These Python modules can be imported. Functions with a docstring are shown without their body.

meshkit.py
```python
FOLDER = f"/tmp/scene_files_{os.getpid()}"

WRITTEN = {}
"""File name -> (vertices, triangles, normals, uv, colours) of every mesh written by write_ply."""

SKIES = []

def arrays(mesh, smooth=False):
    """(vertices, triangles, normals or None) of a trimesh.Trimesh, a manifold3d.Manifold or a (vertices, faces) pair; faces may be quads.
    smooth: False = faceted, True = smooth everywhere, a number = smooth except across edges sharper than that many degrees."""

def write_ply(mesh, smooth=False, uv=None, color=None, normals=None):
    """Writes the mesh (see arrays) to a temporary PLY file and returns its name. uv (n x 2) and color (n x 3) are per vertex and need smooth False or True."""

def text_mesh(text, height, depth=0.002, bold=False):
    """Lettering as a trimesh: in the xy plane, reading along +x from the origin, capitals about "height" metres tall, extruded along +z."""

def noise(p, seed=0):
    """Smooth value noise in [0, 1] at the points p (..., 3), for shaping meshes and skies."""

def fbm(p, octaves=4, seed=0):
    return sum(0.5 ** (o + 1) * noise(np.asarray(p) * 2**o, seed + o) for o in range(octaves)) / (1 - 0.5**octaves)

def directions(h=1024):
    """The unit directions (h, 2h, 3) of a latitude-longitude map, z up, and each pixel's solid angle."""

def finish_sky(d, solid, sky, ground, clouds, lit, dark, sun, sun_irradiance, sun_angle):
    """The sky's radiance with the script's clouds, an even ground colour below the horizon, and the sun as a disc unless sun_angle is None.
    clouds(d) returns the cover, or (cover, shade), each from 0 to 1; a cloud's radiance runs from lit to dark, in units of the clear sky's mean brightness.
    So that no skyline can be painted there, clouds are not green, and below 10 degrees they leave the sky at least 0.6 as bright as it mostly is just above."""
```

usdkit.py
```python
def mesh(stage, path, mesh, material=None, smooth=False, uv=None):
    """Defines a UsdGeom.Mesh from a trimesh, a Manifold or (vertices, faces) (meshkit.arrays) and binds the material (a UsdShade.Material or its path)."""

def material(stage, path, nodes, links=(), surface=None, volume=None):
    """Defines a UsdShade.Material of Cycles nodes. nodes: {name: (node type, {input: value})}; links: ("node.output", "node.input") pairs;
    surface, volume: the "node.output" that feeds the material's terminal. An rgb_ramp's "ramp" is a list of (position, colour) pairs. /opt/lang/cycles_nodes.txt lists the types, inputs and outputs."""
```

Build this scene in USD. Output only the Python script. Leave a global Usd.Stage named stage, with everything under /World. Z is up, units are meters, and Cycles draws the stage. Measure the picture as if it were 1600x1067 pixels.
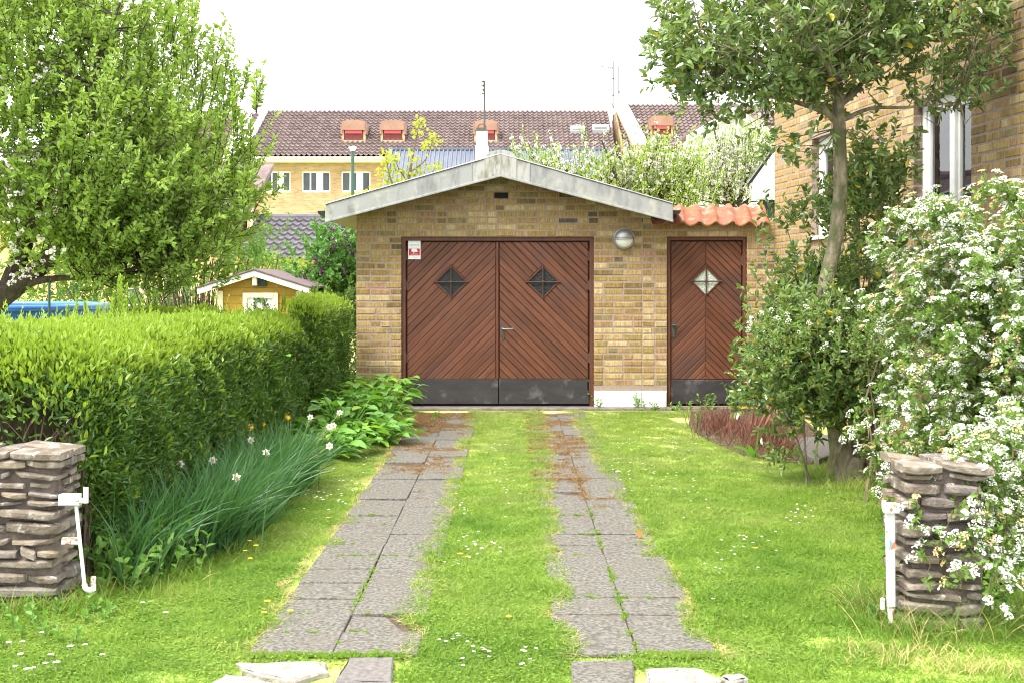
import math
import numpy as np
import trimesh
import usdkit
import meshkit
from shapely.geometry import Polygon, box as sbox
from shapely import affinity
from pxr import Usd, UsdGeom, UsdLux, UsdShade, Sdf, Gf, Vt

stage = Usd.Stage.CreateInMemory()
UsdGeom.SetStageUpAxis(stage, 'Z')
UsdGeom.SetStageMetersPerUnit(stage, 1.0)
UsdGeom.Xform.Define(stage, '/World')
stage.SetDefaultPrim(stage.GetPrimAtPath('/World'))

# ------------------------------------------------------------------ camera, sky, sun, exposure
EYE = 1.55                    # eye height, metres
FPX, CX, HY = 1900.0, 800.0, 440.0   # focal length, centre and horizon of the photo, in its pixels
EXPOSURE = 2.88
SKY_STRENGTH = 0.1
CLOUD = 4.2
SUN_EL, SUN_AZ = math.radians(56), math.radians(228)   # azimuth = atan2(x, y) of the direction to the sun
SUN_INT, SUN_ANGLE = 0.32, 24.0
cam = UsdGeom.Camera.Define(stage, '/World/Camera')
cam.CreateHorizontalApertureAttr(36.0)
cam.CreateVerticalApertureAttr(24.0)
cam.CreateFocalLengthAttr(36.0 * FPX / 1600.0)
cam.CreateVerticalApertureOffsetAttr(-(533.5 - HY) / 1600.0 * 36.0)
cam.CreateExposureAttr(EXPOSURE)
cam.CreateClippingRangeAttr(Gf.Vec2f(0.05, 2000))
xf = UsdGeom.Xformable(cam)
xf.AddTranslateOp().Set(Gf.Vec3d(0, 0, EYE))
xf.AddRotateXOp().Set(90.0)

sky_mat = usdkit.material(stage, '/World/Looks/sky_light', {
    'sky': ('sky_texture', {'sky_type': 'single_scattering', 'sun_disc': False, 'sun_elevation': SUN_EL, 'sun_rotation': SUN_AZ, 'aerosol_density': 2.0}),
    'co': ('texture_coordinate', {}),
    'n': ('noise_texture', {'scale': 2.2, 'detail': 5, 'roughness': 0.6}),
    'cl': ('rgb_ramp', {'ramp': [(0.30, (CLOUD * 0.30, CLOUD * 0.305, CLOUD * 0.315)), (0.44, (CLOUD * 0.85, CLOUD * 0.86, CLOUD * 0.88)), (0.60, (CLOUD * 1.3, CLOUD * 1.3, CLOUD * 1.3))]}),
    'mx': ('mix_color', {'blend_type': 'mix', 'fac': 0.93, 'use_clamp': False}),
    'bg': ('background_shader', {'strength': SKY_STRENGTH}),
}, [('co.generated', 'n.vector'), ('n.fac', 'cl.fac'), ('sky.color', 'mx.a'), ('cl.color', 'mx.b'), ('mx.result', 'bg.color')], surface='bg.background')
dome = UsdLux.DomeLight.Define(stage, '/World/sky')
dome.CreateIntensityAttr(1.0)
UsdShade.MaterialBindingAPI.Apply(dome.GetPrim()).Bind(sky_mat)
dome.GetPrim().SetCustomDataByKey('kind', 'structure')
sun = UsdLux.DistantLight.Define(stage, '/World/sun')
sun.CreateIntensityAttr(SUN_INT)
sun.CreateAngleAttr(SUN_ANGLE)
sun.CreateColorAttr(Gf.Vec3f(1.0, 0.96, 0.9))
sun.GetPrim().CreateAttribute('inputs:normalize', Sdf.ValueTypeNames.Bool).Set(True)
sx = UsdGeom.Xformable(sun)
# local -z must point away from the sun
sx.AddRotateZOp().Set(-math.degrees(SUN_AZ))
sx.AddRotateXOp().Set(-(90 - math.degrees(SUN_EL)))


def at(px, py, Y):
    """The world point on the photo's pixel (1600 x 1067) at depth Y."""
    return np.array([(px - CX) / FPX * Y, Y, EYE + (HY - py) / FPX * Y])


def ground(px, py, z=0.0):
    Y = FPX * (EYE - z) / (py - HY)
    return np.array([(px - CX) / FPX * Y, Y, z])


# ------------------------------------------------------------------ naming and tagging
USED, LOC = {}, {}


def fresh(parent, name):
    k = USED.get((parent, name), 0)
    USED[(parent, name)] = k + 1
    return f'{parent}/{name}' + (f'_{k:03d}' if k else '')


def tag(prim, label=None, cat=None, group=None, kind=None):
    for k, v in (('label', label), ('category', cat), ('group', group), ('kind', kind)):
        if v:
            prim.SetCustomDataByKey(k, v)


def thing(name, label, cat, loc=(0, 0, 0), group=None, kind=None):
    p = fresh('/World', name)
    x = UsdGeom.Xform.Define(stage, p)
    x.AddTranslateOp().Set(Gf.Vec3d(*map(float, loc)))
    LOC[p] = np.array(loc, float)
    tag(x.GetPrim(), label, cat, group, kind)
    return p


def part(parent, name, mesh, mat, smooth=False, label=None, kind=None):
    v, f = (mesh.vertices, mesh.faces) if hasattr(mesh, 'vertices') else mesh
    p = fresh(parent, name)
    loc = LOC[parent]
    m = usdkit.mesh(stage, p, (np.asarray(v, float) - loc, np.asarray(f)), MAT[mat], smooth)
    LOC[p] = loc
    if label or kind:
        tag(m.GetPrim(), label, None, None, kind)
    return p


def single(name, label, cat, mesh, mat, group=None, kind=None, smooth=False):
    v, f = (mesh.vertices, mesh.faces) if hasattr(mesh, 'vertices') else mesh
    v = np.asarray(v, float)
    lo, hi = v.min(0), v.max(0)
    loc = np.array([(lo[0] + hi[0]) / 2, (lo[1] + hi[1]) / 2, lo[2]])
    p = fresh('/World', name)
    m = usdkit.mesh(stage, p, (v - loc, np.asarray(f)), MAT[mat], smooth)
    UsdGeom.Xformable(m).AddTranslateOp().Set(Gf.Vec3d(*map(float, loc)))
    tag(m.GetPrim(), label, cat, group, kind)
    return p


def copy_of(src, name, loc, rotz, scale, label, cat, group):
    p = fresh('/World', name)
    x = UsdGeom.Xform.Define(stage, p)
    x.GetPrim().GetReferences().AddInternalReference(Sdf.Path(src))
    x.GetPrim().SetInstanceable(True)
    x.ClearXformOpOrder()
    x.AddTranslateOp().Set(Gf.Vec3d(*map(float, loc)))
    x.AddRotateZOp().Set(float(rotz))
    x.AddScaleOp().Set(Gf.Vec3f(scale, scale, scale))
    tag(x.GetPrim(), label, cat, group)
    return p


# ------------------------------------------------------------------ materials
MAT = {}


def mk(name, c1, c2=None, scale=5.0, rough=0.7, bump=0.0, bscale=None, spec=0.4, stretch=(1, 1, 1), rot=(0, 0, 0), metallic=0.0, detail=4, lo=0.35, hi=0.65, c3=None, s3=1.0, lo3=0.5, hi3=0.7, bdist=0.02):
    """Principled surface; colour runs from c1 to c2 with stretched noise, and to c3 in larger patches."""
    n = {'g': ('geometry', {}), 'mp': ('mapping', {'mapping_type': 'texture', 'scale': tuple(1.0 / x for x in stretch), 'rotation': rot}), 'p': ('principled_bsdf', {'roughness': rough, 'specular_ior_level': spec, 'metallic': metallic, 'base_color': c1})}
    l = [('g.position', 'mp.vector')]
    if c2 is not None:
        n['n'] = ('noise_texture', {'scale': scale, 'detail': detail, 'roughness': 0.6})
        n['r'] = ('rgb_ramp', {'ramp': [(lo, c1), (hi, c2)]})
        l += [('mp.vector', 'n.vector'), ('n.fac', 'r.fac')]
        out = 'r.color'
        if c3 is not None:
            n['n3'] = ('noise_texture', {'scale': s3, 'detail': 3, 'roughness': 0.6})
            n['m3'] = ('map_range', {'from_min': lo3, 'from_max': hi3, 'clamp': True})
            n['x3'] = ('mix_color', {'b': c3})
            l += [('g.position', 'n3.vector'), ('n3.fac', 'm3.value'), ('m3.result', 'x3.fac'), (out, 'x3.a')]
            out = 'x3.result'
        l.append((out, 'p.base_color'))
    if bump:
        n['nb'] = ('noise_texture', {'scale': bscale or scale, 'detail': 5, 'roughness': 0.65})
        n['b'] = ('bump', {'strength': bump, 'distance': bdist})
        l += [('mp.vector', 'nb.vector'), ('nb.fac', 'b.height'), ('b.normal', 'p.normal')]
    MAT[name] = usdkit.material(stage, f'/World/Looks/{name}', n, l, surface='p.BSDF')
    return name


def leafm(name, cols, rough=0.45, trans=0.35, spec=0.4, tint=(1.25, 1.15, 0.5)):
    ramp = [(i / (len(cols) - 1), c) for i, c in enumerate(cols)]
    n = {'g': ('geometry', {}), 'r': ('rgb_ramp', {'ramp': ramp}),
         'p': ('principled_bsdf', {'roughness': rough, 'specular_ior_level': spec}),
         'tc': ('mix_color', {'blend_type': 'multiply', 'fac': 1.0, 'b': tint, 'use_clamp': False}),
         't': ('translucent_bsdf', {}), 'm': ('mix_closure', {'fac': trans})}
    l = [('g.random_per_island', 'r.fac'), ('r.color', 'p.base_color'), ('r.color', 'tc.a'), ('tc.result', 't.color'), ('p.BSDF', 'm.closure1'), ('t.BSDF', 'm.closure2')]
    MAT[name] = usdkit.material(stage, f'/World/Looks/{name}', n, l, surface='m.closure')
    return name


# yellow hand-made bricks with vertical combing
BRICK_TONES = [(0.293, 0.198, 0.075), (0.352, 0.254, 0.113), (0.241, 0.157, 0.052), (0.182, 0.122, 0.045), (0.403, 0.307, 0.150), (0.280, 0.175, 0.080), (0.122, 0.084, 0.035), (0.311, 0.184, 0.099), (0.209, 0.163, 0.073), (0.095, 0.079, 0.052), (0.263, 0.189, 0.060), (0.314, 0.217, 0.084)]
for i, c in enumerate(BRICK_TONES):
    d = tuple(x * 0.72 for x in c)
    e = tuple(min(1, x * 1.22 + 0.015) for x in c)
    mk(f'brick_{i:02d}', d, e, scale=9, rough=0.85, bump=0.5, stretch=(9, 9, 0.9), c3=tuple(x * 0.8 for x in c), s3=14, lo3=0.52, hi3=0.62, bdist=0.006, spec=0.2)
n_ = {'g': ('geometry', {}), 'r': ('rgb_ramp', {'ramp': [(i / 11.0, c) for i, c in enumerate(BRICK_TONES)], 'interpolate': False}), 'mp': ('mapping', {'scale': (9, 9, 0.9)}),
      'n': ('noise_texture', {'scale': 9, 'detail': 4}), 'k': ('rgb_ramp', {'ramp': [(0.35, (0.72, 0.72, 0.72)), (0.65, (1.22, 1.22, 1.2))]}), 'm': ('mix_color', {'blend_type': 'multiply', 'fac': 1.0, 'use_clamp': False}),
      'b': ('bump', {'strength': 0.5, 'distance': 0.006}), 'p': ('principled_bsdf', {'roughness': 0.85, 'specular_ior_level': 0.2})}
MAT['brick_mixed'] = usdkit.material(stage, '/World/Looks/brick_mixed', n_, [('g.random_per_island', 'r.fac'), ('g.position', 'mp.vector'), ('mp.vector', 'n.vector'), ('n.fac', 'k.fac'), ('r.color', 'm.a'), ('k.color', 'm.b'),
      ('m.result', 'p.base_color'), ('n.fac', 'b.height'), ('b.normal', 'p.normal')], surface='p.BSDF')
BW = [3, 3, 2.6, 1.8, 2.2, 1.6, 0.45, 1.0, 1.3, 0.08, 2.6, 3]
BW = np.array(BW) / sum(BW)
mk('mortar', (0.246, 0.185, 0.146), (0.312, 0.246, 0.201), scale=30, rough=0.95, bump=0.4, bscale=120, spec=0.1, bdist=0.004)
for k, sgn, tn, tf in [(k_, s_, t_, f_) for k_, s_ in (('rise', 1), ('fall', -1)) for t_, f_ in ((0, 0.68), (1, 0.62), (2, 0.57), (3, 0.72))]:
    tt_ = lambda c_, e_=(1.0, 1.0, 1.0): tuple(x * tf * e for x, e in zip(c_, e_))
    mk(f'plank_{k}_{tn}', tt_((0.118, 0.041, 0.020)), tt_((0.195, 0.072, 0.035)), scale=3.0, rough=0.5, bump=0.15, stretch=(14, 14, 1.2), rot=(0, sgn * math.radians(45), 0), c3=tt_((0.105, 0.050, 0.038)), s3=2.2, lo3=0.52, hi3=0.75, spec=0.35, bdist=0.004)
mk('door_wood', (0.072, 0.024, 0.012), (0.114, 0.039, 0.019), scale=3, rough=0.5, stretch=(14, 14, 1), bump=0.15, spec=0.35, bdist=0.004)
mk('groove_wood', (0.022, 0.010, 0.007), rough=0.8)
mk('kick_metal', (0.022, 0.019, 0.022), (0.036, 0.032, 0.034), scale=4, rough=0.5, stretch=(1, 1, 2.5), c3=(0.11, 0.105, 0.11), s3=5, lo3=0.55, hi3=0.75, spec=0.4, bump=0.1, bscale=8)
mk('rust_iron', (0.045, 0.024, 0.017), (0.075, 0.038, 0.024), scale=40, rough=0.7)
mk('dark_iron', (0.055, 0.05, 0.045), (0.10, 0.09, 0.08), scale=30, rough=0.45, metallic=0.5)
mk('handle_metal', (0.16, 0.16, 0.165), (0.24, 0.24, 0.24), scale=30, rough=0.4, metallic=0.6)
mk('fascia_paint', (0.150, 0.153, 0.147), (0.258, 0.263, 0.258), scale=5.0, rough=0.75, stretch=(2.4, 1, 0.7), bump=0.12, bscale=40, c3=(0.36, 0.36, 0.29), s3=4.5, lo3=0.52, hi3=0.72, detail=8, lo=0.3, hi=0.55, bdist=0.004)
mk('fascia_moss', (0.148, 0.141, 0.081), (0.326, 0.329, 0.311), scale=5.0, rough=0.8, stretch=(3, 1, 0.8), lo=0.36, hi=0.56, detail=8, bump=0.12, bscale=40, bdist=0.004)
mk('soffit', (0.30, 0.28, 0.22), (0.36, 0.34, 0.28), scale=6, rough=0.85)
mk('concrete', (0.109, 0.092, 0.080), (0.176, 0.155, 0.139), scale=9, rough=0.95, bump=0.4, bscale=90, spec=0.1, bdist=0.005)
mk('white_plaster', (0.571, 0.571, 0.563), (0.655, 0.655, 0.647), scale=7, rough=0.9, bump=0.3, bscale=25, c3=(0.5, 0.49, 0.46), s3=9, lo3=0.62, hi3=0.75, bdist=0.008)
mk('white_paint', (0.622, 0.622, 0.613), (0.672, 0.672, 0.664), scale=9, rough=0.45, bump=0.05)
mk('old_white', (0.499, 0.491, 0.469), (0.590, 0.590, 0.582), scale=18, rough=0.5, c3=(0.33, 0.13, 0.05), s3=22, lo3=0.64, hi3=0.70, bump=0.2, bscale=60, bdist=0.003)
mk('rusty_white', (0.26, 0.12, 0.06), (0.70, 0.68, 0.66), scale=26, rough=0.6, lo=0.40, hi=0.50)
mk('black_void', (0.012, 0.010, 0.010), rough=0.9)
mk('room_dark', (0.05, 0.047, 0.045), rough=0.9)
mk('curtain', (0.55, 0.55, 0.55), (0.68, 0.68, 0.67), scale=10, rough=0.9, stretch=(6, 6, 0.5))
mk('clay_tile', (0.204, 0.061, 0.025), (0.255, 0.092, 0.042), scale=7, rough=0.75, bump=0.15, bscale=60, c3=(0.30, 0.17, 0.12), s3=11, lo3=0.50, hi3=0.68, bdist=0.004)
mk('clay_tile_grey', (0.271, 0.107, 0.065), (0.185, 0.128, 0.100), scale=9, rough=0.8, bump=0.15, bscale=60, lo=0.4, hi=0.6, bdist=0.004)
mk('stone_a', (0.138, 0.112, 0.085), (0.234, 0.198, 0.161), scale=9, rough=0.95, bump=0.8, bscale=38, spec=0.15, c3=(0.50, 0.46, 0.40), s3=18, lo3=0.6, hi3=0.72, detail=7, lo=0.42, hi=0.58)
mk('stone_b', (0.109, 0.092, 0.080), (0.193, 0.167, 0.144), scale=11, rough=0.95, bump=0.8, bscale=34, spec=0.15, c3=(0.38, 0.36, 0.33), s3=16, lo3=0.6, hi3=0.7, detail=7, lo=0.42, hi=0.58)
mk('stone_c', (0.172, 0.139, 0.096), (0.263, 0.217, 0.162), scale=8, rough=0.95, bump=0.8, bscale=42, spec=0.15, c3=(0.16, 0.13, 0.11), s3=12, lo3=0.56, hi3=0.7, detail=7, lo=0.42, hi=0.58)
mk('stone_mortar', (0.126, 0.099, 0.084), (0.193, 0.160, 0.139), scale=16, rough=1.0, bump=0.9, bscale=45, spec=0.05, detail=7)
mk('slab', (0.079, 0.072, 0.062), (0.177, 0.168, 0.146), scale=55, rough=0.95, bump=0.6, bscale=110, spec=0.15, detail=6, lo=0.40, hi=0.62, c3=(0.127, 0.111, 0.090), s3=5.5, lo3=0.50, hi3=0.80, bdist=0.012)
mk('slab_light', (0.107, 0.096, 0.088), (0.172, 0.158, 0.148), scale=40, rough=0.95, bump=0.5, bscale=90, spec=0.15, detail=6, bdist=0.01)
mk('slab_white', (0.212, 0.186, 0.162), (0.332, 0.312, 0.287), scale=16, rough=0.95, bump=1.0, bscale=26, spec=0.1, detail=7, c3=(0.25, 0.20, 0.16), s3=20, lo3=0.62, hi3=0.7)
mk('soil', (0.055, 0.04, 0.028), (0.12, 0.09, 0.065), scale=14, rough=1.0, bump=0.8, bscale=40, spec=0.05)
mk('bark', (0.146, 0.122, 0.079), (0.294, 0.252, 0.164), scale=9, rough=0.95, bump=0.9, stretch=(3, 3, 1), bscale=16, c3=(0.10, 0.105, 0.045), s3=5, lo3=0.5, hi3=0.65)
mk('bark_dark', (0.026, 0.019, 0.015), (0.064, 0.050, 0.038), scale=12, rough=0.95, bump=0.9, stretch=(2, 2, 1), bscale=18)
mk('twig', (0.085, 0.058, 0.038), (0.15, 0.105, 0.07), scale=12, rough=0.9)
mk('twig_red', (0.13, 0.05, 0.03), (0.27, 0.115, 0.07), scale=8, rough=0.9)
mk('twig_green', (0.14, 0.17, 0.05), (0.2, 0.2, 0.08), scale=12, rough=0.8)
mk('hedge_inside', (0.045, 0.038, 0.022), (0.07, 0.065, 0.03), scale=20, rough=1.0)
mk('roof_brown', (0.090, 0.062, 0.059), (0.168, 0.125, 0.115), scale=2.2, rough=0.85, bump=0.1, c3=(0.25, 0.215, 0.18), s3=5, lo3=0.58, hi3=0.8, detail=7)
mk('roof_dark', (0.06, 0.055, 0.062), (0.10, 0.093, 0.10), scale=3, rough=0.6, c3=(0.30, 0.19, 0.10), s3=7, lo3=0.70, hi3=0.78, detail=7)
mk('roof_felt', (0.10, 0.07, 0.075), (0.145, 0.105, 0.105), scale=9, rough=0.95)
mk('blue_metal', (0.084, 0.094, 0.126), (0.109, 0.122, 0.155), scale=2, rough=0.45)
mk('zinc', (0.36, 0.37, 0.38), (0.46, 0.47, 0.48), scale=3, rough=0.5, metallic=0.3)
mk('copper_paint', (0.218, 0.116, 0.078), (0.254, 0.148, 0.105), scale=2, rough=0.6)
mk('dormer_cream', (0.400, 0.288, 0.136), rough=0.7)
mk('shutter_red', (0.13, 0.02, 0.02), (0.16, 0.025, 0.025), scale=5, rough=0.5)
mk('red_trim', (0.42, 0.05, 0.05), rough=0.5)
mk('yellow_boards', (0.302, 0.176, 0.013), (0.347, 0.207, 0.022), scale=6, rough=0.6, stretch=(1, 1, 6))
mk('cream_paint', (0.66, 0.62, 0.45), rough=0.6)
mk('green_black', (0.012, 0.035, 0.03), rough=0.4)
mk('white_boards', (0.588, 0.613, 0.622), (0.638, 0.655, 0.655), scale=4, rough=0.7)
mk('cream_wall', (0.62, 0.42, 0.20), (0.68, 0.48, 0.25), scale=3, rough=0.9)
mk('pool_blue', (0.03, 0.11, 0.42), (0.05, 0.17, 0.52), scale=2, rough=0.35)
mk('pool_liner', (0.22, 0.42, 0.72), (0.38, 0.56, 0.80), scale=2.5, rough=0.4)
mk('pole_green', (0.03, 0.07, 0.05), rough=0.5)
mk('lamp_white', (0.7, 0.7, 0.7), rough=0.4)
mk('steel', (0.315, 0.315, 0.315), (0.375, 0.375, 0.375), scale=60, rough=0.42, metallic=0.75, stretch=(1, 1, 8))
mk('frost', (0.62, 0.63, 0.62), (0.70, 0.71, 0.70), scale=30, rough=0.25, spec=0.6)
mk('gutter_black', (0.02, 0.02, 0.022), rough=0.4)
mk('sign_white', (0.74, 0.75, 0.77), rough=0.35)
mk('sign_red', (0.50, 0.008, 0.015), rough=0.35)
mk('sign_blue', (0.10, 0.14, 0.25), rough=0.4)
mk('sign_grey', (0.45, 0.47, 0.5), rough=0.4)
mk('sticker_orange', (0.62, 0.14, 0.05), rough=0.4)
mk('sticker_blue', (0.10, 0.28, 0.55), rough=0.4)
mk('petal_white', (0.80, 0.80, 0.77), rough=0.7)
mk('petal_yellow', (0.78, 0.45, 0.015), rough=0.6)
mk('petal_orange', (0.75, 0.30, 0.02), rough=0.6)
mk('skin_grey', (0.4, 0.4, 0.4), rough=0.5)
mk('dead_leaf', (0.42, 0.13, 0.03), rough=0.7)
mk('roadway', (0.10, 0.10, 0.10), (0.16, 0.155, 0.15), scale=60, rough=0.95)

leafm('leaf_apple', [(0.216, 0.345, 0.059), (0.368, 0.537, 0.104), (0.565, 0.729, 0.173), (0.782, 0.800, 0.299)], rough=0.5, trans=0.4)
leafm('leaf_apple_pale', [(0.247, 0.371, 0.074), (0.420, 0.543, 0.148), (0.567, 0.653, 0.271)], rough=0.5, trans=0.4)
leafm('leaf_hedge', [(0.069, 0.144, 0.022), (0.138, 0.264, 0.039), (0.237, 0.396, 0.066), (0.375, 0.552, 0.121), (0.575, 0.696, 0.264)], rough=0.38, trans=0.3, spec=0.5)
leafm('leaf_young', [(0.228, 0.342, 0.041), (0.418, 0.522, 0.061), (0.589, 0.627, 0.095), (0.665, 0.665, 0.203), (0.399, 0.513, 0.216)], rough=0.4, trans=0.4)
leafm('leaf_holly', [(0.072, 0.137, 0.034), (0.119, 0.200, 0.047), (0.179, 0.265, 0.058), (0.310, 0.365, 0.086)], rough=0.22, trans=0.12, spec=0.6)
leafm('leaf_holly_lit', [(0.160, 0.240, 0.061), (0.301, 0.401, 0.088), (0.484, 0.530, 0.149), (0.722, 0.675, 0.204)], rough=0.26, trans=0.25, spec=0.6)
leafm('leaf_yellow', [(0.50, 0.38, 0.03), (0.6, 0.36, 0.03)], rough=0.4, trans=0.3)
leafm('leaf_spiraea', [(0.149, 0.262, 0.050), (0.250, 0.401, 0.075), (0.383, 0.540, 0.124), (0.665, 0.739, 0.184)], rough=0.5, trans=0.4)
leafm('leaf_hosta', [(0.144, 0.326, 0.048), (0.221, 0.451, 0.067), (0.326, 0.595, 0.096)], rough=0.4, trans=0.35)
leafm('leaf_hosta_bright', [(0.260, 0.442, 0.046), (0.338, 0.520, 0.065)], rough=0.4, trans=0.4)
leafm('leaf_daffodil', [(0.050, 0.131, 0.040), (0.076, 0.178, 0.049), (0.117, 0.243, 0.055), (0.153, 0.281, 0.067)], rough=0.4, trans=0.3)
leafm('leaf_weed', [(0.126, 0.269, 0.042), (0.218, 0.403, 0.059), (0.336, 0.521, 0.084)], rough=0.5, trans=0.35)
leafm('leaf_lilac', [(0.092, 0.221, 0.046), (0.166, 0.350, 0.064), (0.276, 0.497, 0.110)], rough=0.35, trans=0.35)
leafm('leaf_back', [(0.111, 0.221, 0.044), (0.199, 0.365, 0.066), (0.332, 0.508, 0.111)], rough=0.5, trans=0.35)
leafm('leaf_maple', [(0.289, 0.342, 0.030), (0.383, 0.427, 0.050), (0.306, 0.399, 0.060)], rough=0.5, trans=0.4)
leafm('leaf_ivy', [(0.038, 0.105, 0.027), (0.075, 0.180, 0.045), (0.180, 0.390, 0.045)], rough=0.3, trans=0.25, spec=0.5)
leafm('bloom_spiraea', [(0.80, 0.80, 0.76), (0.80, 0.79, 0.72), (0.78, 0.74, 0.58)], rough=0.7, trans=0.35, tint=(1, 1, 0.95))
leafm('bloom_fading', [(0.66, 0.50, 0.26), (0.74, 0.64, 0.42), (0.60, 0.40, 0.2)], rough=0.8, trans=0.3, tint=(1, 1, 0.95))
leafm('bloom_apple', [(0.608, 0.577, 0.569), (0.624, 0.608, 0.601), (0.608, 0.546, 0.546)], rough=0.7, trans=0.35, tint=(1, 0.95, 0.95))
leafm('bloom_lilac', [(0.084, 0.012, 0.078), (0.132, 0.024, 0.120), (0.060, 0.009, 0.048)], rough=0.7, trans=0.2, tint=(1, 0.9, 1))
leafm('moss', [(0.22, 0.13, 0.05), (0.36, 0.23, 0.08), (0.34, 0.28, 0.09), (0.30, 0.32, 0.09), (0.44, 0.38, 0.15)], rough=0.9, trans=0.15)
leafm('twig_brown', [(0.144, 0.060, 0.038), (0.288, 0.120, 0.074), (0.396, 0.192, 0.120), (0.192, 0.096, 0.066)], rough=0.9, trans=0.02, tint=(1, 1, 1))
leafm('straw', [(0.45, 0.36, 0.16), (0.36, 0.27, 0.12), (0.30, 0.30, 0.08)], rough=0.8, trans=0.3, tint=(1, 1, 0.8))


def grass_like(name, ground_mat):
    """Lawn colours: fresh green in front, drier and yellower further up the drive, in patches."""
    n = {'g': ('geometry', {}), 'sp': ('separate_xyz', {}), 'far': ('map_range', {'from_min': 6.0, 'from_max': 13.0, 'to_min': -0.06, 'to_max': 0.20, 'clamp': True}),
         'n': ('noise_texture', {'scale': 1.1, 'detail': 4, 'roughness': 0.6}), 'a': ('math', {'math_type': 'add'}),
         'r': ('rgb_ramp', {'ramp': [(0.30, (0.31, 0.46, 0.065)), (0.46, (0.44, 0.57, 0.095)), (0.62, (0.55, 0.62, 0.15)), (0.78, (0.62, 0.63, 0.23))]}),
         'v': ('rgb_ramp', {'ramp': [(0.0, (0.42, 0.52, 0.40)), (0.45, (0.9, 0.95, 0.85)), (0.85, (1.25, 1.2, 1.15)), (0.95, (1.5, 1.3, 1.7)), (1.0, (1.9, 1.4, 2.2))]}),
         'mm': ('mix_color', {'blend_type': 'multiply', 'fac': 1.0, 'use_clamp': False}),
         'p': ('principled_bsdf', {'roughness': 0.55, 'specular_ior_level': 0.3})}
    l = [('g.position', 'sp.vector'), ('sp.y', 'far.value'), ('g.position', 'n.vector'), ('n.fac', 'a.value1'), ('far.result', 'a.value2'), ('a.value', 'r.fac'), ('r.color', 'mm.a'), ('mm.result', 'p.base_color')]
    if ground_mat:
        n['n2'] = ('noise_texture', {'scale': 60, 'detail': 5})
        n['dk'] = ('mix_color', {'blend_type': 'mix', 'fac': 0.30, 'b': (0.24, 0.20, 0.10)})
        l = [x for x in l if x[1] != 'p.base_color'] + [('n2.fac', 'v.fac'), ('v.color', 'mm.b'), ('g.position', 'n2.vector'), ('mm.result', 'dk.a'), ('dk.result', 'p.base_color')]
        MAT[name] = usdkit.material(stage, f'/World/Looks/{name}', n, l, surface='p.BSDF')
    else:
        n['oi'] = ('object_info', {})
        n['ov'] = ('rgb_ramp', {'ramp': [(0.0, (0.62, 0.70, 0.62)), (0.35, (0.92, 0.95, 0.9)), (0.75, (1.08, 1.05, 1.0)), (1.0, (1.35, 1.22, 1.25))]})
        n['om'] = ('mix_color', {'blend_type': 'multiply', 'fac': 1.0, 'use_clamp': False})
        n['t'] = ('translucent_bsdf', {})
        n['mc'] = ('mix_closure', {'fac': 0.42})
        l = [x for x in l if x[1] != 'p.base_color']
        l += [('oi.random', 'ov.fac'), ('mm.result', 'om.a'), ('ov.color', 'om.b'), ('om.result', 'p.base_color'), ('g.random_per_island', 'v.fac'), ('v.color', 'mm.b'), ('om.result', 't.color'), ('p.BSDF', 'mc.closure1'), ('t.BSDF', 'mc.closure2')]
        MAT[name] = usdkit.material(stage, f'/World/Looks/{name}', n, l, surface='mc.closure')


grass_like('grass_blade', False)
grass_like('grass_ground', True)

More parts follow.
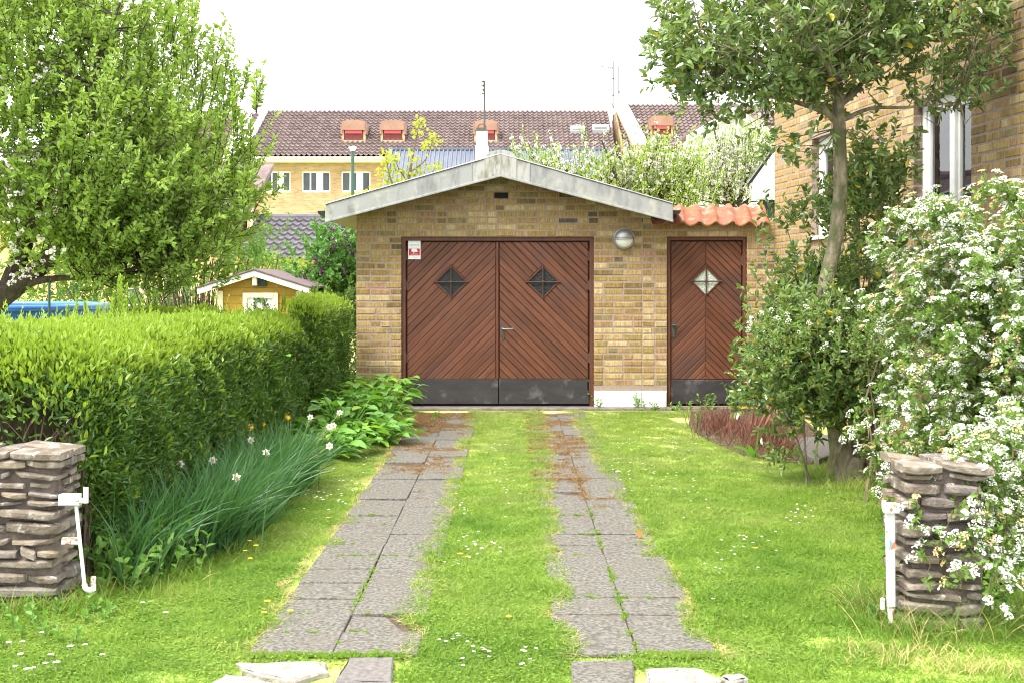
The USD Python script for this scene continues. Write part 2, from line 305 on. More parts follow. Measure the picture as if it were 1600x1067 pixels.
# clear window pane; patterned door glass
MAT['pane'] = usdkit.material(stage, '/World/Looks/pane', {'f': ('fresnel', {'IOR': 1.6}), 't': ('transparent_bsdf', {'color': (0.88, 0.9, 0.9)}), 'gl': ('glossy_bsdf', {'roughness': 0.02, 'color': (0.95, 0.95, 0.95)}), 'm': ('mix_closure', {})},
                              [('f.fac', 'm.fac'), ('t.BSDF', 'm.closure1'), ('gl.BSDF', 'm.closure2')], surface='m.closure')


def rippled(name, col, rough):
    MAT[name] = usdkit.material(stage, f'/World/Looks/{name}', {
        'g': ('geometry', {}), 'v': ('voronoi_texture', {'scale': 75.0, 'randomness': 1.0}), 'r': ('rgb_ramp', {'ramp': [(0.1, tuple(x * 0.55 for x in col)), (0.7, tuple(x * 1.25 for x in col))]}),
        'b': ('bump', {'strength': 0.9, 'distance': 0.006}), 'p': ('principled_bsdf', {'roughness': rough, 'specular_ior_level': 0.25})},
        [('g.position', 'v.vector'), ('v.distance', 'r.fac'), ('r.color', 'p.base_color'), ('v.distance', 'b.height'), ('b.normal', 'p.normal')], surface='p.BSDF')


rippled('glass_dark', (0.022, 0.024, 0.026), 0.3)
rippled('glass_bright', (0.42, 0.47, 0.40), 0.12)


def far_brick(name, c1, c2, mortar, bw=0.235, rh=0.08, rot=(math.pi / 2, 0, 0)):
    MAT[name] = usdkit.material(stage, f'/World/Looks/{name}', {
        'g': ('geometry', {}), 'mp': ('mapping', {'rotation': rot}), 'b': ('brick_texture', {'scale': 1.0, 'brick_width': bw, 'row_height': rh, 'mortar_size': 0.008, 'color1': c1, 'color2': c2, 'mortar': mortar, 'bias': -0.1}),
        'n': ('noise_texture', {'scale': 1.5, 'detail': 4}), 'r': ('rgb_ramp', {'ramp': [(0.3, (0.86, 0.86, 0.86)), (0.7, (1.1, 1.08, 1.05))]}), 'mm': ('mix_color', {'blend_type': 'multiply', 'fac': 1.0, 'use_clamp': False}),
        'p': ('principled_bsdf', {'roughness': 0.9, 'specular_ior_level': 0.15})},
        [('g.position', 'mp.vector'), ('mp.vector', 'b.vector'), ('g.position', 'n.vector'), ('n.fac', 'r.fac'), ('b.color', 'mm.a'), ('r.color', 'mm.b'), ('mm.result', 'p.base_color')], surface='p.BSDF')


far_brick('far_brick', (0.38, 0.265, 0.155), (0.27, 0.18, 0.10), (0.36, 0.27, 0.18))
mk('far_pane', (0.045, 0.055, 0.07), (0.075, 0.085, 0.105), scale=1.2, rough=0.2, spec=0.3)


# ------------------------------------------------------------------ mesh helpers
def cat(ms):
    vs, fs, n = [], [], 0
    for m in ms:
        v, f = (m.vertices, m.faces) if hasattr(m, 'vertices') else m
        v, f = np.asarray(v, float), np.asarray(f, int)
        if not len(v):
            continue
        vs.append(v)
        fs.append(f + n)
        n += len(v)
    return np.vstack(vs), np.vstack(fs)


def box(x0, x1, y0, y1, z0, z1):
    v = np.array([[x, y, z] for x in (x0, x1) for y in (y0, y1) for z in (z0, z1)], float)
    f = np.array([[0, 1, 3], [0, 3, 2], [4, 6, 7], [4, 7, 5], [0, 4, 5], [0, 5, 1], [2, 3, 7], [2, 7, 6], [0, 2, 6], [0, 6, 4], [1, 5, 7], [1, 7, 3]])
    return v, f


def plate(poly, y0, y1, c, close=False):
    """A convex outline in (x, z), anticlockwise seen from -y, with a chamfered front at y0 and its back at y1."""
    p = np.asarray(poly, float)
    n = len(p)
    d = np.roll(p, -1, 0) - p
    d /= np.linalg.norm(d, axis=1, keepdims=True) + 1e-12
    nin = np.stack([-d[:, 1], d[:, 0]], 1)
    npv = np.roll(nin, 1, 0)
    k = nin + npv
    k /= np.maximum((k * nin).sum(1, keepdims=True), 0.3)
    q = p + k * c
    ring = lambda pts, y: np.stack([pts[:, 0], np.full(n, y), pts[:, 1]], 1)
    v = np.vstack([ring(q, y0), ring(p, y0 + c), ring(p, y1)])
    f = []
    for i in range(1, n - 1):
        f.append([0, i, i + 1])
        if close:
            f.append([2 * n, 2 * n + i + 1, 2 * n + i])
    for r in range(2):
        for i in range(n):
            j = (i + 1) % n
            f += [[r * n + i, (r + 1) * n + i, (r + 1) * n + j], [r * n + i, (r + 1) * n + j, r * n + j]]
    return v, np.array(f)


def cbox(x0, x1, y0, y1, z0, z1, c=0.004, close=False):
    return plate([(x0, z0), (x1, z0), (x1, z1), (x0, z1)], y0, y1, c, close)


def extr(poly, y0, y1):
    """Any shapely outline in (x, z), extruded from y0 (front) to y1."""
    out = []
    for g in getattr(poly, 'geoms', [poly]):
        if g.is_empty or g.geom_type != 'Polygon' or g.area < 1e-7:
            continue
        m = trimesh.creation.extrude_polygon(g, y1 - y0, engine='earcut')
        v = np.array(m.vertices)
        out.append((np.stack([v[:, 0], y1 - v[:, 2], v[:, 1]], 1), np.array(m.faces)))
    return cat(out)


def tube(pts, rad, sides=8, caps=True):
    p = np.asarray(pts, float)
    r = np.broadcast_to(np.asarray(rad, float), (len(p),))
    t = np.gradient(p, axis=0)
    t /= np.linalg.norm(t, axis=1, keepdims=True) + 1e-12
    ref = np.array([0.31, 0.83, 0.46])
    a = np.cross(t, ref)
    a /= np.linalg.norm(a, axis=1, keepdims=True) + 1e-12
    b = np.cross(t, a)
    ang = np.arange(sides) * 2 * np.pi / sides
    v = (p[:, None] + r[:, None, None] * (np.cos(ang)[None, :, None] * a[:, None] + np.sin(ang)[None, :, None] * b[:, None])).reshape(-1, 3)
    f = []
    for i in range(len(p) - 1):
        for j in range(sides):
            k = (j + 1) % sides
            A, B, C, D = i * sides + j, i * sides + k, (i + 1) * sides + k, (i + 1) * sides + j
            f += [[A, B, C], [A, C, D]]
    if caps:
        m = (len(p) - 1) * sides
        for j in range(1, sides - 1):
            f += [[0, j + 1, j], [m, m + j, m + j + 1]]
    return v, np.array(f)


def smooth_path(pts, n=4):
    """Catmull-Rom through the points."""
    p = np.asarray(pts, float)
    P = np.vstack([2 * p[0] - p[1], p, 2 * p[-1] - p[-2]])
    out = []
    for i in range(1, len(P) - 2):
        for t in np.arange(n) / n:
            a, b, c, d = P[i - 1], P[i], P[i + 1], P[i + 2]
            out.append(0.5 * (2 * b + (c - a) * t + (2 * a - 5 * b + 4 * c - d) * t * t + (3 * b - a - 3 * c + d) * t ** 3))
    out.append(p[-1])
    return np.array(out)


def sticks(p0, p1, r0, r1):
    """Many thin three-sided rods at once."""
    p0, p1 = np.asarray(p0, float), np.asarray(p1, float)
    n = len(p0)
    d = p1 - p0
    d /= np.linalg.norm(d, axis=1, keepdims=True) + 1e-12
    a = np.cross(d, [0.31, 0.83, 0.46])
    a /= np.linalg.norm(a, axis=1, keepdims=True) + 1e-12
    b = np.cross(d, a)
    r0, r1 = np.broadcast_to(r0, n)[:, None], np.broadcast_to(r1, n)[:, None]
    v = np.empty((n, 6, 3))
    for k in range(3):
        w = math.cos(k * 2.0944) * a + math.sin(k * 2.0944) * b
        v[:, k], v[:, 3 + k] = p0 + w * r0, p1 + w * r1
    q = np.array([[0, 1, 4], [0, 4, 3], [1, 2, 5], [1, 5, 4], [2, 0, 3], [2, 3, 5]])
    return v.reshape(-1, 3), (np.arange(n)[:, None, None] * 6 + q).reshape(-1, 3)


def unit(v):
    return v / (np.linalg.norm(v, axis=-1, keepdims=True) + 1e-12)


def leaves(rng, pos, d, L, W, fold=0.18, droop=0.12, up=0.0, full=True):
    """Leaf-shaped faces at POS along D; up pulls their upper sides towards the sky."""
    n = len(pos)
    d = unit(d)
    nn = rng.normal(size=(n, 3)) * (1 - up) + np.array([0, 0, 1.6]) * up
    s = unit(np.cross(d, nn))
    nn = np.cross(s, d)
    L, W = np.broadcast_to(L, n)[:, None], np.broadcast_to(W, n)[:, None]
    tip = pos + d * L - nn * L * droop
    if not full:
        mid = pos + d * L * 0.5
        v = np.stack([pos, mid - s * W / 2 + nn * W * fold, tip, mid + s * W / 2 + nn * W * fold], 1)
        q = np.array([[0, 1, 2], [0, 2, 3]])
        return v.reshape(-1, 3), (np.arange(n)[:, None, None] * 4 + q).reshape(-1, 3)
    m1, m2 = pos + d * L * 0.32 + nn * L * 0.03, pos + d * L * 0.68 - nn * L * droop * 0.35
    v = np.stack([pos, m1 - s * W * 0.48 + nn * W * fold, m2 - s * W * 0.42 + nn * W * fold, tip, m2 + s * W * 0.42 + nn * W * fold, m1 + s * W * 0.48 + nn * W * fold], 1)
    q = np.array([[0, 1, 2], [0, 2, 3], [0, 3, 4], [0, 4, 5]])
    return v.reshape(-1, 3), (np.arange(n)[:, None, None] * 6 + q).reshape(-1, 3)


def blades(rng, base, d, L, W, bend, seg=4):
    """Grass-like ribbons that bow over towards the horizontal part of their own lean."""
    n = len(base)
    d = unit(d)
    lean = d * [1, 1, 0]
    lean = np.where(np.linalg.norm(lean, axis=1, keepdims=True) > 1e-3, unit(lean), [1, 0, 0])
    s = unit(np.cross(d, [0, 0, 1]) + rng.normal(0, 0.5, (n, 3)))
    L, W, bend = (np.broadcast_to(x, n)[:, None] for x in (L, W, bend))
    vs = []
    p, dd = base.copy(), d.copy()
    for k in range(seg + 1):
        t = k / seg
        w = W * (1 - t ** 2.2) * (0.75 + 0.25 * min(1, 4 * t))
        if k == seg:
            vs.append(p.copy())
        else:
            vs += [p - s * w / 2, p + s * w / 2]
            dd = unit(dd + lean * bend / seg - np.array([0, 0, 1]) * bend * (0.25 + 0.9 * t) / seg)
            p = p + dd * L / seg
    v = np.stack(vs, 1)
    m = v.shape[1]
    q = []
    for k in range(seg - 1):
        a = 2 * k
        q += [[a, a + 1, a + 3], [a, a + 3, a + 2]]
    q.append([2 * seg - 2, 2 * seg - 1, 2 * seg])
    q = np.array(q)
    return v.reshape(-1, 3), (np.arange(n)[:, None, None] * m + q).reshape(-1, 3)


def in_ellipsoids(rng, n, els, shell=0.0):
    """Points in a union of ellipsoids (centre, radii, weight), pushed towards the shell."""
    w = np.array([e[2] for e in els], float)
    k = rng.choice(len(els), n, p=w / w.sum())
    c, r = np.array([e[0] for e in els])[k], np.array([e[1] for e in els])[k]
    return c + r * unit(rng.normal(size=(n, 3))) * (rng.random((n, 1)) ** (1 / 3.0)) ** (1 - shell), c


def on_shoots(rng, start, d, ln, per, spread=0.9, up=0.15, curve=0.0):
    """Leaf positions and directions along shoots."""
    n = len(start)
    d = unit(d)
    t = (np.arange(per)[None, :] + rng.random((n, per))) / per
    ln = np.broadcast_to(ln, n)
    pos = start[:, None] + d[:, None] * (t * ln[:, None])[..., None]
    pos[..., 2] -= curve * t ** 2 * ln[:, None]
    side = unit(np.cross(np.repeat(d, per, 0), rng.normal(size=(n * per, 3))))
    ld = side * spread + np.repeat(d, per, 0) * 0.6 + np.array([0, 0, up]) + rng.normal(0, 0.18, (n * per, 3))
    return pos.reshape(-1, 3), unit(ld)


def roof_sheet(origin, u, v, wu, wv, tu, tv, amp, step):
    """Pantiles as real relief: waves across, a step at every course. v runs up the slope."""
    nu, nv = int(round(wu / tu)), int(round(wv / tv))
    per = 6
    a = np.arange(nu * per + 1) / per
    prof = amp * (0.5 + 0.5 * np.cos(2 * np.pi * (a % 1.0) + 0.6 * np.sin(2 * np.pi * a)))
    rows, ys = [], []
    for k in range(nv):
        ys += [(k * tv, step), (k * tv + tv * 0.985, 0.0)]
    n = np.cross(u, v)
    P = np.array([[np.asarray(origin) + u * (x * tu) + v * y + n * (h + s) for x, h in zip(a, prof)] for y, s in ys])
    R, C = P.shape[:2]
    i, j = np.meshgrid(np.arange(R - 1), np.arange(C - 1), indexing='ij')
    q = np.stack([i * C + j, i * C + j + 1, (i + 1) * C + j + 1, (i + 1) * C + j], -1).reshape(-1, 4)
    return P.reshape(-1, 3), np.vstack([q[:, [0, 1, 2]], q[:, [0, 2, 3]]])


def courses(rng, intervals, joint=0.016):
    """Fills intervals (x0, x1) of one course with stretchers and headers in wild bond."""
    out = []
    for a, b in intervals:
        x, run = a, rng.integers(0, 3)
        if rng.random() < 0.5 and b - a > 0.4:
            w = rng.choice([0.108, 0.16])
            out.append((x, x + w))
            x += w + joint
        while b - x > 0.03:
            w = 0.228 if run < 2 else 0.108
            run = (run + 1) % 3 if rng.random() < 0.8 else rng.integers(0, 3)
            w += rng.normal(0, 0.003)
            if b - x - w < 0.07:
                w = b - x if b - x < 0.27 else (b - x - joint) / 2
            out.append((x, min(x + w, b)))
            x += w + joint
    return out


def minus(iv, cuts):
    for c0, c1 in cuts:
        nxt = []
        for a, b in iv:
            if c1 <= a or c0 >= b:
                nxt.append((a, b))
            else:
                if c0 - a > 0.03:
                    nxt.append((a, c0))
                if b - c1 > 0.03:
                    nxt.append((c1, b))
        iv = nxt
    return iv


def lay(parent, bricks, rng, most, mapping, order=None, name='brick'):
    """Bricks (x0, x1, z0, z1) as parts: the MOST first ones of ORDER singly, the others joined by tone."""
    tones = rng.choice(len(BRICK_TONES), len(bricks), p=BW)
    proud = rng.normal(0, 0.0016, len(bricks))
    order = np.arange(len(bricks)) if order is None else order
    rest = []
    for rank, i in enumerate(order):
        x0, x1, z0, z1 = bricks[i]
        m = cbox(x0, x1, -0.004 + proud[i], 0.09, z0 + rng.normal(0, 0.0012), z1 + rng.normal(0, 0.0012), 0.005)
        m = (mapping(m[0]), m[1])
        if rank < most:
            part(parent, name, m, f'brick_{tones[i]:02d}')
        else:
            rest.append(m)
    if rest:
        part(parent, 'more_bricks', cat(rest), 'brick_mixed', kind='stuff')

mk('clay_tile_dark', (0.212, 0.064, 0.034), (0.306, 0.111, 0.064), scale=7, rough=0.8, bump=0.15, bscale=60, c3=(0.22, 0.17, 0.12), s3=12, lo3=0.52, hi3=0.66, bdist=0.004)

# ================================================================== GROUND
YG = 14.8                                   # the garage's brick face
rng = np.random.default_rng(11)
gx = np.concatenate([[-200, -60, -20, -9], np.arange(-6, 6.01, 0.15), [9, 20, 60, 200]])
gy = np.concatenate([[4.3], np.arange(4.45, 15.0, 0.15), [16, 18, 22, 30, 50, 90, 250]])
GX, GY = np.meshgrid(gx, gy)


def lump(x, y):
    p = np.stack([np.asarray(x) * 0.9, np.asarray(y) * 0.9, np.zeros_like(x)], -1)
    near = np.clip((15 - np.asarray(y)) / 2, 0, 1) * np.clip(6 - np.abs(x), 0, 1)
    drive = np.clip((np.abs(np.asarray(x) + 0.12) - 1.1) / 0.9, 0, 1)
    return (meshkit.fbm(p, 3, 5) - 0.5) * 0.05 * near * drive - 0.004


LEFT_TRACK, RIGHT_TRACK = (-1.09, -0.40), (0.19, 0.85)


def on_track(x, y):
    """1 on the paving that shows, 0 on the lawn; the grass creeps in raggedly."""
    x, y = np.asarray(x, float), np.asarray(y, float)
    w = (meshkit.fbm(np.stack([x * 1.2, y * 3.2, 0 * x], -1), 4, 3) - 0.5) * 0.34
    l = (x > -1.125 + w * 0.6) & (x < -0.445 + w * 0.6)
    rr = 0.895 - 0.022 * (y - 5) + w * 0.4
    rl = 0.195 + 0.01 * (y - 5) + w * 0.5 + 0.07 * np.clip((y - 8.8) / 1.5, 0, 1)
    r = (x > rl) & (x < rr)
    return (l | r) & (y > 4.985)


GZ = lump(GX, GY)
R_, C_ = GX.shape
i_, j_ = np.meshgrid(np.arange(R_ - 1), np.arange(C_ - 1), indexing='ij')
q_ = np.stack([i_ * C_ + j_, i_ * C_ + j_ + 1, (i_ + 1) * C_ + j_ + 1, (i_ + 1) * C_ + j_], -1).reshape(-1, 4)
single('ground', 'lawn ground running from the street up to the garage', 'ground', (np.stack([GX, GY, GZ], -1).reshape(-1, 3), np.vstack([q_[:, [0, 1, 2]], q_[:, [0, 2, 3]]])), 'grass_ground', kind='structure', smooth=True)
single('pavement', 'grey pavement along the street in front of the gate', 'pavement', box(-60, 60, -6, 4.3, -0.15, -0.02), 'roadway', kind='structure')
single('road', 'street beyond the pavement', 'road', box(-60, 60, -40, -6, -0.3, -0.14), 'roadway', kind='structure')

# two strips of concrete slabs
for name, x0, xm, x1, say in (('path', -1.092, -0.742, -0.392, 'left'), ('path', 0.185, 0.520, 0.850, 'right')):
    t = thing(name, f'{say} wheel track of worn concrete slabs, mossy towards the garage', 'path', ((x0 + x1) / 2, 5, 0), kind='structure')
    part(t, 'slab_bed', box(x0 + 0.01, x1 - 0.01, 5.02, 14.3, -0.05, 0.001), 'soil')
    y = 5.035
    k = 0
    while y < 14.2:
        ln = 0.298 + rng.normal(0, 0.004)
        for a, b in ((x0, xm), (xm, x1)):
            off = rng.normal(0, 0.004)
            z = 0.012 + rng.normal(0, 0.003)
            m = cbox(a + 0.003 + rng.normal(0, 0.002), b - 0.003 + rng.normal(0, 0.002), 0, 0.04, y + off + 0.0018, y + ln - 0.0018 + off, 0.003)
            v = np.stack([m[0][:, 0], m[0][:, 2], z - m[0][:, 1]], 1)
            v[:, 2] += (v[:, 0] - a) * rng.normal(0, 0.012) + (v[:, 1] - y) * rng.normal(0, 0.012)
            part(t, 'slab', (v, m[1][:, ::-1]), 'slab')
        y += ln
        k += 1


def flag(poly, z, h, mat, name, label, wob, seed):
    """An irregular flagstone lying flat."""
    r = np.random.default_rng(seed)
    p = np.asarray(poly, float)
    q = []
    for i in range(len(p)):
        a, b = p[i], p[(i + 1) % len(p)]
        for s in (0, 0.25, 0.5, 0.75):
            q.append(a + (b - a) * s + r.normal(0, wob, 2))
    m = plate(q, 0, h, 0.007)
    v = np.stack([m[0][:, 0], m[0][:, 2], z - m[0][:, 1]], 1)
    return v, m[1][:, ::-1]


FLAGS = []


def gpoly(pts, z=0.02):
    return [tuple(ground(px, py, z)[:2]) for px, py in pts][::-1]


for name, label, pts, mat, wob, sd in (
        ('flagstone', 'rough whitish limestone flag at the foot of the left wheel track', [(368, 1036), (505, 1031), (515, 1048), (460, 1064), (395, 1052)], 'slab_white', 0.008, 1),
        ('flagstone', 'smooth pale grey slab at the foot of the left wheel track', [(545, 1027), (615, 1026), (612, 1066), (522, 1064)], 'slab_light', 0.002, 2),
        ('flagstone', 'broken whitish flag cut off at the bottom edge left of the wheel tracks', [(350, 1052), (402, 1060), (440, 1072), (420, 1090), (325, 1082)], 'slab_white', 0.008, 3),
        ('flagstone', 'narrow grey slab lowest under the left wheel track', [(452, 1066), (610, 1069), (606, 1090), (440, 1090)], 'slab_light', 0.003, 4),
        ('flagstone', 'grey concrete slab at the foot of the right wheel track', [(893, 1032), (990, 1030), (993, 1085), (896, 1085)], 'slab', 0.002, 5),
        ('flagstone', 'rough whitish limestone flag at the foot of the right wheel track', [(1006, 1044), (1092, 1041), (1126, 1062), (1120, 1085), (1012, 1085)], 'slab_white', 0.008, 6),
        ('flagstone', 'small whitish stone in the grass right of the right wheel track', [(1128, 1054), (1158, 1051), (1170, 1059), (1140, 1066)], 'slab_white', 0.006, 7)):
    FLAGS.append(Polygon(gpoly(pts)))
    single(name, label, 'flagstone', flag(gpoly(pts), 0.022, 0.05, mat, name, label, wob, sd), mat)

# ================================================================== GARAGE
COURSE, BH, ZT = 0.0786, 0.0595, 2.095       # course height, brick height, top of the door openings
XL, XR, XH = -1.893, 1.58, 3.2               # garage corners, house corner
DX0, DX1, SX0, SX1 = -1.348, 0.997, 1.885, 2.859
PITCH = 0.263
ZAP = 2.83                                   # underside of the roof at the ridge, brick face
XM = (782 - CX) / FPX * YG                   # middle of the gable
slope = lambda x: ZAP - PITCH * abs(x - XM)
rngb = np.random.default_rng(5)
g = thing('garage', 'yellow brick garage with a white gable edge and brown double doors', 'garage', ((XL + XR) / 2, YG, 0))
wall = Polygon([(XL, -0.2), (XR, -0.2), (XR, slope(XR) + 0.1), (XM, ZAP + 0.1), (XL, slope(XL) + 0.1)]).difference(sbox(DX0, -0.3, DX1, ZT)).difference(sbox(-0.215, 2.558, -0.045, 2.632))
part(g, 'wall', extr(wall, YG, YG + 0.12), 'mortar')
part(g, 'side_wall', box(XL, XL + 0.12, YG + 0.121, YG + 6, -0.2, slope(XL)), 'brick_01')
part(g, 'side_wall', box(XR - 0.12, XR, YG + 0.121, YG + 6, -0.2, slope(XR)), 'brick_01')
part(g, 'rear_wall', extr(Polygon([(XL + 0.121, -0.2), (XR - 0.121, -0.2), (XR - 0.121, slope(XR)), (XM, ZAP), (XL + 0.121, slope(XL))]), YG + 5.88, YG + 6), 'brick_01')
bricks = []
for k in range(-27, 10):
    z0 = ZT + k * COURSE + 0.006
    z1 = z0 + BH
    xa, xb = XL, XR
    if z0 > slope(XL):
        half = (ZAP - z0) / PITCH
        xa, xb = max(XL, XM - half), min(XR, XM + half)
    if xb - xa < 0.1 or z1 < 0.0:
        continue
    iv = [(xa, xb)]
    if k < 0:
        iv = minus(iv, [(DX0, DX1)])
        if z0 < 0.22:
            iv = minus(iv, [(DX1, XR + 1)])
    if z1 > 2.558 and z0 < 2.632:
        iv = minus(iv, [(-0.222, -0.038)])
    for a, b in courses(rngb, iv):
        bricks.append((a, b, z0, z1))
bricks = np.array(bricks)
size = (bricks[:, 1] - bricks[:, 0]) + 0.3 * (bricks[:, 2] > 0.6)
lay(g, bricks, rngb, 300, lambda v: v + [0, YG, 0], order=np.argsort(-size))
part(g, 'plinth', cbox(DX1 + 0.002, XR, YG - 0.03, YG + 0.05, -0.1, 0.222, 0.012), 'white_plaster')
part(g, 'threshold', cbox(DX0 - 0.25, XR + 0.35, YG - 0.16, YG + 0.06, -0.1, 0.032, 0.012), 'concrete')
part(g, 'air_vent', cat([cbox(-0.212, -0.048, YG - 0.004, YG + 0.05, 2.56, 2.63, 0.003)] + [cbox(-0.206, -0.054, YG - 0.009, YG, 2.568 + 0.014 * i, 2.577 + 0.014 * i, 0.002) for i in range(4)] + [cbox(-0.135, -0.125, YG - 0.012, YG, 2.55, 2.558, 0.002)]), 'black_void')

# roof: fascia in segments, soffit, ridge cap, sheet, gutters
YF = YG - 0.35
zf = lambda x: 2.808 - PITCH * abs(x - XMF)
XMF = (782 - CX) / FPX * YF
FH = 0.200                                    # fascia height at its ends
ex0, ex1 = (508 - CX) / FPX * YF, (1052 - CX) / FPX * YF


def fascia(xa, xb, name, mat):
    e = lambda x: FH + 0.05 * (1 - abs(x - XMF) / 2.1)
    p = [(xa, zf(xa)), (xb, zf(xb)), (xb, zf(xb) + e(xb)), (xa, zf(xa) + e(xa))]
    return part(g, name, plate(p, YF, YF + 0.035, 0.008, True), mat)


cuts = [ex0, (540 - CX) / FPX * YF - 0.0, (735 - CX) / FPX * YF]
fascia(ex0, XMF - 0.345, 'fascia_board', 'fascia_paint')
fascia(XMF + 0.345, ex1, 'fascia_board', 'fascia_paint')
fascia(XMF - 0.342, XMF - 0.001, 'fascia_board', 'fascia_moss')
fascia(XMF + 0.001, XMF + 0.342, 'fascia_board', 'fascia_moss')
for s in (-1, 1):                             # joint covers, lower bead
    xc = XMF + s * 0.3435
    part(g, 'joint_cover', plate([(xc - 0.012, zf(xc) - 0.005), (xc + 0.012, zf(xc) - 0.005), (xc + 0.012, zf(xc) + 0.262), (xc - 0.012, zf(xc) + 0.262)], YF - 0.006, YF + 0.02, 0.004), 'fascia_paint')
    xe = ex0 if s < 0 else ex1
    a, b = sorted((XMF + s * 0.002, xe))
    part(g, 'lower_edge', plate([(a, zf(a) - 0.016), (b, zf(b) - 0.016), (b, zf(b) + 0.012), (a, zf(a) + 0.012)], YF - 0.012, YF + 0.03, 0.004), 'fascia_paint')
    part(g, 'soffit', plate([(a, zf(a) + 0.02), (b, zf(b) + 0.02), (b, zf(b) + 0.05), (a, zf(a) + 0.05)], YF + 0.036, YG + 6.2, 0.004, True), 'soffit')
    top = lambda x: zf(x) + FH + 0.05 * (1 - abs(x - XMF) / 2.1)
    part(g, 'roof_sheet', plate([(a, top(a) - 0.05), (b, top(b) - 0.05), (b, top(b) - 0.012), (a, top(a) - 0.012)], YF + 0.036, YG + 6.2, 0.004, True), 'roof_felt')
    part(g, 'top_flashing', plate([(a, top(a) + 0.001), (b, top(b) + 0.001), (b, top(b) + 0.014), (a, top(a) + 0.014)], YF - 0.012, YF + 0.12, 0.004, True), 'zinc')
    xg = xe + s * 0.045
    th = np.linspace(0, np.pi, 9)
    zg = top(xe) - 0.075
    ring = [(xg + 0.05 * math.cos(x), zg - 0.05 * math.sin(x)) for x in th]
    outer = Polygon(ring).buffer(0.003)
    part(g, 'gutter', cat([extr(outer.difference(Polygon(ring).buffer(-0.002)).difference(sbox(xg - 0.2, zg - 0.001, xg + 0.2, zg + 0.2)), YF + 0.05, YG + 6.2), extr(outer, YF + 0.045, YF + 0.049)]), 'gutter_black')
th = np.linspace(0, np.pi, 13)
zc = zf(XMF) + 0.15
cap = Polygon([(XMF + 0.19 * math.cos(a), zf(XMF) + 0.19 + 0.115 * math.sin(a)) for a in th] + [(XMF - 0.19, zf(XMF - 0.19) + 0.014), (XMF, zf(XMF) + 0.014), (XMF + 0.19, zf(XMF + 0.19) + 0.014)])
part(g, 'ridge_cap', extr(cap, YF - 0.008, YF + 0.1), 'fascia_moss', smooth=30)
part(g, 'ridge_tile', extr(Polygon([(XMF + 0.16 * math.cos(a), zc + 0.15 * math.sin(a)) for a in th]), YF + 0.102, YG + 6.2), 'roof_felt')
part(g, 'ridge_seam', plate([(XMF - 0.006, zf(XMF) - 0.01), (XMF + 0.006, zf(XMF) - 0.01), (XMF + 0.006, zf(XMF) + 0.29), (XMF - 0.006, zf(XMF) + 0.29)], YF - 0.012, YF - 0.004, 0.002), 'fascia_paint')


# ---- doors
def diamond_pts(cx, cz, r):
    return [(cx, cz - r), (cx + r, cz), (cx, cz + r), (cx - r, cz)]


def planks(parent, x0, x1, z0, z1, way, y, pitch, phase, hole, nm):
    """Diagonal boards clipped to a panel; way +1 rises to the right. Each board is a part with chamfered edges."""
    panel = sbox(x0, z0, x1, z1)
    if hole is not None:
        panel = panel.difference(hole)
    span = (x1 - x0) + (z1 - z0)
    n = int(span / pitch) + 4
    for i in range(-2, n):
        c0 = phase + i * pitch
        if way > 0:     # z - z0 = (x - x0) + c  with c from -(x1-x0)
            b = -(x1 - x0) + c0
            strip = Polygon([(x0 - 1, z0 + b - 1), (x1 + 1, z0 + b + (x1 - x0) + 1), (x1 + 1, z0 + b + (x1 - x0) + 1 + pitch), (x0 - 1, z0 + b - 1 + pitch)])
        else:
            b = c0
            strip = Polygon([(x0 - 1, z0 + b + 1), (x0 - 1, z0 + b + 1 + pitch), (x1 + 1, z0 + b - (x1 - x0) - 1 + pitch), (x1 + 1, z0 + b - (x1 - x0) - 1)])
        s = strip.intersection(panel)
        for gpart in getattr(s, 'geoms', [s]):
            if gpart.geom_type != 'Polygon' or gpart.area < 4e-4:
                continue
            body = gpart.buffer(-0.0015, join_style=2)
            if body.is_empty:
                continue
            body = max(getattr(body, 'geoms', [body]), key=lambda q: q.area)
            hull = body.convex_hull
            if body.area < 3e-4:
                continue
            if hull.area - body.area < 1e-5:
                pts = np.array(hull.exterior.coords)[:-1]
                if Polygon(pts).exterior.is_ccw is False:
                    pts = pts[::-1]
                keep = [k for k in range(len(pts)) if np.linalg.norm(pts[k] - pts[k - 1]) > 0.003]
                pts = pts[keep]
                c = min(0.0065, 0.2 * math.sqrt(body.area))
                m = plate(pts, y, y + 0.02, c)
            else:
                inner = body.buffer(-0.005, join_style=2)
                m = cat([extr(body, y + 0.006, y + 0.02), extr(inner, y, y + 0.0065)])
            part(parent, 'board', m, f'{nm}_{(i * 7 + i // 3) % 4}')


def hinge(parent, x, z, y, h=0.13):
    part(parent, 'hinge', cat([tube([(x, y - 0.012, z - h / 2), (x, y - 0.012, z + h / 2)], 0.008, 8), tube([(x, y - 0.012, z + h / 2), (x, y - 0.012, z + h / 2 + 0.012)], [0.010, 0.004], 8), cbox(x - 0.03, x + 0.03, y - 0.006, y + 0.004, z - h / 2 + 0.01, z + h / 2 - 0.01, 0.002)]), 'rust_iron')


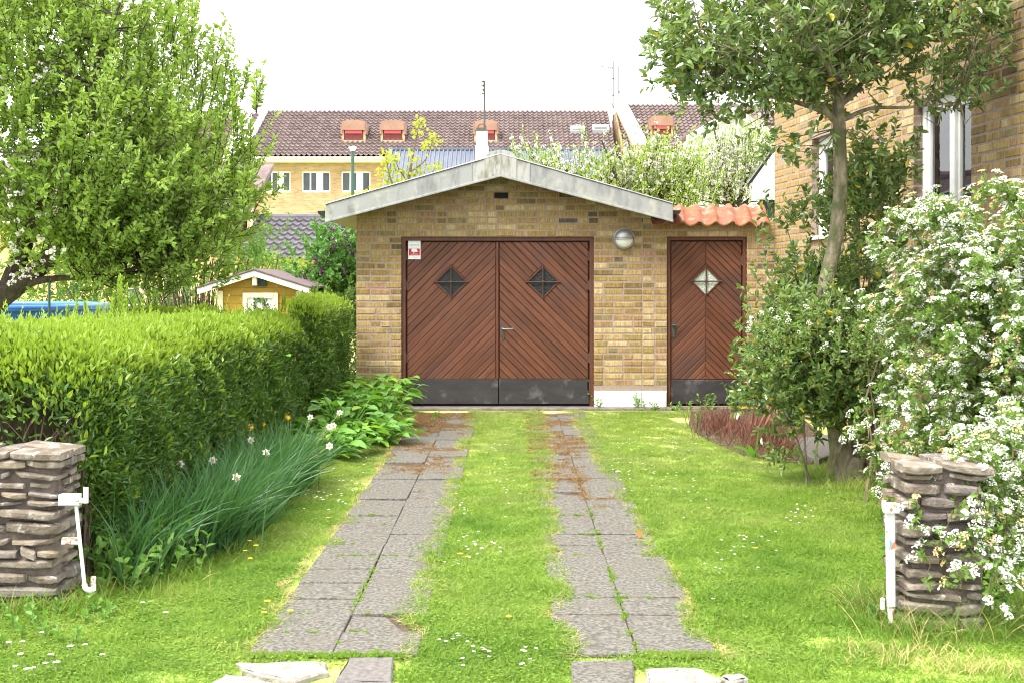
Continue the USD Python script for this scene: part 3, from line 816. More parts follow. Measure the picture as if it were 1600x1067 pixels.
def diamond_window(parent, cx, cz, r, y, glass):
    """Lozenge pane in a bevelled frame with crossed iron bars and hooked ends."""
    outer, inner = Polygon(diamond_pts(cx, cz, r)), Polygon(diamond_pts(cx, cz, r - 0.022))
    w = part(parent, 'diamond_window', extr(outer.difference(inner), y - 0.006, y + 0.02), 'door_wood')
    part(w, 'pane', extr(inner.buffer(0.004, join_style=2), y + 0.010, y + 0.014), glass)
    part(w, 'bar', tube([(cx - r - 0.012, y - 0.012, cz), (cx + r + 0.012, y - 0.012, cz)], 0.0085, 8), 'rust_iron')
    part(w, 'bar', tube([(cx, y - 0.013, cz - r - 0.004), (cx, y - 0.013, cz + r + 0.012)], 0.0085, 8), 'rust_iron')
    part(w, 'rosette', cat([cbox(cx - 0.016, cx + 0.016, y - 0.026, y - 0.012, cz - 0.016, cz + 0.016, 0.005)] + [cbox(a - 0.008, a + 0.008, y - 0.018, y - 0.004, b - 0.008, b + 0.008, 0.003) for a, b in ((cx - r - 0.006, cz), (cx + r + 0.006, cz), (cx, cz + r + 0.006))]), 'rust_iron')


YD = YG + 0.045
fr = sbox(DX0, 0.03, DX1, ZT).difference(sbox(DX0 + 0.05, 0.0, DX1 - 0.05, ZT - 0.05))
part(g, 'door_frame', extr(fr, YD - 0.02, YD + 0.07), 'door_wood')
part(g, 'frame_shadow_gap', box(DX0 - 0.001, DX1 + 0.001, YD - 0.012, YD, ZT - 0.012, ZT + 0.002), 'groove_wood')
xmid = (779.0 - CX) / FPX * YG
zk = 0.36
for k, (a, b, way, dxc) in enumerate(((DX0 + 0.055, xmid - 0.003, 1, 704.5), (xmid + 0.003, DX1 - 0.055, -1, 848.5))):
    d = part(g, 'garage_door', box(a, b, YD + 0.02, YD + 0.05, 0.055, ZT - 0.056), 'groove_wood')
    cxd, czd, r = (dxc - CX) / FPX * YG, EYE - 0.006, 0.205
    x0, x1 = (a + 0.012, b - 0.030) if k == 0 else (a + 0.006, b - 0.012)
    planks(d, x0, x1, zk + 0.002, ZT - 0.062, way, YD, 0.1048, 0.03, Polygon(diamond_pts(cxd, czd, r + 0.001)), 'plank_rise' if way > 0 else 'plank_fall')
    diamond_window(d, cxd, czd, r, YD, 'glass_dark')
    part(d, 'kick_plate', cbox(a + 0.002, b - 0.002, YD - 0.006, YD + 0.019, 0.062, zk, 0.003), 'kick_metal')
    if k == 0:
        part(d, 'cover_strip', cbox(b - 0.028, b + 0.004, YD - 0.016, YD + 0.019, zk + 0.003, ZT - 0.066, 0.006), 'door_wood')
        for z in (1.86, 1.50, 0.62):
            hinge(d, a - 0.006, z, YD)
    else:
        for z in (1.86, 1.50, 0.62, 0.28):
            hinge(d, b + 0.006, z, YD)
        hx, hz = xmid + 0.045, EYE - 0.575
        hp = Polygon([(hx - 0.028, hz + 0.02), (hx - 0.012, hz - 0.03), (hx - 0.022, hz - 0.09), (hx - 0.018, hz - 0.13), (hx, hz - 0.15), (hx + 0.018, hz - 0.13), (hx + 0.022, hz - 0.09), (hx + 0.012, hz - 0.03), (hx + 0.03, hz + 0.02), (hx + 0.024, hz + 0.045), (hx + 0.012, hz + 0.04), (hx, hz + 0.075), (hx - 0.012, hz + 0.04), (hx - 0.024, hz + 0.045)])
        h = part(d, 'handle', extr(hp, YD - 0.008, YD), 'dark_iron')
        part(h, 'lever', tube(smooth_path([(hx, YD - 0.006, hz), (hx, YD - 0.045, hz), (hx + 0.03, YD - 0.055, hz - 0.004), (hx + 0.11, YD - 0.055, hz - 0.002), (hx + 0.135, YD - 0.052, hz + 0.002)], 3), [0.012] * 3 + [0.010] * 9 + [0.009], 8), 'handle_metal', smooth=40)
        part(h, 'keyhole', cat([cbox(hx - 0.005, hx + 0.005, YD - 0.0095, YD - 0.006, hz - 0.115, hz - 0.085, 0.001)]), 'black_void')
part(g, 'door_backing', box(DX0 + 0.01, DX1 - 0.01, YD + 0.075, YD + 0.08, 0.031, ZT + 0.02), 'black_void')
part(g, 'door_gap', box(DX0 + 0.05, DX1 - 0.05, YD + 0.02, YD + 0.06, 0.031, 0.056), 'black_void')

# ---- garden wall with the side door, between garage and house
w = thing('brick_wall', 'yellow brick wall with a narrow brown door between garage and house', 'wall', ((XR + XH) / 2, YG, 0))
ZW = 2.27
body = sbox(XR + 0.001, -0.2, XH - 0.002, ZW).difference(sbox(SX0, -0.3, SX1, ZT))
part(w, 'wall', extr(body, YG, YG + 0.22), 'mortar')
rngw = np.random.default_rng(8)
bricks = []
for k in range(-27, 3):
    z0 = ZT + k * COURSE + 0.006
    if z0 + BH < 0:
        continue
    iv = [(XR + 0.012, XH - 0.008)]
    if k < 0:
        iv = minus(iv, [(SX0, SX1)])
        if z0 < 0.22:
            iv = minus(iv, [(0, SX0)])
    for a, b in courses(rngw, iv):
        bricks.append((a, b, z0, z0 + BH))
bricks = np.array(bricks)
lay(w, bricks, rngw, 300, lambda v: v + [0, YG, 0])
part(w, 'plinth', cbox(XR + 0.001, SX0 - 0.002, YG - 0.03, YG + 0.05, -0.1, 0.222, 0.012), 'white_plaster')
fr = sbox(SX0, 0.03, SX1, ZT).difference(sbox(SX0 + 0.045, 0.0, SX1 - 0.045, ZT - 0.045))
part(w, 'door_frame', extr(fr, YD - 0.02, YD + 0.07), 'door_wood')
a, b = SX0 + 0.05, SX1 - 0.05
d = part(w, 'side_door', box(a, b, YD + 0.02, YD + 0.05, 0.055, ZT - 0.052), 'groove_wood')
cxd, czd, r = (1104 - CX) / FPX * YG, EYE, 0.185
hole = Polygon(diamond_pts(cxd, czd, r + 0.001))
planks(d, a + 0.004, cxd, 0.357, ZT - 0.056, 1, YD, 0.0905, 0.05, hole, 'plank_rise')
planks(d, cxd, b - 0.004, 0.357, ZT - 0.056, -1, YD, 0.0905, 0.05, hole, 'plank_fall')
diamond_window(d, cxd, czd, r, YD, 'glass_bright')
part(d, 'kick_plate', cbox(a + 0.002, b - 0.002, YD - 0.006, YD + 0.019, 0.062, 0.355, 0.003), 'kick_metal')
for z in (1.80, 1.42, 0.6):
    hinge(d, b + 0.004, z, YD)
hx, hz = (1053 - CX) / FPX * YG, EYE - 0.535
h = part(d, 'handle', cat([cbox(hx - 0.026, hx + 0.026, YD - 0.008, YD, hz - 0.15, hz + 0.035, 0.003), cbox(hx - 0.02, hx + 0.02, YD - 0.013, YD - 0.007, hz - 0.14, hz - 0.06, 0.003)]), 'dark_iron')
part(h, 'lever', tube(smooth_path([(hx - 0.005, YD - 0.006, hz), (hx - 0.005, YD - 0.045, hz), (hx + 0.02, YD - 0.055, hz), (hx + 0.075, YD - 0.05, hz - 0.004)], 3), [0.013] * 4 + [0.010] * 6, 8), 'dark_iron', smooth=40)
part(w, 'door_backing', box(SX0 + 0.01, SX1 - 0.01, YD + 0.075, YD + 0.08, 0.031, ZT + 0.02), 'black_void')
part(w, 'door_step', cbox(SX0 - 0.02, SX1 + 0.02, YG - 0.10, YG + 0.06, -0.1, 0.030, 0.012), 'concrete')
# clay tiles on top: each one a curved pantile sloping to the front
for i in range(9):
    x0 = (1026 - CX) / FPX * (YG - 0.1) + i * 0.2005 - 0.06
    if x0 + 0.2 > XH + 0.05:
        break
    rr = np.random.default_rng(40 + i)
    nn = 19
    s = np.linspace(0, 1, nn)
    prof = np.where(s < 0.60, -0.022 * np.sin(np.pi * s / 0.60), 0.026 * np.sin(np.pi * (s - 0.60) / 0.40))
    xs = x0 + s * 0.218
    top, bot = [], []
    jz, jy = rr.normal(0, 0.003), rr.normal(0, 0.006)
    rows = [(YG - 0.13 + jy, ZW - 0.015), (YG + 0.03, ZW + 0.105), (YG + 0.17, ZW + 0.21)]
    V = []
    for y, z in rows:
        V += [np.stack([xs, np.full(nn, y), z + prof + jz + i * 0.0], 1)]
    for y, z in rows:
        V += [np.stack([xs, np.full(nn, y), z + prof + jz - 0.015], 1)]
    V = np.vstack(V)
    F = []
    for k in range(2):
        for j in range(nn - 1):
            a_, b_ = k * nn + j, k * nn + j + 1
            F += [[a_, b_, b_ + nn], [a_, b_ + nn, a_ + nn], [a_ + 3 * nn, b_ + 4 * nn, b_ + 3 * nn], [a_ + 3 * nn, a_ + 4 * nn, b_ + 4 * nn]]
    for j in range(nn - 1):
        for k in (0, 2):
            a_, b_ = k * nn + j, k * nn + j + 1
            F += [[a_, a_ + 3 * nn, b_ + 3 * nn], [a_, b_ + 3 * nn, b_]]
    for j in (0, nn - 1):
        for k in range(2):
            a_ = k * nn + j
            F += [[a_, a_ + nn, a_ + 4 * nn], [a_, a_ + 4 * nn, a_ + 3 * nn]]
    part(w, 'roof_tile', (V, np.array(F)), 'clay_tile_grey' if i in (7,) else 'clay_tile_dark' if i in (0, 4) else 'clay_tile', smooth=40)

# ---- wall lamp
lc = at(975, 373, YG)
l = thing('wall_lamp', 'round steel lamp with a frosted lower half, on the brick between the two doors', 'lamp', (lc[0], YG - 0.005, lc[2]))
ic = trimesh.creation.uv_sphere(1.0, count=[24, 32])
sv = np.array(ic.vertices) * [0.118, 0.085, 0.118]
up = trimesh.Trimesh(sv, ic.faces, process=False)
base = np.array([lc[0], YG - 0.035, lc[2]])


def half(keep, s):
    fz = sv[ic.faces][:, :, 2].mean(1)
    fy = sv[ic.faces][:, :, 1].mean(1)
    m_ = trimesh.Trimesh(sv * s + base, ic.faces[(fz > 0.0) == keep], process=False)
    m_.remove_unreferenced_vertices()
    return m_


part(l, 'hood', half(True, 1.0), 'steel', smooth=True)
part(l, 'glass_dome', half(False, 0.95), 'frost', smooth=True)
part(l, 'rim', tube([base + [0.121 * math.cos(t), 0.0, 0.121 * math.sin(t)] for t in np.linspace(0, 2 * np.pi, 33)], 0.008, 8, False), 'steel', smooth=40)
part(l, 'band', cat([tube([base + [0.119 * math.cos(t), -0.086 * math.sin(t) - 0.003, dz] for t in np.linspace(0, np.pi, 21)], 0.004, 6) for dz in (0.006, -0.012)]), 'steel', smooth=40)
part(l, 'backplate', tube([(lc[0], YG - 0.036, lc[2]), (lc[0], YG - 0.003, lc[2])], 0.115, 24), 'steel', smooth=40)

# ---- alarm sign on the left door
sc = at(647.5, 391, YD)
sg = thing('alarm_sign', 'small white and red alarm company sign high on the left garage door', 'sign', (sc[0], YD - 0.003, sc[2]))
sw, sh = 0.152 / 2, 0.228 / 2
part(sg, 'panel', cbox(sc[0] - sw, sc[0] + sw, YD - 0.0045, YD - 0.0005, sc[2] - sh, sc[2] + sh, 0.0015), 'sign_white')


def lettering(parent, text, height, cx, cz, y, mat, name='lettering', wide=1.0):
    m = meshkit.text_mesh(text, height, depth=0.0012)
    v = np.array(m.vertices)
    v[:, 0] = (v[:, 0] - (v[:, 0].min() + v[:, 0].max()) / 2) * wide
    part(parent, name, (np.stack([cx + v[:, 0], y - v[:, 2], cz + v[:, 1]], 1), np.array(m.faces)), mat)


lettering(sg, 'verisure', 0.018, sc[0], sc[2] + 0.052, YD - 0.0045, 'sign_blue', wide=1.25)
part(sg, 'red_field', cbox(sc[0] - sw + 0.010, sc[0] + sw - 0.010, YD - 0.0065, YD - 0.004, sc[2] - 0.068, sc[2] + 0.016, 0.0008), 'sign_red')
cam_ic = sbox(-0.026, -0.010, 0.022, 0.012).buffer(0.008).union(sbox(0.018, -0.016, 0.034, -0.002).buffer(0.004)).union(sbox(-0.010, -0.034, -0.002, -0.012)).union(Polygon([(-0.006, -0.034), (-0.012, -0.040), (0.0, -0.040)]))
part(sg, 'camera_symbol', extr(affinity.translate(cam_ic, sc[0], sc[2] - 0.006), YD - 0.0085, YD - 0.006), 'sign_white')
part(sg, 'small_print', cat([box(sc[0] - 0.045, sc[0] + 0.045, YD - 0.0080, YD - 0.006, sc[2] - 0.060 + 0.008 * i, sc[2] - 0.057 + 0.008 * i) for i in (0, 1)] + [box(sc[0] - 0.018, sc[0] + 0.06, YD - 0.0055, YD - 0.004, sc[2] - sh + 0.012 + 0.009 * i, sc[2] - sh + 0.015 + 0.009 * i) for i in range(3)] + [box(sc[0] - 0.05, sc[0] + 0.05, YD - 0.0055, YD - 0.004, sc[2] + 0.030, sc[2] + 0.032), box(sc[0] - 0.055, sc[0] + 0.055, YD - 0.0055, YD - 0.004, sc[2] + 0.085, sc[2] + 0.087)]), 'sign_grey')

# ================================================================== HOUSE ON THE RIGHT
HO = np.array([3.2, YG, 0.0])
HU = unit(np.array([0.1044, -0.9945, 0.0]))
HN = np.array([HU[1] * -1, HU[0], 0.0]) * 1.0        # inwards (+x side)
HN = np.array([0.9945, 0.1044, 0.0])
hm = lambda v: HO + np.outer(v[:, 0], HU) + np.outer(v[:, 1], HN) + np.outer(v[:, 2], [0, 0, 1])
hp_ = lambda m: (hm(np.asarray(m[0])), m[1])
h = thing('brick_house', 'tall yellow brick house with white framed windows along the right side', 'house', (3.6, 11.0, 0))
HL, HT = 7.2, 6.4
wins = [(1.28, 2.18, 2.05, 3.13), (3.90, 4.98, 2.05, 3.16), (2.92, 4.22, 3.84, 5.2)]
wl = sbox(0, -0.2, HL, HT)
for a, b, c, e in wins:
    wl = wl.difference(sbox(a, c, b, e))
part(h, 'wall', hp_(extr(wl, 0, 0.14)), 'mortar')
part(h, 'end_wall', hp_(box(0.0, 0.14, 0.141, 6, -0.2, HT)), 'brick_01')
part(h, 'end_wall', hp_(box(HL - 0.14, HL, 0.141, 6, -0.2, HT)), 'brick_01')
part(h, 'rear_wall', hp_(box(0.141, HL - 0.141, 5.86, 6, -0.2, HT)), 'brick_01')
part(h, 'roof', hp_(cat([extr(affinity.translate(Polygon([(-0.3, 0), (HL + 0.3, 0), (HL + 0.3, 0.18), (-0.3, 0.18)]), 0, HT + 0.003), -0.5, 6.3)])), 'roof_brown')
rngh = np.random.default_rng(21)
bricks = []
for k in range(-27, 54):
    z0 = ZT + k * COURSE + 0.006
    if z0 + BH < 0:
        continue
    iv = [(0.0, HL)]
    for a, b, c, e in wins:
        if z0 + BH > c and z0 < e:
            iv = minus(iv, [(a, b)])
    for a, b in courses(rngh, iv):
        bricks.append((a, b, z0, z0 + BH))
bricks = np.array(bricks)
mid = np.stack([(bricks[:, 0] + bricks[:, 1]) / 2, np.zeros(len(bricks)), (bricks[:, 2] + bricks[:, 3]) / 2], 1)
wp = hm(mid)
px, py = CX + FPX * wp[:, 0] / wp[:, 1], HY + FPX * (EYE - wp[:, 2]) / wp[:, 1]
score = 1.0 * ((px > 1500) & (px < 1605) & (py > -20) & (py < 290)) * 3 + 2.0 * ((px > 1205) & (px < 1285) & (py > 165) & (py < 480)) + 2.0 * ((px > 1310) & (px < 1435) & (py > 140) & (py < 320)) + 0.02 / wp[:, 1]
lay(h, bricks, rngh, 300, hm, order=np.argsort(-score))
for a, b, c, e in wins:
    f = part(h, 'window', hp_(extr(sbox(a, c, b, e).difference(sbox(a + 0.07, c + 0.08, b - 0.07, e - 0.07)), 0.085, 0.155)), 'white_paint')
    m_ = (a + b) / 2 + 0.05
    part(f, 'mullion', hp_(cbox(m_ - 0.045, m_ + 0.045, 0.075, 0.15, c + 0.08, e - 0.07, 0.006)), 'white_paint')
    for x0, x1 in ((a + 0.07, m_ - 0.045), (m_ + 0.045, b - 0.07)):
        s = part(f, 'sash', hp_(extr(sbox(x0 + 0.001, c + 0.081, x1 - 0.001, e - 0.071).difference(sbox(x0 + 0.05, c + 0.135, x1 - 0.05, e - 0.125)), 0.10, 0.145)), 'white_paint')
        part(f, 'pane', hp_(box(x0 + 0.045, x1 - 0.045, 0.122, 0.126, c + 0.13, e - 0.12)), 'pane')
    part(f, 'sill', hp_(cbox(a - 0.04, b + 0.04, -0.035, 0.084, c - 0.045, c - 0.003, 0.006)), 'white_paint')
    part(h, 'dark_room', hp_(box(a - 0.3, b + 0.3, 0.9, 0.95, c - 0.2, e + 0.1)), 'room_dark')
    part(f, 'curtain', hp_((np.array([[x, 0.2 + 0.025 * math.sin(x * 55), z] for z in (c + 0.05, e - 0.03) for x in np.linspace(a + 0.02, a + 0.36, 24)]), np.array([[i, i + 1, i + 25] for i in range(23)] + [[i, i + 25, i + 24] for i in range(23)]))), 'curtain')

# white side panel of a lean-to porch beyond the house corner
pc = thing('porch_canopy', 'white sloping side panel of a porch beyond the corner of the brick house', 'canopy', tuple(at(1195, 313, 16.4) * [1, 1, 0]))
pp = [tuple(at(x, y, 16.4)[[0, 2]]) for x, y in ((1176, 314), (1226, 306), (1226, 214), (1176, 284))]
part(pc, 'side_panel', plate(pp, 16.4, 16.46, 0.006, True), 'white_boards')
part(pc, 'roof', extr(Polygon([pp[3], pp[2], (pp[2][0], pp[2][1] + 0.05), (pp[3][0] - 0.06, pp[3][1] - 0.02), (pp[3][0] - 0.06, pp[3][1] - 0.06)]), 16.40, 16.52), 'gutter_black')
part(pc, 'porch_window', cat([box(pp[0][0] + 0.12, pp[1][0], 16.5, 16.56, pp[0][1] - 0.9, pp[0][1] + 0.02)]), 'pole_green')
part(pc, 'porch_wall', box(pp[0][0] + 0.1, pp[1][0], 16.52, 18.4, 0, pp[0][1] - 0.91), 'white_boards')

# ================================================================== BUILDINGS BEHIND
YB = 57.0
S30 = math.tan(math.radians(30))


def facade_window(parent, x0, x1, z0, z1, y, split):
    f = part(parent, 'window', extr(sbox(x0, z0, x1, z1).difference(sbox(x0 + 0.07, z0 + 0.1, x1 - 0.07, z1 - 0.08)), y - 0.03, y + 0.08), 'white_paint')
    xs = [x0 + 0.07] + [x0 + (x1 - x0) * s for s in split] + [x1 - 0.07]
    for i, xx in enumerate(xs[1:-1]):
        wd = 0.16 if i == len(split) - 1 else 0.03
        part(f, 'mullion', box(xx - wd, xx + wd, y - 0.02, y + 0.07, z0 + 0.101, z1 - 0.081), 'white_paint')
    part(f, 'pane', box(x0 + 0.07, x1 - 0.07, y + 0.03, y + 0.036, z0 + 0.1, z1 - 0.08), 'far_pane')
    part(f, 'sill', box(x0 - 0.06, x1 + 0.06, y - 0.1, y - 0.031, z0 - 0.05, z0 - 0.002), 'white_paint')
    return f


def dormer(parent, px0, px1, py0, py1, Yb):
    """Small copper-hooded roof window with a red roller shutter, on a slope that rises to the back."""
    a, b = at(px0, py1, Yb), at(px1, py0, Yb)
    x0, x1, z0, z1 = a[0], b[0], a[2], b[2]
    y = Yb
    d = part(parent, 'dormer', cat([box(x0, x0 + 0.10, y, y + 1.6, z0, z1 - 0.35), box(x1 - 0.10, x1, y, y + 1.6, z0, z1 - 0.35), box(x0 + 0.10, x1 - 0.10, y - 0.02, y + 0.1, z0 - 0.02, z0 + 0.07)]), 'dormer_cream')
    xm, wd = (x0 + x1) / 2, (x1 - x0) / 2 - 0.02
    th = np.linspace(math.radians(18), math.radians(162), 11)
    arc = [(xm + wd / math.cos(math.radians(18)) * math.cos(t), z1 - 0.10 + 0.10 * (math.sin(t) - math.sin(th[0])) - 0.01) for t in th]
    part(d, 'hood', extr(Polygon([(x1 - 0.02, z1 - 0.52)] + arc + [(x0 + 0.02, z1 - 0.52)]), y - 0.08, y + 2.4), 'copper_paint')
    for s, xx in ((-1, x0), (1, x1)):
        part(d, 'side_wing', plate([(xx - 0.05, z1 - 0.72), (xx + 0.05, z1 - 0.72), (xx + 0.05, z1 - 0.22), (xx - 0.05, z1 - 0.22)], y - 0.05, y + 0.6, 0.01), 'copper_paint')
    part(d, 'shutter_box', box(x0 + 0.16, x1 - 0.16, y - 0.045, y + 0.05, z1 - 0.68, z1 - 0.53), 'red_trim')
    part(d, 'shutter', cat([box(x0 + 0.101, x1 - 0.101, y + 0.04, y + 0.08, z0 + 0.07, z1 - 0.52)] + [box(x0 + 0.11, x1 - 0.11, y + 0.02, y + 0.045, z0 + 0.08 + 0.06 * i, z0 + 0.125 + 0.06 * i) for i in range(int((z1 - z0 - 0.78) / 0.06))]), 'shutter_red')


def row_house(px0, px1, py_ridge, py_eave, label, windows, dormers, skylights, depth=5.2, verge=False, firewall=None):
    x0, x1 = at(px0, 0, YB)[0], at(px1, 0, YB)[0]
    ze = at(0, py_eave, YB)[2]
    zr = at(0, py_ridge, YB + depth)[2]
    t = thing('row_house', label, 'house', ((x0 + x1) / 2, YB + 3, 0))
    wl = sbox(x0, 0, x1, ze)
    for a, b, c, e in windows:
        wl = wl.difference(sbox(at(a, 0, YB)[0], at(0, e, YB)[2], at(b, 0, YB)[0], at(0, c, YB)[2]))
    part(t, 'wall', extr(wl, YB, YB + 0.3), 'far_brick')
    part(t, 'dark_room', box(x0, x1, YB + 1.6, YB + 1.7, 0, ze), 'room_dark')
    for nm, bx_ in (('side_wall', (x0, x0 + 0.25, YB + 0.301, YB + 2 * depth, 0, ze - 0.1)), ('side_wall', (x1 - 0.25, x1, YB + 0.301, YB + 2 * depth, 0, ze - 0.1)), ('rear_wall', (x0, x1, YB + 2 * depth, YB + 2 * depth + 0.2, 0, ze - 0.1))):
        part(t, nm, box(*bx_), 'far_brick')
    v = unit(np.array([0, depth + 0.5, zr - ze + 0.1]))
    ln = math.hypot(depth + 0.5, zr - ze)
    r = part(t, 'roof', roof_sheet((x0, YB - 0.5, ze - 0.02), np.array([1.0, 0, 0]), v, x1 - x0, ln, 0.24, ln / 16, 0.085, 0.075), 'roof_brown')
    part(t, 'rear_roof', (np.array([[x0, YB + depth, zr], [x1, YB + depth, zr], [x1, YB + 2 * depth + 0.5, ze], [x0, YB + 2 * depth + 0.5, ze]]), np.array([[0, 1, 2], [0, 2, 3]])), 'roof_brown')
    part(t, 'ridge', box(x0, x1, YB + depth - 0.22, YB + depth + 0.2, zr - 0.05, zr + 0.16), 'zinc')
    part(t, 'gutter', cat([box(x0, x1, YB - 0.66, YB - 0.5, ze - 0.13, ze - 0.02)]), 'white_paint')
    part(t, 'eaves_board', box(x0, x1, YB - 0.5, YB - 0.003, ze - 0.24, ze - 0.1), 'white_paint')
    for a, b, c, e in windows:
        facade_window(t, at(a, 0, YB)[0], at(b, 0, YB)[0], at(0, e, YB)[2], at(0, c, YB)[2], YB + 0.12, (0.30, 0.62))
    for a, b, c, e in dormers:
        zz = at(0, e, YB)[2]
        Yd = YB
        for _ in range(5):
            Yd = YB - 0.5 + (at(0, e, Yd)[2] - ze) / v[2] * v[1]
        dormer(t, a, b, c, e, Yd)
    for a, b, c, e in skylights:
        Yd = YB
        for _ in range(6):
            Yd = YB - 0.5 + (at(0, e, Yd)[2] - ze) / v[2] * v[1]
        p0, p1 = at(a, e, Yd), at(b, c, Yd)
        n = np.array([0, -v[2], v[1]])
        ln2 = (p1[2] - p0[2]) / v[2]
        q = [np.array([xx, p0[1], p0[2]]) + v * s + n * h for h in (0.0, 0.24) for s in (0, ln2) for xx in (p0[0], p1[0])]
        s_ = part(t, 'skylight', (np.array(q), np.array([[4, 5, 7], [4, 7, 6], [0, 1, 5], [0, 5, 4], [0, 4, 6], [0, 6, 2], [1, 3, 7], [1, 7, 5]])), 'zinc')
        q2 = [np.array([xx, p0[1], p0[2]]) + v * s + n * 0.25 for s in (0.05, ln2 * 0.45) for xx in (p0[0] + 0.08, p1[0] - 0.08)]
        part(s_, 'pane', (np.array(q2), np.array([[0, 1, 3], [0, 3, 2]])), 'roof_dark')
    for nm, xx in (('gable', x0), ('gable', x1 - 0.2)):
        m = plate([(YB, ze - 0.099), (YB + 2 * depth, ze - 0.099), (YB + depth, zr - 0.1)], 0, 0.19, 0.01, True)
        part(t, nm, (np.stack([xx + m[0][:, 1], m[0][:, 0], m[0][:, 2]], 1), m[1]), 'far_brick')
    if verge:
        p = [(YB - 0.6, ze - 0.02), (YB + depth, zr + 0.0), (YB + depth, zr + 0.28), (YB - 0.6, ze + 0.26)]
        m = plate(p, -0.28, 0.02, 0.02, True)
        part(t, 'verge_board', (np.stack([x0 + m[0][:, 1], m[0][:, 0], m[0][:, 2]], 1), m[1]), 'white_paint')
        part(t, 'downpipe', tube([(x0 + 0.25, YB - 0.12, ze - 0.2), (x0 + 0.25, YB - 0.12, 0)], 0.07, 8), 'white_paint')
    if firewall:
        for (xa, top) in firewall:
            p = [(YB - 0.75, ze - 0.4), (YB + depth, zr + 0.0), (YB + depth, zr + top), (YB - 0.75, ze - 0.15 + top)]
            m = plate([(a_, b_) for a_, b_ in p], -0.22, 0.22, 0.02, True)
            vv = np.stack([xa + m[0][:, 1] + (YB + depth - m[0][:, 0]) * 0.10, m[0][:, 0], m[0][:, 2]], 1)
            part(t, 'gable_wall', (vv, m[1]), 'dormer_cream')
            k = (zr - ze) / (depth + 0.75)
            p = [(YB - 0.85, ze - 0.18 + top), (YB + depth + 0.1, zr + top), (YB + depth + 0.1, zr + top + 0.10), (YB - 0.85, ze - 0.08 + top)]
            m = plate(p, -0.36, 0.36, 0.02, True)
            vv = np.stack([xa + m[0][:, 1] + (YB + depth - m[0][:, 0]) * 0.10, m[0][:, 0], m[0][:, 2]], 1)
            part(t, 'wall_coping', (vv, m[1]), 'white_paint')
    return t


WZ = (268, 301)
rh = row_house(386, 962, 176, 247, 'yellow brick row house with brown tiled roof, three windows and three small copper hooded dormers', [(411, 454, *WZ), (471, 516, *WZ), (533, 579, *WZ), (620, 664, *WZ)],
               [(534, 571, 187, 222), (595, 632, 187, 222), (741, 777, 187, 222)], [(892, 914, 202, 212), (926, 952, 199, 210)], verge=True)
row_house(974, 1240, 166, 240, 'row house further right with brown tiled roof, one dormer and a white gable wall', [], [(1016, 1052, 180, 214)], [], firewall=[(at(963, 0, YB + 5)[0], 0.5)])
row_house(150, 376, 180, 250, 'row house seen behind the big apple tree, its roof end by the white verge', [(200, 240, 280, 312), (290, 335, 280, 312)], [], [], firewall=[(at(383, 0, YB + 5)[0], 0.1)])

# antennas
def antenna(px, py0, py1, Y, label, arms):
    a, b = at(px, py1, Y), at(px, py0, Y)
    t = thing('antenna', label, 'antenna', tuple(a))
    part(t, 'mast', tube([a, b], 0.035, 8), 'dark_iron')
    for (dx0, dx1, py, n, tilt) in arms:
        p, q = at(px + dx0, py, Y), at(px + dx1, py + tilt, Y)
        bo = part(t, 'boom', tube([p, q], 0.018, 6), 'dark_iron')
        for i in range(n):
            c = p + (q - p) * (i + 0.5) / n
            part(bo, 'element', tube([c + [0, -0.35, 0.0], c + [0, 0.35, 0.0]], 0.01, 5), 'dark_iron')
    return t


antenna(757, 127, 238, 42, 'thin antenna mast on the white chimney of the blue roofed house', [(-4, -1, 128, 2, 0), (-5, -1, 134, 2, 0), (-5, -1, 141, 2, 0), (-4, 1, 147, 2, 0)])
antenna(958, 97, 205, 60, 'taller antenna mast at the white gable wall, its arm pointing left', [(-22, 1, 104, 7, 3), (-3, 3, 123, 2, 0), (-5, 3, 149, 3, 0)])
antenna(967, 104, 158, 61, 'shorter antenna mast right of the taller one, its arm pointing right', [(-3, 16, 144, 6, 1), (4, 7, 147, 2, 2)])
dc = at(956, 175, 59.5)
t = thing('satellite_dish', 'white round satellite dish on the antenna mast by the gable wall', 'satellite dish', tuple(dc))
th = np.linspace(0, 2 * np.pi, 20, endpoint=False)
part(t, 'dish', (np.vstack([dc + [0, 0.08, 0]] + [dc + [r * math.cos(a), -0.08 * r / 0.2 * r / 0.2 * 0.3, r * math.sin(a)] for r in (0.09, 0.17) for a in th]), np.array([[0, 1 + (k + 1) % 20, 1 + k] for k in range(20)] + [[1 + k, 1 + (k + 1) % 20, 21 + (k + 1) % 20] for k in range(20)] + [[1 + k, 21 + (k + 1) % 20, 21 + k] for k in range(20)])), 'lamp_white')
part(t, 'bracket', tube([dc + [0, 0.1, 0], dc + [0.12, 0.5, 0.0]], 0.03, 6), 'dark_iron')

# blue metal roofed house with a chimney
YM = 40.0
t = thing('metal_roofed_house', 'house with a ribbed blue grey metal roof and a white chimney behind the garage', 'house', (0, YM + 3, 0))
c0, c1 = at(600, 300, YM), at(962, 300, YM)
zt = at(0, 234, YM + 3.0)[2]
zb = at(0, 318, YM)[2]
v = unit(np.array([0, 3.0, zt - zb]))
n = np.cross([1.0, 0, 0], v)
nr = 50
L = math.hypot(3.0, zt - zb)
V = []
step = (c1[0] - c0[0]) / nr
for i in range(nr):
    for s, hh in ((0, 0), (0.55, 0), (0.65, 0.045), (0.9, 0.045)):
        V.append((c0[0] + (i + s) * step, hh))
V.append((c1[0], 0))
P = np.array([[x, YM, zb] + v * s * L + n * hh for s in (0, 1) for x, hh in V])
m = len(V)
part(t, 'roof', (P, np.array([[i, i + 1, m + i + 1] for i in range(m - 1)] + [[i, m + i + 1, m + i] for i in range(m - 1)])), 'blue_metal')
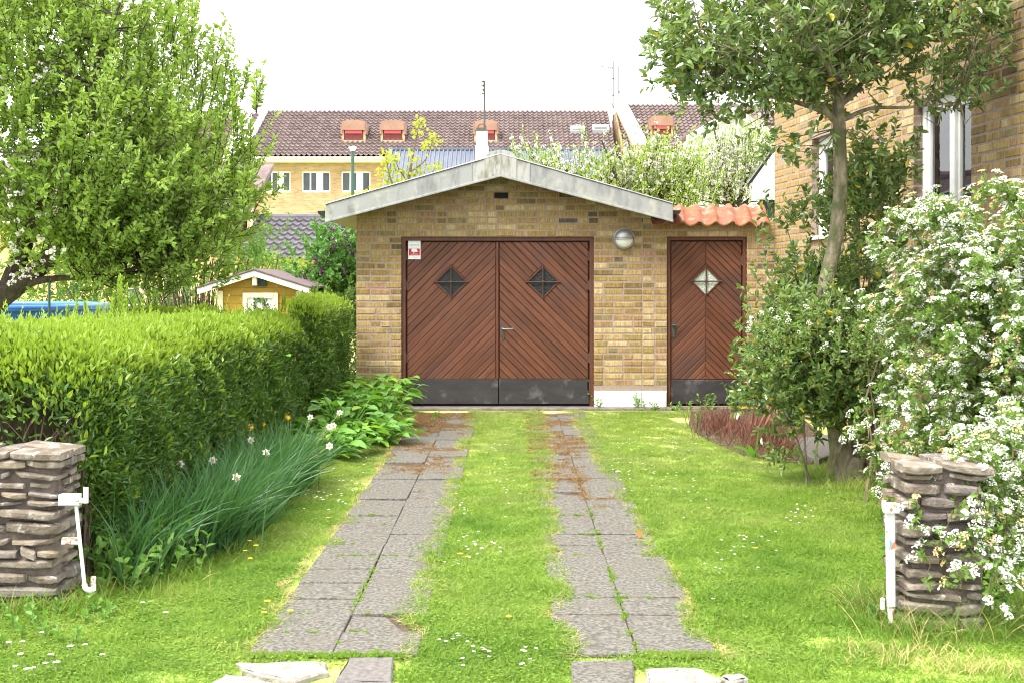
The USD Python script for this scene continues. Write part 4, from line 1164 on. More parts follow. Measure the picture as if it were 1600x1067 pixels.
part(t, 'rear_roof', (np.array([[c0[0], YM + 3, zt], [c1[0], YM + 3, zt], [c1[0], YM + 6, zb], [c0[0], YM + 6, zb]]), np.array([[0, 1, 2], [0, 2, 3]])), 'blue_metal')
part(t, 'verge', cat([plate([(YM - 0.02, zb - 0.12), (YM + 3.0, zt - 0.12), (YM + 3.0, zt + 0.08), (YM - 0.02, zb + 0.08)], 0, 0.14, 0.01, True)]) if False else (lambda m: (np.stack([c0[0] - 0.14 + m[0][:, 1], m[0][:, 0], m[0][:, 2]], 1), m[1]))(plate([(YM - 0.02, zb - 0.12), (YM + 3.0, zt - 0.12), (YM + 3.0, zt + 0.08), (YM - 0.02, zb + 0.08)], 0, 0.14, 0.01, True)), 'blue_metal')
part(t, 'ridge_flashing', box(c0[0] - 0.1, c1[0], YM + 2.9, YM + 3.1, zt - 0.02, zt + 0.06), 'blue_metal')
part(t, 'wall', cat([box(c0[0] + 0.1, c1[0] - 0.1, YM + 0.3, YM + 5.7, 0, zb - 0.02)]), 'white_boards')
ch = at(753, 250, YM + 1.2)
k0, k1 = at(743, 0, YM + 1.2)[0], at(763, 0, YM + 1.2)[0]
c = part(t, 'chimney', cat([box(k0, k1, YM + 1.0, YM + 1.6, zb + 0.4, at(0, 228, YM + 1)[2]), box(k0 + 0.03, k1 - 0.03, YM + 1.04, YM + 1.56, at(0, 228, YM + 1)[2], at(0, 205, YM + 1)[2])]), 'white_paint')
part(c, 'chimney_pot', cat([box(k0 + 0.03, k1 - 0.06, YM + 1.02, YM + 1.5, at(0, 205, YM + 1)[2], at(0, 200, YM + 1)[2])] + [tube([np.array([(k0 + k1) / 2 + 0.14 * math.cos(a), YM + 1.25, at(0, 199, YM + 1)[2] + 0.14 * math.sin(a)]) for a in np.linspace(0, np.pi, 9)], 0.02, 6)]), 'dark_iron')

# white gabled house behind the blossom
t = thing('gable_house', 'white boarded gable of a house behind the blossoming trees', 'house', tuple(at(1150, 440, 36) * [1, 1, 0]))
pk = [(1048, 290), (1070, 222), (1145, 176), (1215, 222), (1230, 300)]
z_ = [at(x, y, 36.0)[[0, 2]] for x, y in pk]
gw = Polygon([(z_[0][0], 0), (z_[4][0], 0), tuple(z_[3]), tuple(z_[2]), tuple(z_[1])])
part(t, 'wall', extr(gw, 36, 36.2), 'white_boards')
part(t, 'batten', cat([box(x, x + 0.03, 35.97, 36.0, 2.0, min(zz, 99)) for x in np.arange(z_[0][0] + 0.1, z_[4][0], 0.22) for zz in [max(2.1, min(gw.intersection(sbox(x, 0, x + 0.03, 99)).bounds[3] if not gw.intersection(sbox(x, 0, x + 0.03, 99)).is_empty else 2.1, 99) - 0.1)]]), 'white_boards')
for a, b in ((1, 2), (2, 3)):
    p, q = z_[a], z_[b]
    part(t, 'barge_board', plate([(p[0], p[1] - 0.1), (q[0], q[1] - 0.1), (q[0], q[1] + 0.14), (p[0], p[1] + 0.14)], 35.7, 35.76, 0.01, True), 'zinc')
    part(t, 'roof', plate([(p[0], p[1] + 0.14), (q[0], q[1] + 0.14), (q[0], q[1] + 0.22), (p[0], p[1] + 0.22)], 35.7, 42, 0.01, True), 'roof_brown')
part(t, 'window', extr(Polygon([tuple(at(x, y, 35.9)[[0, 2]]) for x, y in ((1130, 240), (1138, 240), (1134, 210))]), 35.9, 35.99), 'roof_dark')

# street lamp
p0, p1 = at(551, 440, 46) * [1, 1, 0], at(551, 236, 46)
t = thing('street_lamp', 'green street lamp post with a white head in front of the row house', 'street lamp', tuple(p0))
part(t, 'pole', tube([p0, p1 * [1, 1, 0.5], p1], [0.09, 0.075, 0.06], 10), 'pole_green')
part(t, 'lamp_head', tube([p1 + [0, 0, -0.02], p1 + [0, 0, 0.02], p1 + [0, 0, 0.10], p1 + [0, 0, 0.15], p1 + [0, 0, 0.17]], [0.07, 0.09, 0.15, 0.14, 0.06], 14), 'lamp_white')

# low shed with a dark tiled roof
t = thing('tiled_shed', 'low building with a dark pantile roof left of the garage', 'shed', (-5, 31, 0))
ZS0, YS = at(0, 408, 28)[2], 28.0
ztop = at(0, 341, 31.2)[2]
v = unit(np.array([0, 3.2, ztop - ZS0]))
L = math.hypot(3.2, ztop - ZS0)
xa, xb = at(375, 0, 29)[0], at(530, 0, 29)[0]
part(t, 'roof', roof_sheet((xa, YS, ZS0), np.array([1.0, 0, 0]), v, xb - xa, L, 0.2, L / 9, 0.055, 0.05), 'roof_dark')
part(t, 'ridge', tube([(xa, YS + 3.2, ztop), (xb, YS + 3.2, ztop)], 0.11, 10), 'roof_dark')
part(t, 'wall', box(xa + 0.1, xb - 0.1, YS + 0.35, YS + 0.5, 0, ZS0 + 0.05), 'cream_wall')
part(t, 'rear_wall', box(xa + 0.1, xb - 0.1, YS + 6, YS + 6.2, 0, ZS0), 'cream_wall')
part(t, 'rear_roof', (np.array([[xa, YS + 3.2, ztop], [xb, YS + 3.2, ztop], [xb, YS + 6.4, ZS0], [xa, YS + 6.4, ZS0]]), np.array([[0, 1, 2], [0, 2, 3]])), 'roof_dark')

# cream house behind the pool with a white door and window
t = thing('cream_house', 'low cream rendered house glimpsed between hedge and tree at far left', 'house', tuple(at(230, 440, 30) * [1, 1, 0]))
xa, xb = at(-60, 0, 30)[0], at(372, 0, 30)[0]
part(t, 'wall', box(xa, xb, 30, 30.3, 0, 3.0), 'cream_wall')
part(t, 'roof', plate([(30 - 0.5, 2.9), (33, 4.4), (33, 4.5), (30 - 0.5, 3.0)], xa - 0.3, xb + 0.3, 0.01, True) if False else (lambda m: (np.stack([m[0][:, 1], m[0][:, 0], m[0][:, 2]], 1), m[1]))(plate([(29.5, 3.001), (33, 4.6), (33, 4.75), (29.5, 3.15)], xa - 0.3, xb + 0.3, 0.01, True)), 'roof_brown')
for nm, a, b, c, e in (('door', 258, 272, 410, 520), ('window', 112, 128, 442, 470), ('window', 200, 222, 448, 478), ('window', 284, 300, 440, 478)):
    p, q = at(a, e, 30), at(b, c, 30)
    f = part(t, nm, box(p[0], q[0], 29.95, 29.997, max(0, p[2]), q[2]), 'white_paint')
    part(f, 'pane', box(p[0] + 0.05, q[0] - 0.05, 29.94, 29.948, max(0.1, p[2] + 0.06), q[2] - 0.06), 'room_dark')

# playhouse
YP = 17.0
t = thing('playhouse', 'small yellow garden playhouse with white barge boards behind the hedge', 'playhouse', tuple(at(400, 440, YP + 0.8) * [1, 1, 0]))
q = lambda x, y, Y=YP: tuple(at(x, y, Y)[[0, 2]])
A, B, C = q(309, 452), q(397, 424), q(486, 452)
front = Polygon([q(336, 640), q(470, 640), q(470, 450), q(397, 428), q(336, 450)])
cl = 0
zlo = at(0, 640, YP)[2]
x0p, x1p = at(336, 0, YP)[0], at(470, 0, YP)[0]
for k in range(15):
    zz = 0.0 + k * 0.112
    bd = front.intersection(sbox(x0p + 0.085, zz + 0.003, x1p - 0.085, zz + 0.110))
    dr = sbox(q(377, 0)[0] - 0.0, 0, q(432, 0)[0], q(0, 458)[1])
    bd = bd.difference(dr)
    for gp in getattr(bd, 'geoms', [bd]):
        if gp.geom_type == 'Polygon' and gp.area > 1e-3:
            part(t, 'board', extr(gp, YP + 0.12 + 0.0, YP + 0.14), 'yellow_boards')
part(t, 'wall', extr(front.intersection(sbox(-99, 0, 99, 99)), YP + 0.141, YP + 0.18), 'yellow_boards')
for xx in (x0p, x1p - 0.05):
    part(t, 'side_wall', box(xx, xx + 0.05, YP + 0.181, YP + 1.7, 0, q(0, 450)[1]), 'yellow_boards')
for xx in (x0p, x1p - 0.08):
    part(t, 'corner_board', box(xx, xx + 0.083, YP + 0.10, YP + 0.139, 0, q(0, 455)[1]), 'cream_paint')
dx0, dx1, dz = q(377, 0)[0], q(432, 0)[0], q(0, 458)[1]
part(t, 'door_frame', extr(sbox(dx0, 0, dx1, dz).difference(sbox(dx0 + 0.06, -1, dx1 - 0.06, dz - 0.07)), YP + 0.09, YP + 0.139), 'cream_paint')
d = part(t, 'door', box(dx0 + 0.061, dx1 - 0.061, YP + 0.11, YP + 0.139, 0.02, dz - 0.072), 'white_paint')
for (P0, P1) in ((A, B), (B, C)):
    part(t, 'barge_board', plate([(P0[0], P0[1] - 0.075), (P1[0], P1[1] - 0.075), (P1[0], P1[1] + 0.01), (P0[0], P0[1] + 0.01)], YP - 0.02, YP + 0.01, 0.005, True), 'white_paint')
    part(t, 'roof', plate([(P0[0], P0[1] + 0.011), (P1[0], P1[1] + 0.011), (P1[0], P1[1] + 0.035), (P0[0], P0[1] + 0.035)], YP - 0.04, YP + 1.9, 0.005, True), 'roof_felt')
part(t, 'ridge_beam', box(B[0] - 0.03, B[0] + 0.03, YP + 0.012, YP + 0.12, B[1] - 0.20, B[1] - 0.085), 'cream_paint')
sx0, sz0 = q(393, 448)
sx1, sz1 = q(414, 438)
part(t, 'name_board', extr(Polygon([(sx0, sz0), (sx1, sz0), (sx1, sz1), (sx1 + 0.01, sz1 + 0.005), ((sx0 + sx1) / 2, sz1 + 0.035), (sx0 - 0.01, sz1 + 0.005), (sx0, sz1)]), YP + 0.08, YP + 0.115), 'green_black')
wr = np.array([(dx0 + dx1) / 2, YP + 0.10, dz - 0.17])
part(d, 'wreath', leaves(np.random.default_rng(3), np.array([wr + [0.085 * math.cos(a), 0, 0.085 * math.sin(a)] for a in np.linspace(0, 6.28, 150)]) + np.random.default_rng(4).normal(0, 0.015, (150, 3)), np.random.default_rng(5).normal(size=(150, 3)), 0.05, 0.02), 'leaf_holly')

# pool and the pole beside it
pcn = np.array([-6.55, 14.6, 0])
t = thing('pool', 'round blue garden pool behind the hedge at far left', 'pool', tuple(pcn))
RP, HP = 1.62, 1.24
th = np.linspace(0, 2 * np.pi, 49)
rg = lambda r, z: np.array([pcn + [r * math.cos(a), r * math.sin(a), z] for a in th[:-1]])
V = np.vstack([rg(RP, 0), rg(RP, HP)])
F = np.array([[i, (i + 1) % 48, 48 + (i + 1) % 48] for i in range(48)] + [[i, 48 + (i + 1) % 48, 48 + i] for i in range(48)])
part(t, 'pool_wall', (V, F), 'pool_blue', smooth=40)
V = np.vstack([rg(RP - 0.02, 0.2), rg(RP - 0.02, HP)])
part(t, 'liner', (V, F[:, ::-1]), 'pool_blue', smooth=40)
part(t, 'rim', tube([pcn + [RP * math.cos(a), RP * math.sin(a), HP + 0.01] for a in th], 0.035, 8, False), 'pool_blue', smooth=50)
V = np.vstack([[pcn + [0, 0, HP - 0.12]], rg(RP - 0.021, HP - 0.10)])
part(t, 'cover', (V, np.array([[0, 1 + i, 1 + (i + 1) % 48] for i in range(48)])), 'pool_liner')
p0 = at(77, 440, 13.4) * [1, 1, 0]
single('garden_pole', 'thin dark green pole standing in front of the blue pool', 'pole', tube([p0, at(77, 441, 13.4)], 0.014, 8), 'pole_green')

# ================================================================== STONE GATE WALLS
STN = ('stone_a', 'stone_b', 'stone_c', 'stone_a')


def stone(rng, x0, x1, y0, y1, z0, z1):
    """An irregular split stone: a hull of jittered points, its ends of uneven thickness, a broken front."""
    n = 7
    pts = []
    tl, tr_, tilt = rng.uniform(0.62, 1.0), rng.uniform(0.62, 1.0), rng.normal(0, 0.006)
    for i in range(n):
        u = i / (n - 1)
        th_ = (z1 - z0) * (tl + (tr_ - tl) * u) * (0.88 + 0.16 * math.sin(math.pi * u)) * rng.uniform(0.85, 1.08)
        zm = (z0 + z1) / 2 + tilt * (u - 0.5) * 2 + rng.normal(0, 0.002)
        x = x0 + (x1 - x0) * (u + rng.normal(0, 0.02))
        fr_ = y0 + rng.uniform(-0.010, 0.018) + 0.012 * (2 * abs(u - 0.5)) ** 6
        pts += [(x, fr_ + rng.uniform(0, 0.006), zm + th_ * 0.30), (x, fr_ + rng.uniform(0, 0.010), zm - th_ * 0.34), (x, fr_ + 0.018, zm + th_ * 0.5), (x, fr_ + 0.014, zm - th_ * 0.5), (x, y1, zm + th_ * 0.45), (x, y1, zm - th_ * 0.45)]
    m = trimesh.convex.convex_hull(np.array(pts))
    return np.array(m.vertices), np.array(m.faces)


def stone_wall(label, x0, x1, y0, y1, top, seed, side):
    """Rough stones in thin courses around a mortar core; SIDE says which end shows (+1 right, -1 left)."""
    r = np.random.default_rng(seed)
    t = thing('stone_wall', label, 'wall', ((x0 + x1) / 2, (y0 + y1) / 2, 0))
    core = trimesh.creation.box((x1 - x0 - 0.07, y1 - y0 - 0.07, top + 0.06)).subdivide().subdivide().subdivide().subdivide()
    cv = np.array(core.vertices)
    cv += (meshkit.fbm(cv * 9, 3, seed)[:, None] - 0.5) * 0.035 * np.sign(cv) * [1, 1, 0.3]
    part(t, 'mortar', (cv + [(x0 + x1) / 2, (y0 + y1) / 2, top / 2 - 0.055], core.faces), 'stone_mortar')
    z = -0.06
    while z < top - 0.062:
        h = r.choice([0.028, 0.036, 0.044, 0.050, 0.058])
        gap = r.uniform(0.008, 0.020)
        x = x0 + r.uniform(-0.02, 0.01)
        while x < x1 - 0.05:
            wd = r.choice([0.08, 0.12, 0.16, 0.2, 0.26]) * r.uniform(0.85, 1.15)
            if x + wd > x1 - 0.09:
                wd = x1 - x + r.uniform(-0.01, 0.025)
            hh = h * r.uniform(0.75, 1.2)
            part(t, 'stone', stone(r, x, x + wd - r.uniform(0.006, 0.03), y0 - r.uniform(-0.014, 0.026), y0 + 0.15, z, z + hh), STN[r.integers(0, 4)])
            x += wd
        ye = y0 + 0.13
        xe = x1 if side > 0 else x0
        while ye < y1 - 0.03:
            wd = r.uniform(0.08, 0.16)
            if ye + wd > y1 - 0.06:
                wd = y1 - ye
            dx = r.uniform(-0.015, 0.02)
            part(t, 'stone', stone(r, xe - 0.12 if side > 0 else xe - dx, xe + dx if side > 0 else xe + 0.12, ye, ye + wd - 0.012, z + r.uniform(-0.006, 0.006), z + h), STN[r.integers(0, 4)])
            ye += wd
        z += h + gap
    x = x0 - 0.02
    while x < x1 - 0.03:
        wd = r.uniform(0.13, 0.24)
        if x + wd > x1 - 0.12:
            wd = x1 - x + 0.025
        for (ya, yb) in ((y0 - 0.025, y0 + (y1 - y0) * 0.55), (y0 + (y1 - y0) * 0.56, y1 + 0.02)):
            part(t, 'cap_stone', stone(r, x, x + wd - 0.012, ya, yb, top - 0.050, top + r.uniform(-0.006, 0.010)), STN[r.integers(0, 4)])
        x += wd
    return t


stone_wall('low wall of rough stacked stones at the bottom left in front of the hedge', -3.3, -2.155, 5.77, 6.08, 0.745, 4, 1)
stone_wall('short gate pillar of rough stacked stones at the bottom right under the white blossom', 1.755, 2.12, 5.40, 5.72, 0.745, 9, -1)

# white gate irons
t = thing('gate_post', 'thin white painted gate iron with hooks on the left stone wall', 'gate post', (-2.06, 5.80, 0.1))
a, b = at(118, 781, 5.76), at(132, 912, 5.72)
part(t, 'rod', tube([a, (a + b) / 2, b], 0.0085, 8), 'old_white', smooth=40)
part(t, 'bracket', cat([cbox(a[0] - 0.075, a[0] + 0.022, 5.735, 5.785, a[2] - 0.022, a[2] + 0.028, 0.006, True), cbox(a[0] + 0.01, a[0] + 0.05, 5.745, 5.77, a[2] - 0.012, a[2] + 0.010, 0.004, True)]), 'old_white')
part(t, 'pin', tube([(a[0] + 0.05, 5.757, a[2] - 0.012), (a[0] + 0.05, 5.757, a[2] + 0.062)], 0.012, 10), 'old_white', smooth=40)
part(t, 'hook', tube(smooth_path([b, b + [0.006, 0, -0.02], b + [0.03, 0, -0.03], b + [0.042, 0, -0.02]], 3), 0.013, 8), 'old_white', smooth=40)
part(t, 'pin', tube([b + [0.042, 0, -0.03], b + [0.042, 0, 0.035]], 0.012, 10), 'rusty_white', smooth=40)
e = at(113, 843, 5.78)
part(t, 'wall_plate', cbox(e[0] - 0.04, e[0] + 0.035, 5.745, 5.775, e[2] - 0.016, e[2] + 0.014, 0.005, True), 'rusty_white')
t = thing('gate_post', 'white painted flat iron bar with a torn sticker beside the right stone pillar', 'gate post', (1.70, 5.42, 0.1))
a, b = at(1389, 790, 5.42), at(1391, 948, 5.40)
p = lambda x, y, Y=5.42: tuple(at(x, y, Y)[[0, 2]])
part(t, 'bar', plate([p(1386, 948), p(1398, 947), p(1397, 792), p(1383, 793)], 5.405, 5.425, 0.004, True), 'old_white')
part(t, 'top_bracket', cat([cbox(p(1383, 0)[0], p(1403, 0)[0], 5.39, 5.45, p(0, 800)[1], p(0, 786)[1], 0.006, True)]), 'old_white')
part(t, 'rust_patch', cbox(p(1386, 0)[0], p(1393, 0)[0], 5.386, 5.392, p(0, 799)[1], p(0, 791)[1], 0.001), 'rusty_white')
part(t, 'hook', tube(smooth_path([np.array([p(1386, 797)[0], 5.40, p(0, 797)[1]]), np.array([p(1380, 797)[0], 5.39, p(0, 797)[1]]), np.array([p(1378, 790)[0], 5.39, p(0, 790)[1]]), np.array([p(1378, 779)[0], 5.39, p(0, 779)[1]])], 3), 0.010, 8), 'old_white', smooth=40)
part(t, 'lower_hook', tube([at(1379, 951, 5.40), at(1379, 934, 5.40)], 0.010, 8), 'old_white', smooth=40)
part(t, 'foot', plate([p(1388, 972), p(1393, 972), p(1397, 949), p(1386, 949)], 5.405, 5.42, 0.003, True), 'rusty_white')
part(t, 'sticker', extr(Polygon([p(1390, 857), p(1397, 854), p(1397, 843), p(1392, 848)]), 5.4035, 5.4048), 'sticker_orange')
part(t, 'sticker', extr(Polygon([p(1387.5, 858), p(1391, 852), p(1393, 847), p(1388.5, 840)]), 5.4030, 5.4042), 'sticker_blue')

# ================================================================== PLANTS
def tree_wood(t, rng, trunk, limbs, mat, sides=10, name='trunk'):
    """trunk: (points, radii); limbs: the same, joined into the trunk mesh."""
    for k, (pts, r) in enumerate([trunk] + limbs):
        p = smooth_path(pts, 4)
        rr = np.interp(np.linspace(0, 1, len(p)), np.linspace(0, 1, len(r)), r)
        part(t, name if k == 0 else 'limb', tube(p, rr, sides if k == 0 else 7), mat, smooth=50)


def limb_points(limbs):
    return np.vstack([smooth_path(p, 6) for p, _ in limbs])


def twigs_to(rng, starts, wood, r0, r1, sag=0.1):
    """A bowed twig from the nearest lower piece of wood to each start."""
    p0 = []
    for s in starts:
        d = np.linalg.norm(wood - s, axis=1) + 0.9 * np.maximum(0, wood[:, 2] - s[2] + 0.15)
        p0.append(wood[np.argmin(d)])
    p0 = np.array(p0)
    mid = (p0 + starts) / 2 + rng.normal(0, 0.05, starts.shape) - [0, 0, sag * 0.5]
    return cat([sticks(p0, mid, r0, (r0 + r1) / 2), sticks(mid, starts, (r0 + r1) / 2, r1)])


def clumps(rng, els, n, per, sd, shell=0.35):
    c, cc = in_ellipsoids(rng, n, els, shell)
    s = np.repeat(c, per, 0) + rng.normal(0, sd, (n * per, 3))
    return c, s, np.repeat(cc, per, 0)


def blossoms(rng, pos, r, petal, per):
    """Little balls of petals round each point."""
    n = len(pos)
    d = unit(rng.normal(size=(n * per, 3)) + [0, -0.3, 0.5])
    p = np.repeat(pos, per, 0) + d * r * rng.uniform(0.55, 1.0, (n * per, 1))
    side = unit(np.cross(d, rng.normal(size=(n * per, 3))))
    return leaves(rng, p - side * petal / 2, side + d * 0.2, petal, petal * 0.8, fold=0.1, droop=0.0, full=False)


# ---- big apple tree on the left
r = np.random.default_rng(101)
t = thing('apple_tree', 'large apple tree in fresh leaf overhanging the hedge on the left', 'tree', (-5.3, 11.4, 0))
YA = 11.3
tr = ([(-5.75, 11.5, -0.05), (-5.45, 11.4, 0.6), (-4.95, YA, 1.22), (-4.45, YA, 1.62)], [0.17, 0.14, 0.115, 0.085])
lm = [([(-4.45, YA, 1.62), (-4.0, 11.2, 2.0), (-3.6, 11.1, 2.5), (-3.3, 11.0, 3.1)], [0.09, 0.07, 0.05, 0.025]),
      ([(-4.6, YA, 1.52), (-4.2, 11.2, 1.58), (-3.6, 11.1, 1.62), (-3.0, 11.0, 1.85)], [0.045, 0.03, 0.022, 0.010]),
      ([(-4.7, YA, 1.45), (-4.5, 11.5, 2.2), (-4.3, 11.6, 3.0), (-4.15, 11.5, 4.1)], [0.09, 0.07, 0.05, 0.02]),
      ([(-5.2, YA, 1.0), (-5.3, 11.1, 2.0), (-5.1, 11.0, 3.2), (-5.0, 11.0, 4.4)], [0.10, 0.08, 0.05, 0.02]),
      ([(-4.25, 11.2, 1.8), (-3.9, 10.8, 2.5), (-3.7, 10.7, 3.3), (-3.45, 10.7, 4.0)], [0.05, 0.04, 0.03, 0.012]),
      ([(-5.3, YA, 0.9), (-5.0, 10.6, 1.7), (-4.7, 10.1, 2.2), (-4.3, 9.8, 2.6)], [0.07, 0.05, 0.04, 0.015]),
      ([(-4.6, YA, 1.5), (-4.1, 11.9, 2.2), (-3.4, 12.1, 2.7), (-2.9, 12.2, 2.9)], [0.06, 0.05, 0.03, 0.012])]
tree_wood(t, r, tr, lm, 'bark_dark')
els = [((-4.5, 11.2, 2.85), (1.55, 1.5, 1.1), 3.0), ((-3.55, 11.3, 2.45), (0.92, 1.2, 0.85), 1.5), ((-4.9, 11.0, 3.9), (1.3, 1.2, 1.0), 2.0), ((-3.85, 11.2, 3.5), (0.85, 1.0, 0.75), 1.2), ((-5.4, 10.7, 2.65), (1.1, 1.0, 0.75), 0.8), ((-3.15, 11.3, 2.2), (0.75, 0.9, 0.38), 0.8), ((-3.7, 10.9, 1.98), (0.6, 0.6, 0.24), 0.5), ((-3.4, 11.2, 1.78), (0.75, 0.7, 0.24), 0.75)]
c, s, cc = clumps(r, els, 440, 8, 0.13, 0.3)
out = unit(s - np.array([-4.4, 11.2, 2.2]))
d = out * 0.55 + np.array([0, 0, 0.75]) + r.normal(0, 0.35, s.shape)
ln = r.uniform(0.15, 0.45, len(s))
# upright water shoots that make the spiky outline on the right
sp = np.array([at(x, y, 11.2 + r.normal(0, 0.4)) for x, y in ((272, 20), (276, 40), (300, 70), (372, 150), (392, 170), (362, 170), (330, 110), (345, 130), (380, 240), (272, 70), (268, 110), (282, 130), (305, 110), (300, 160), (325, 180), (338, 150), (352, 190), (372, 215), (365, 260), (385, 280), (340, 240), (310, 230), (385, 320), (180, 40), (150, 60), (215, 60), (120, 30), (60, 20), (205, 90), (240, 120))])
s = np.vstack([s, np.repeat(sp, 5, 0) + r.normal(0, 0.05, (len(sp) * 5, 3))])
d = np.vstack([d, np.array([0.12, 0, 1.0]) + r.normal(0, 0.13, (len(sp) * 5, 3))])
ln = np.concatenate([ln, r.uniform(0.25, 0.52, len(sp) * 5)])
pos, ld = on_shoots(r, s, d, ln, 20, 0.9, 0.05, 0.1)
n = len(pos)
L = r.uniform(0.040, 0.070, n)
pale = (r.random(n) < np.clip(0.35 + 0.3 * (pos[:, 2] - 2.2), 0.18, 0.55))
part(t, 'crown', leaves(r, pos[~pale], ld[~pale], L[~pale], L[~pale] * 0.52, 0.15, 0.2, 0.25), 'leaf_apple', kind='stuff')
part(t, 'young_leaves', leaves(r, pos[pale], ld[pale], L[pale], L[pale] * 0.5, 0.15, 0.2, 0.25), 'leaf_apple_pale', kind='stuff')
wd = limb_points([tr] + lm)
part(t, 'twigs', cat([twigs_to(r, c, wd, 0.010, 0.004), sticks(s, s + unit(d) * ln[:, None], 0.005, 0.002)]), 'bark_dark', kind='stuff')
bl = np.array([at(x + r.normal(0, 5), y + r.normal(0, 5), 10.3 + r.normal(0, 0.25)) for x, y in ((10, 410), (22, 398), (38, 425), (52, 412), (62, 388), (86, 392), (96, 398), (14, 440), (40, 435), (20, 305), (8, 270), (36, 300), (60, 110), (70, 116), (50, 250), (15, 120), (26, 260), (45, 280), (6, 385), (70, 130), (30, 350), (12, 330), (55, 335))])
part(t, 'blossom', blossoms(r, np.repeat(bl, 3, 0) + r.normal(0, 0.03, (len(bl) * 3, 3)), 0.022, 0.022, 12), 'bloom_apple', kind='stuff')


# ---- hedge
def hedge_surface(rng, n, box_, rad, tops, seed, amp=1.0):
    """Points on the outside of a rounded hedge (x0,x1,y0,y1,z) with outward directions: front, right side, left side and top."""
    x0, x1, y0, y1, zt = box_
    a = np.array([(x1 - x0) * zt, (y1 - y0) * zt * 1.15, (y1 - y0) * zt * 0.25, (x1 - x0) * (y1 - y0) * tops])
    k = rng.choice(4, n, p=a / a.sum())
    u, v = rng.random(n), rng.random(n)
    # nearer parts get more leaves
    yy = y0 + (y1 - y0) * u ** 1.35
    P, N = np.zeros((n, 3)), np.zeros((n, 3))
    for i in range(4):
        m = k == i
        if i == 0:
            P[m] = np.stack([x0 + (x1 - x0) * u[m], np.full(m.sum(), y0), zt * v[m]], 1)
            N[m] = [0, -1, 0]
        elif i in (1, 2):
            P[m] = np.stack([np.full(m.sum(), x1 if i == 1 else x0), yy[m], zt * v[m]], 1)
            N[m] = [1 if i == 1 else -1, 0, 0]
        else:
            P[m] = np.stack([x0 + (x1 - x0) * v[m], yy[m], np.full(m.sum(), zt)], 1)
            N[m] = [0, 0, 1]
    # round the corners
    lo, hi = np.array([x0 + rad, y0 + rad, 0.0]), np.array([x1 - rad, y1 - rad, zt - rad])
    q = np.clip(P, lo, hi)
    dd = P - q
    ln = np.linalg.norm(dd, axis=1, keepdims=True)
    f = ln > 1e-6
    P = np.where(f, q + dd / np.maximum(ln, 1e-6) * rad, P)
    N = np.where(f, dd / np.maximum(ln, 1e-6), N)
    bump = (meshkit.fbm(P * 2.6, 4, seed) - 0.5) * 0.42 + (meshkit.fbm(P * 0.8, 2, seed + 3) - 0.5) * 0.30
    bump = np.where(N[:, 2] > 0.6, bump * 0.55 - 0.02, bump)
    return P + N * bump[:, None] * amp, N, bump


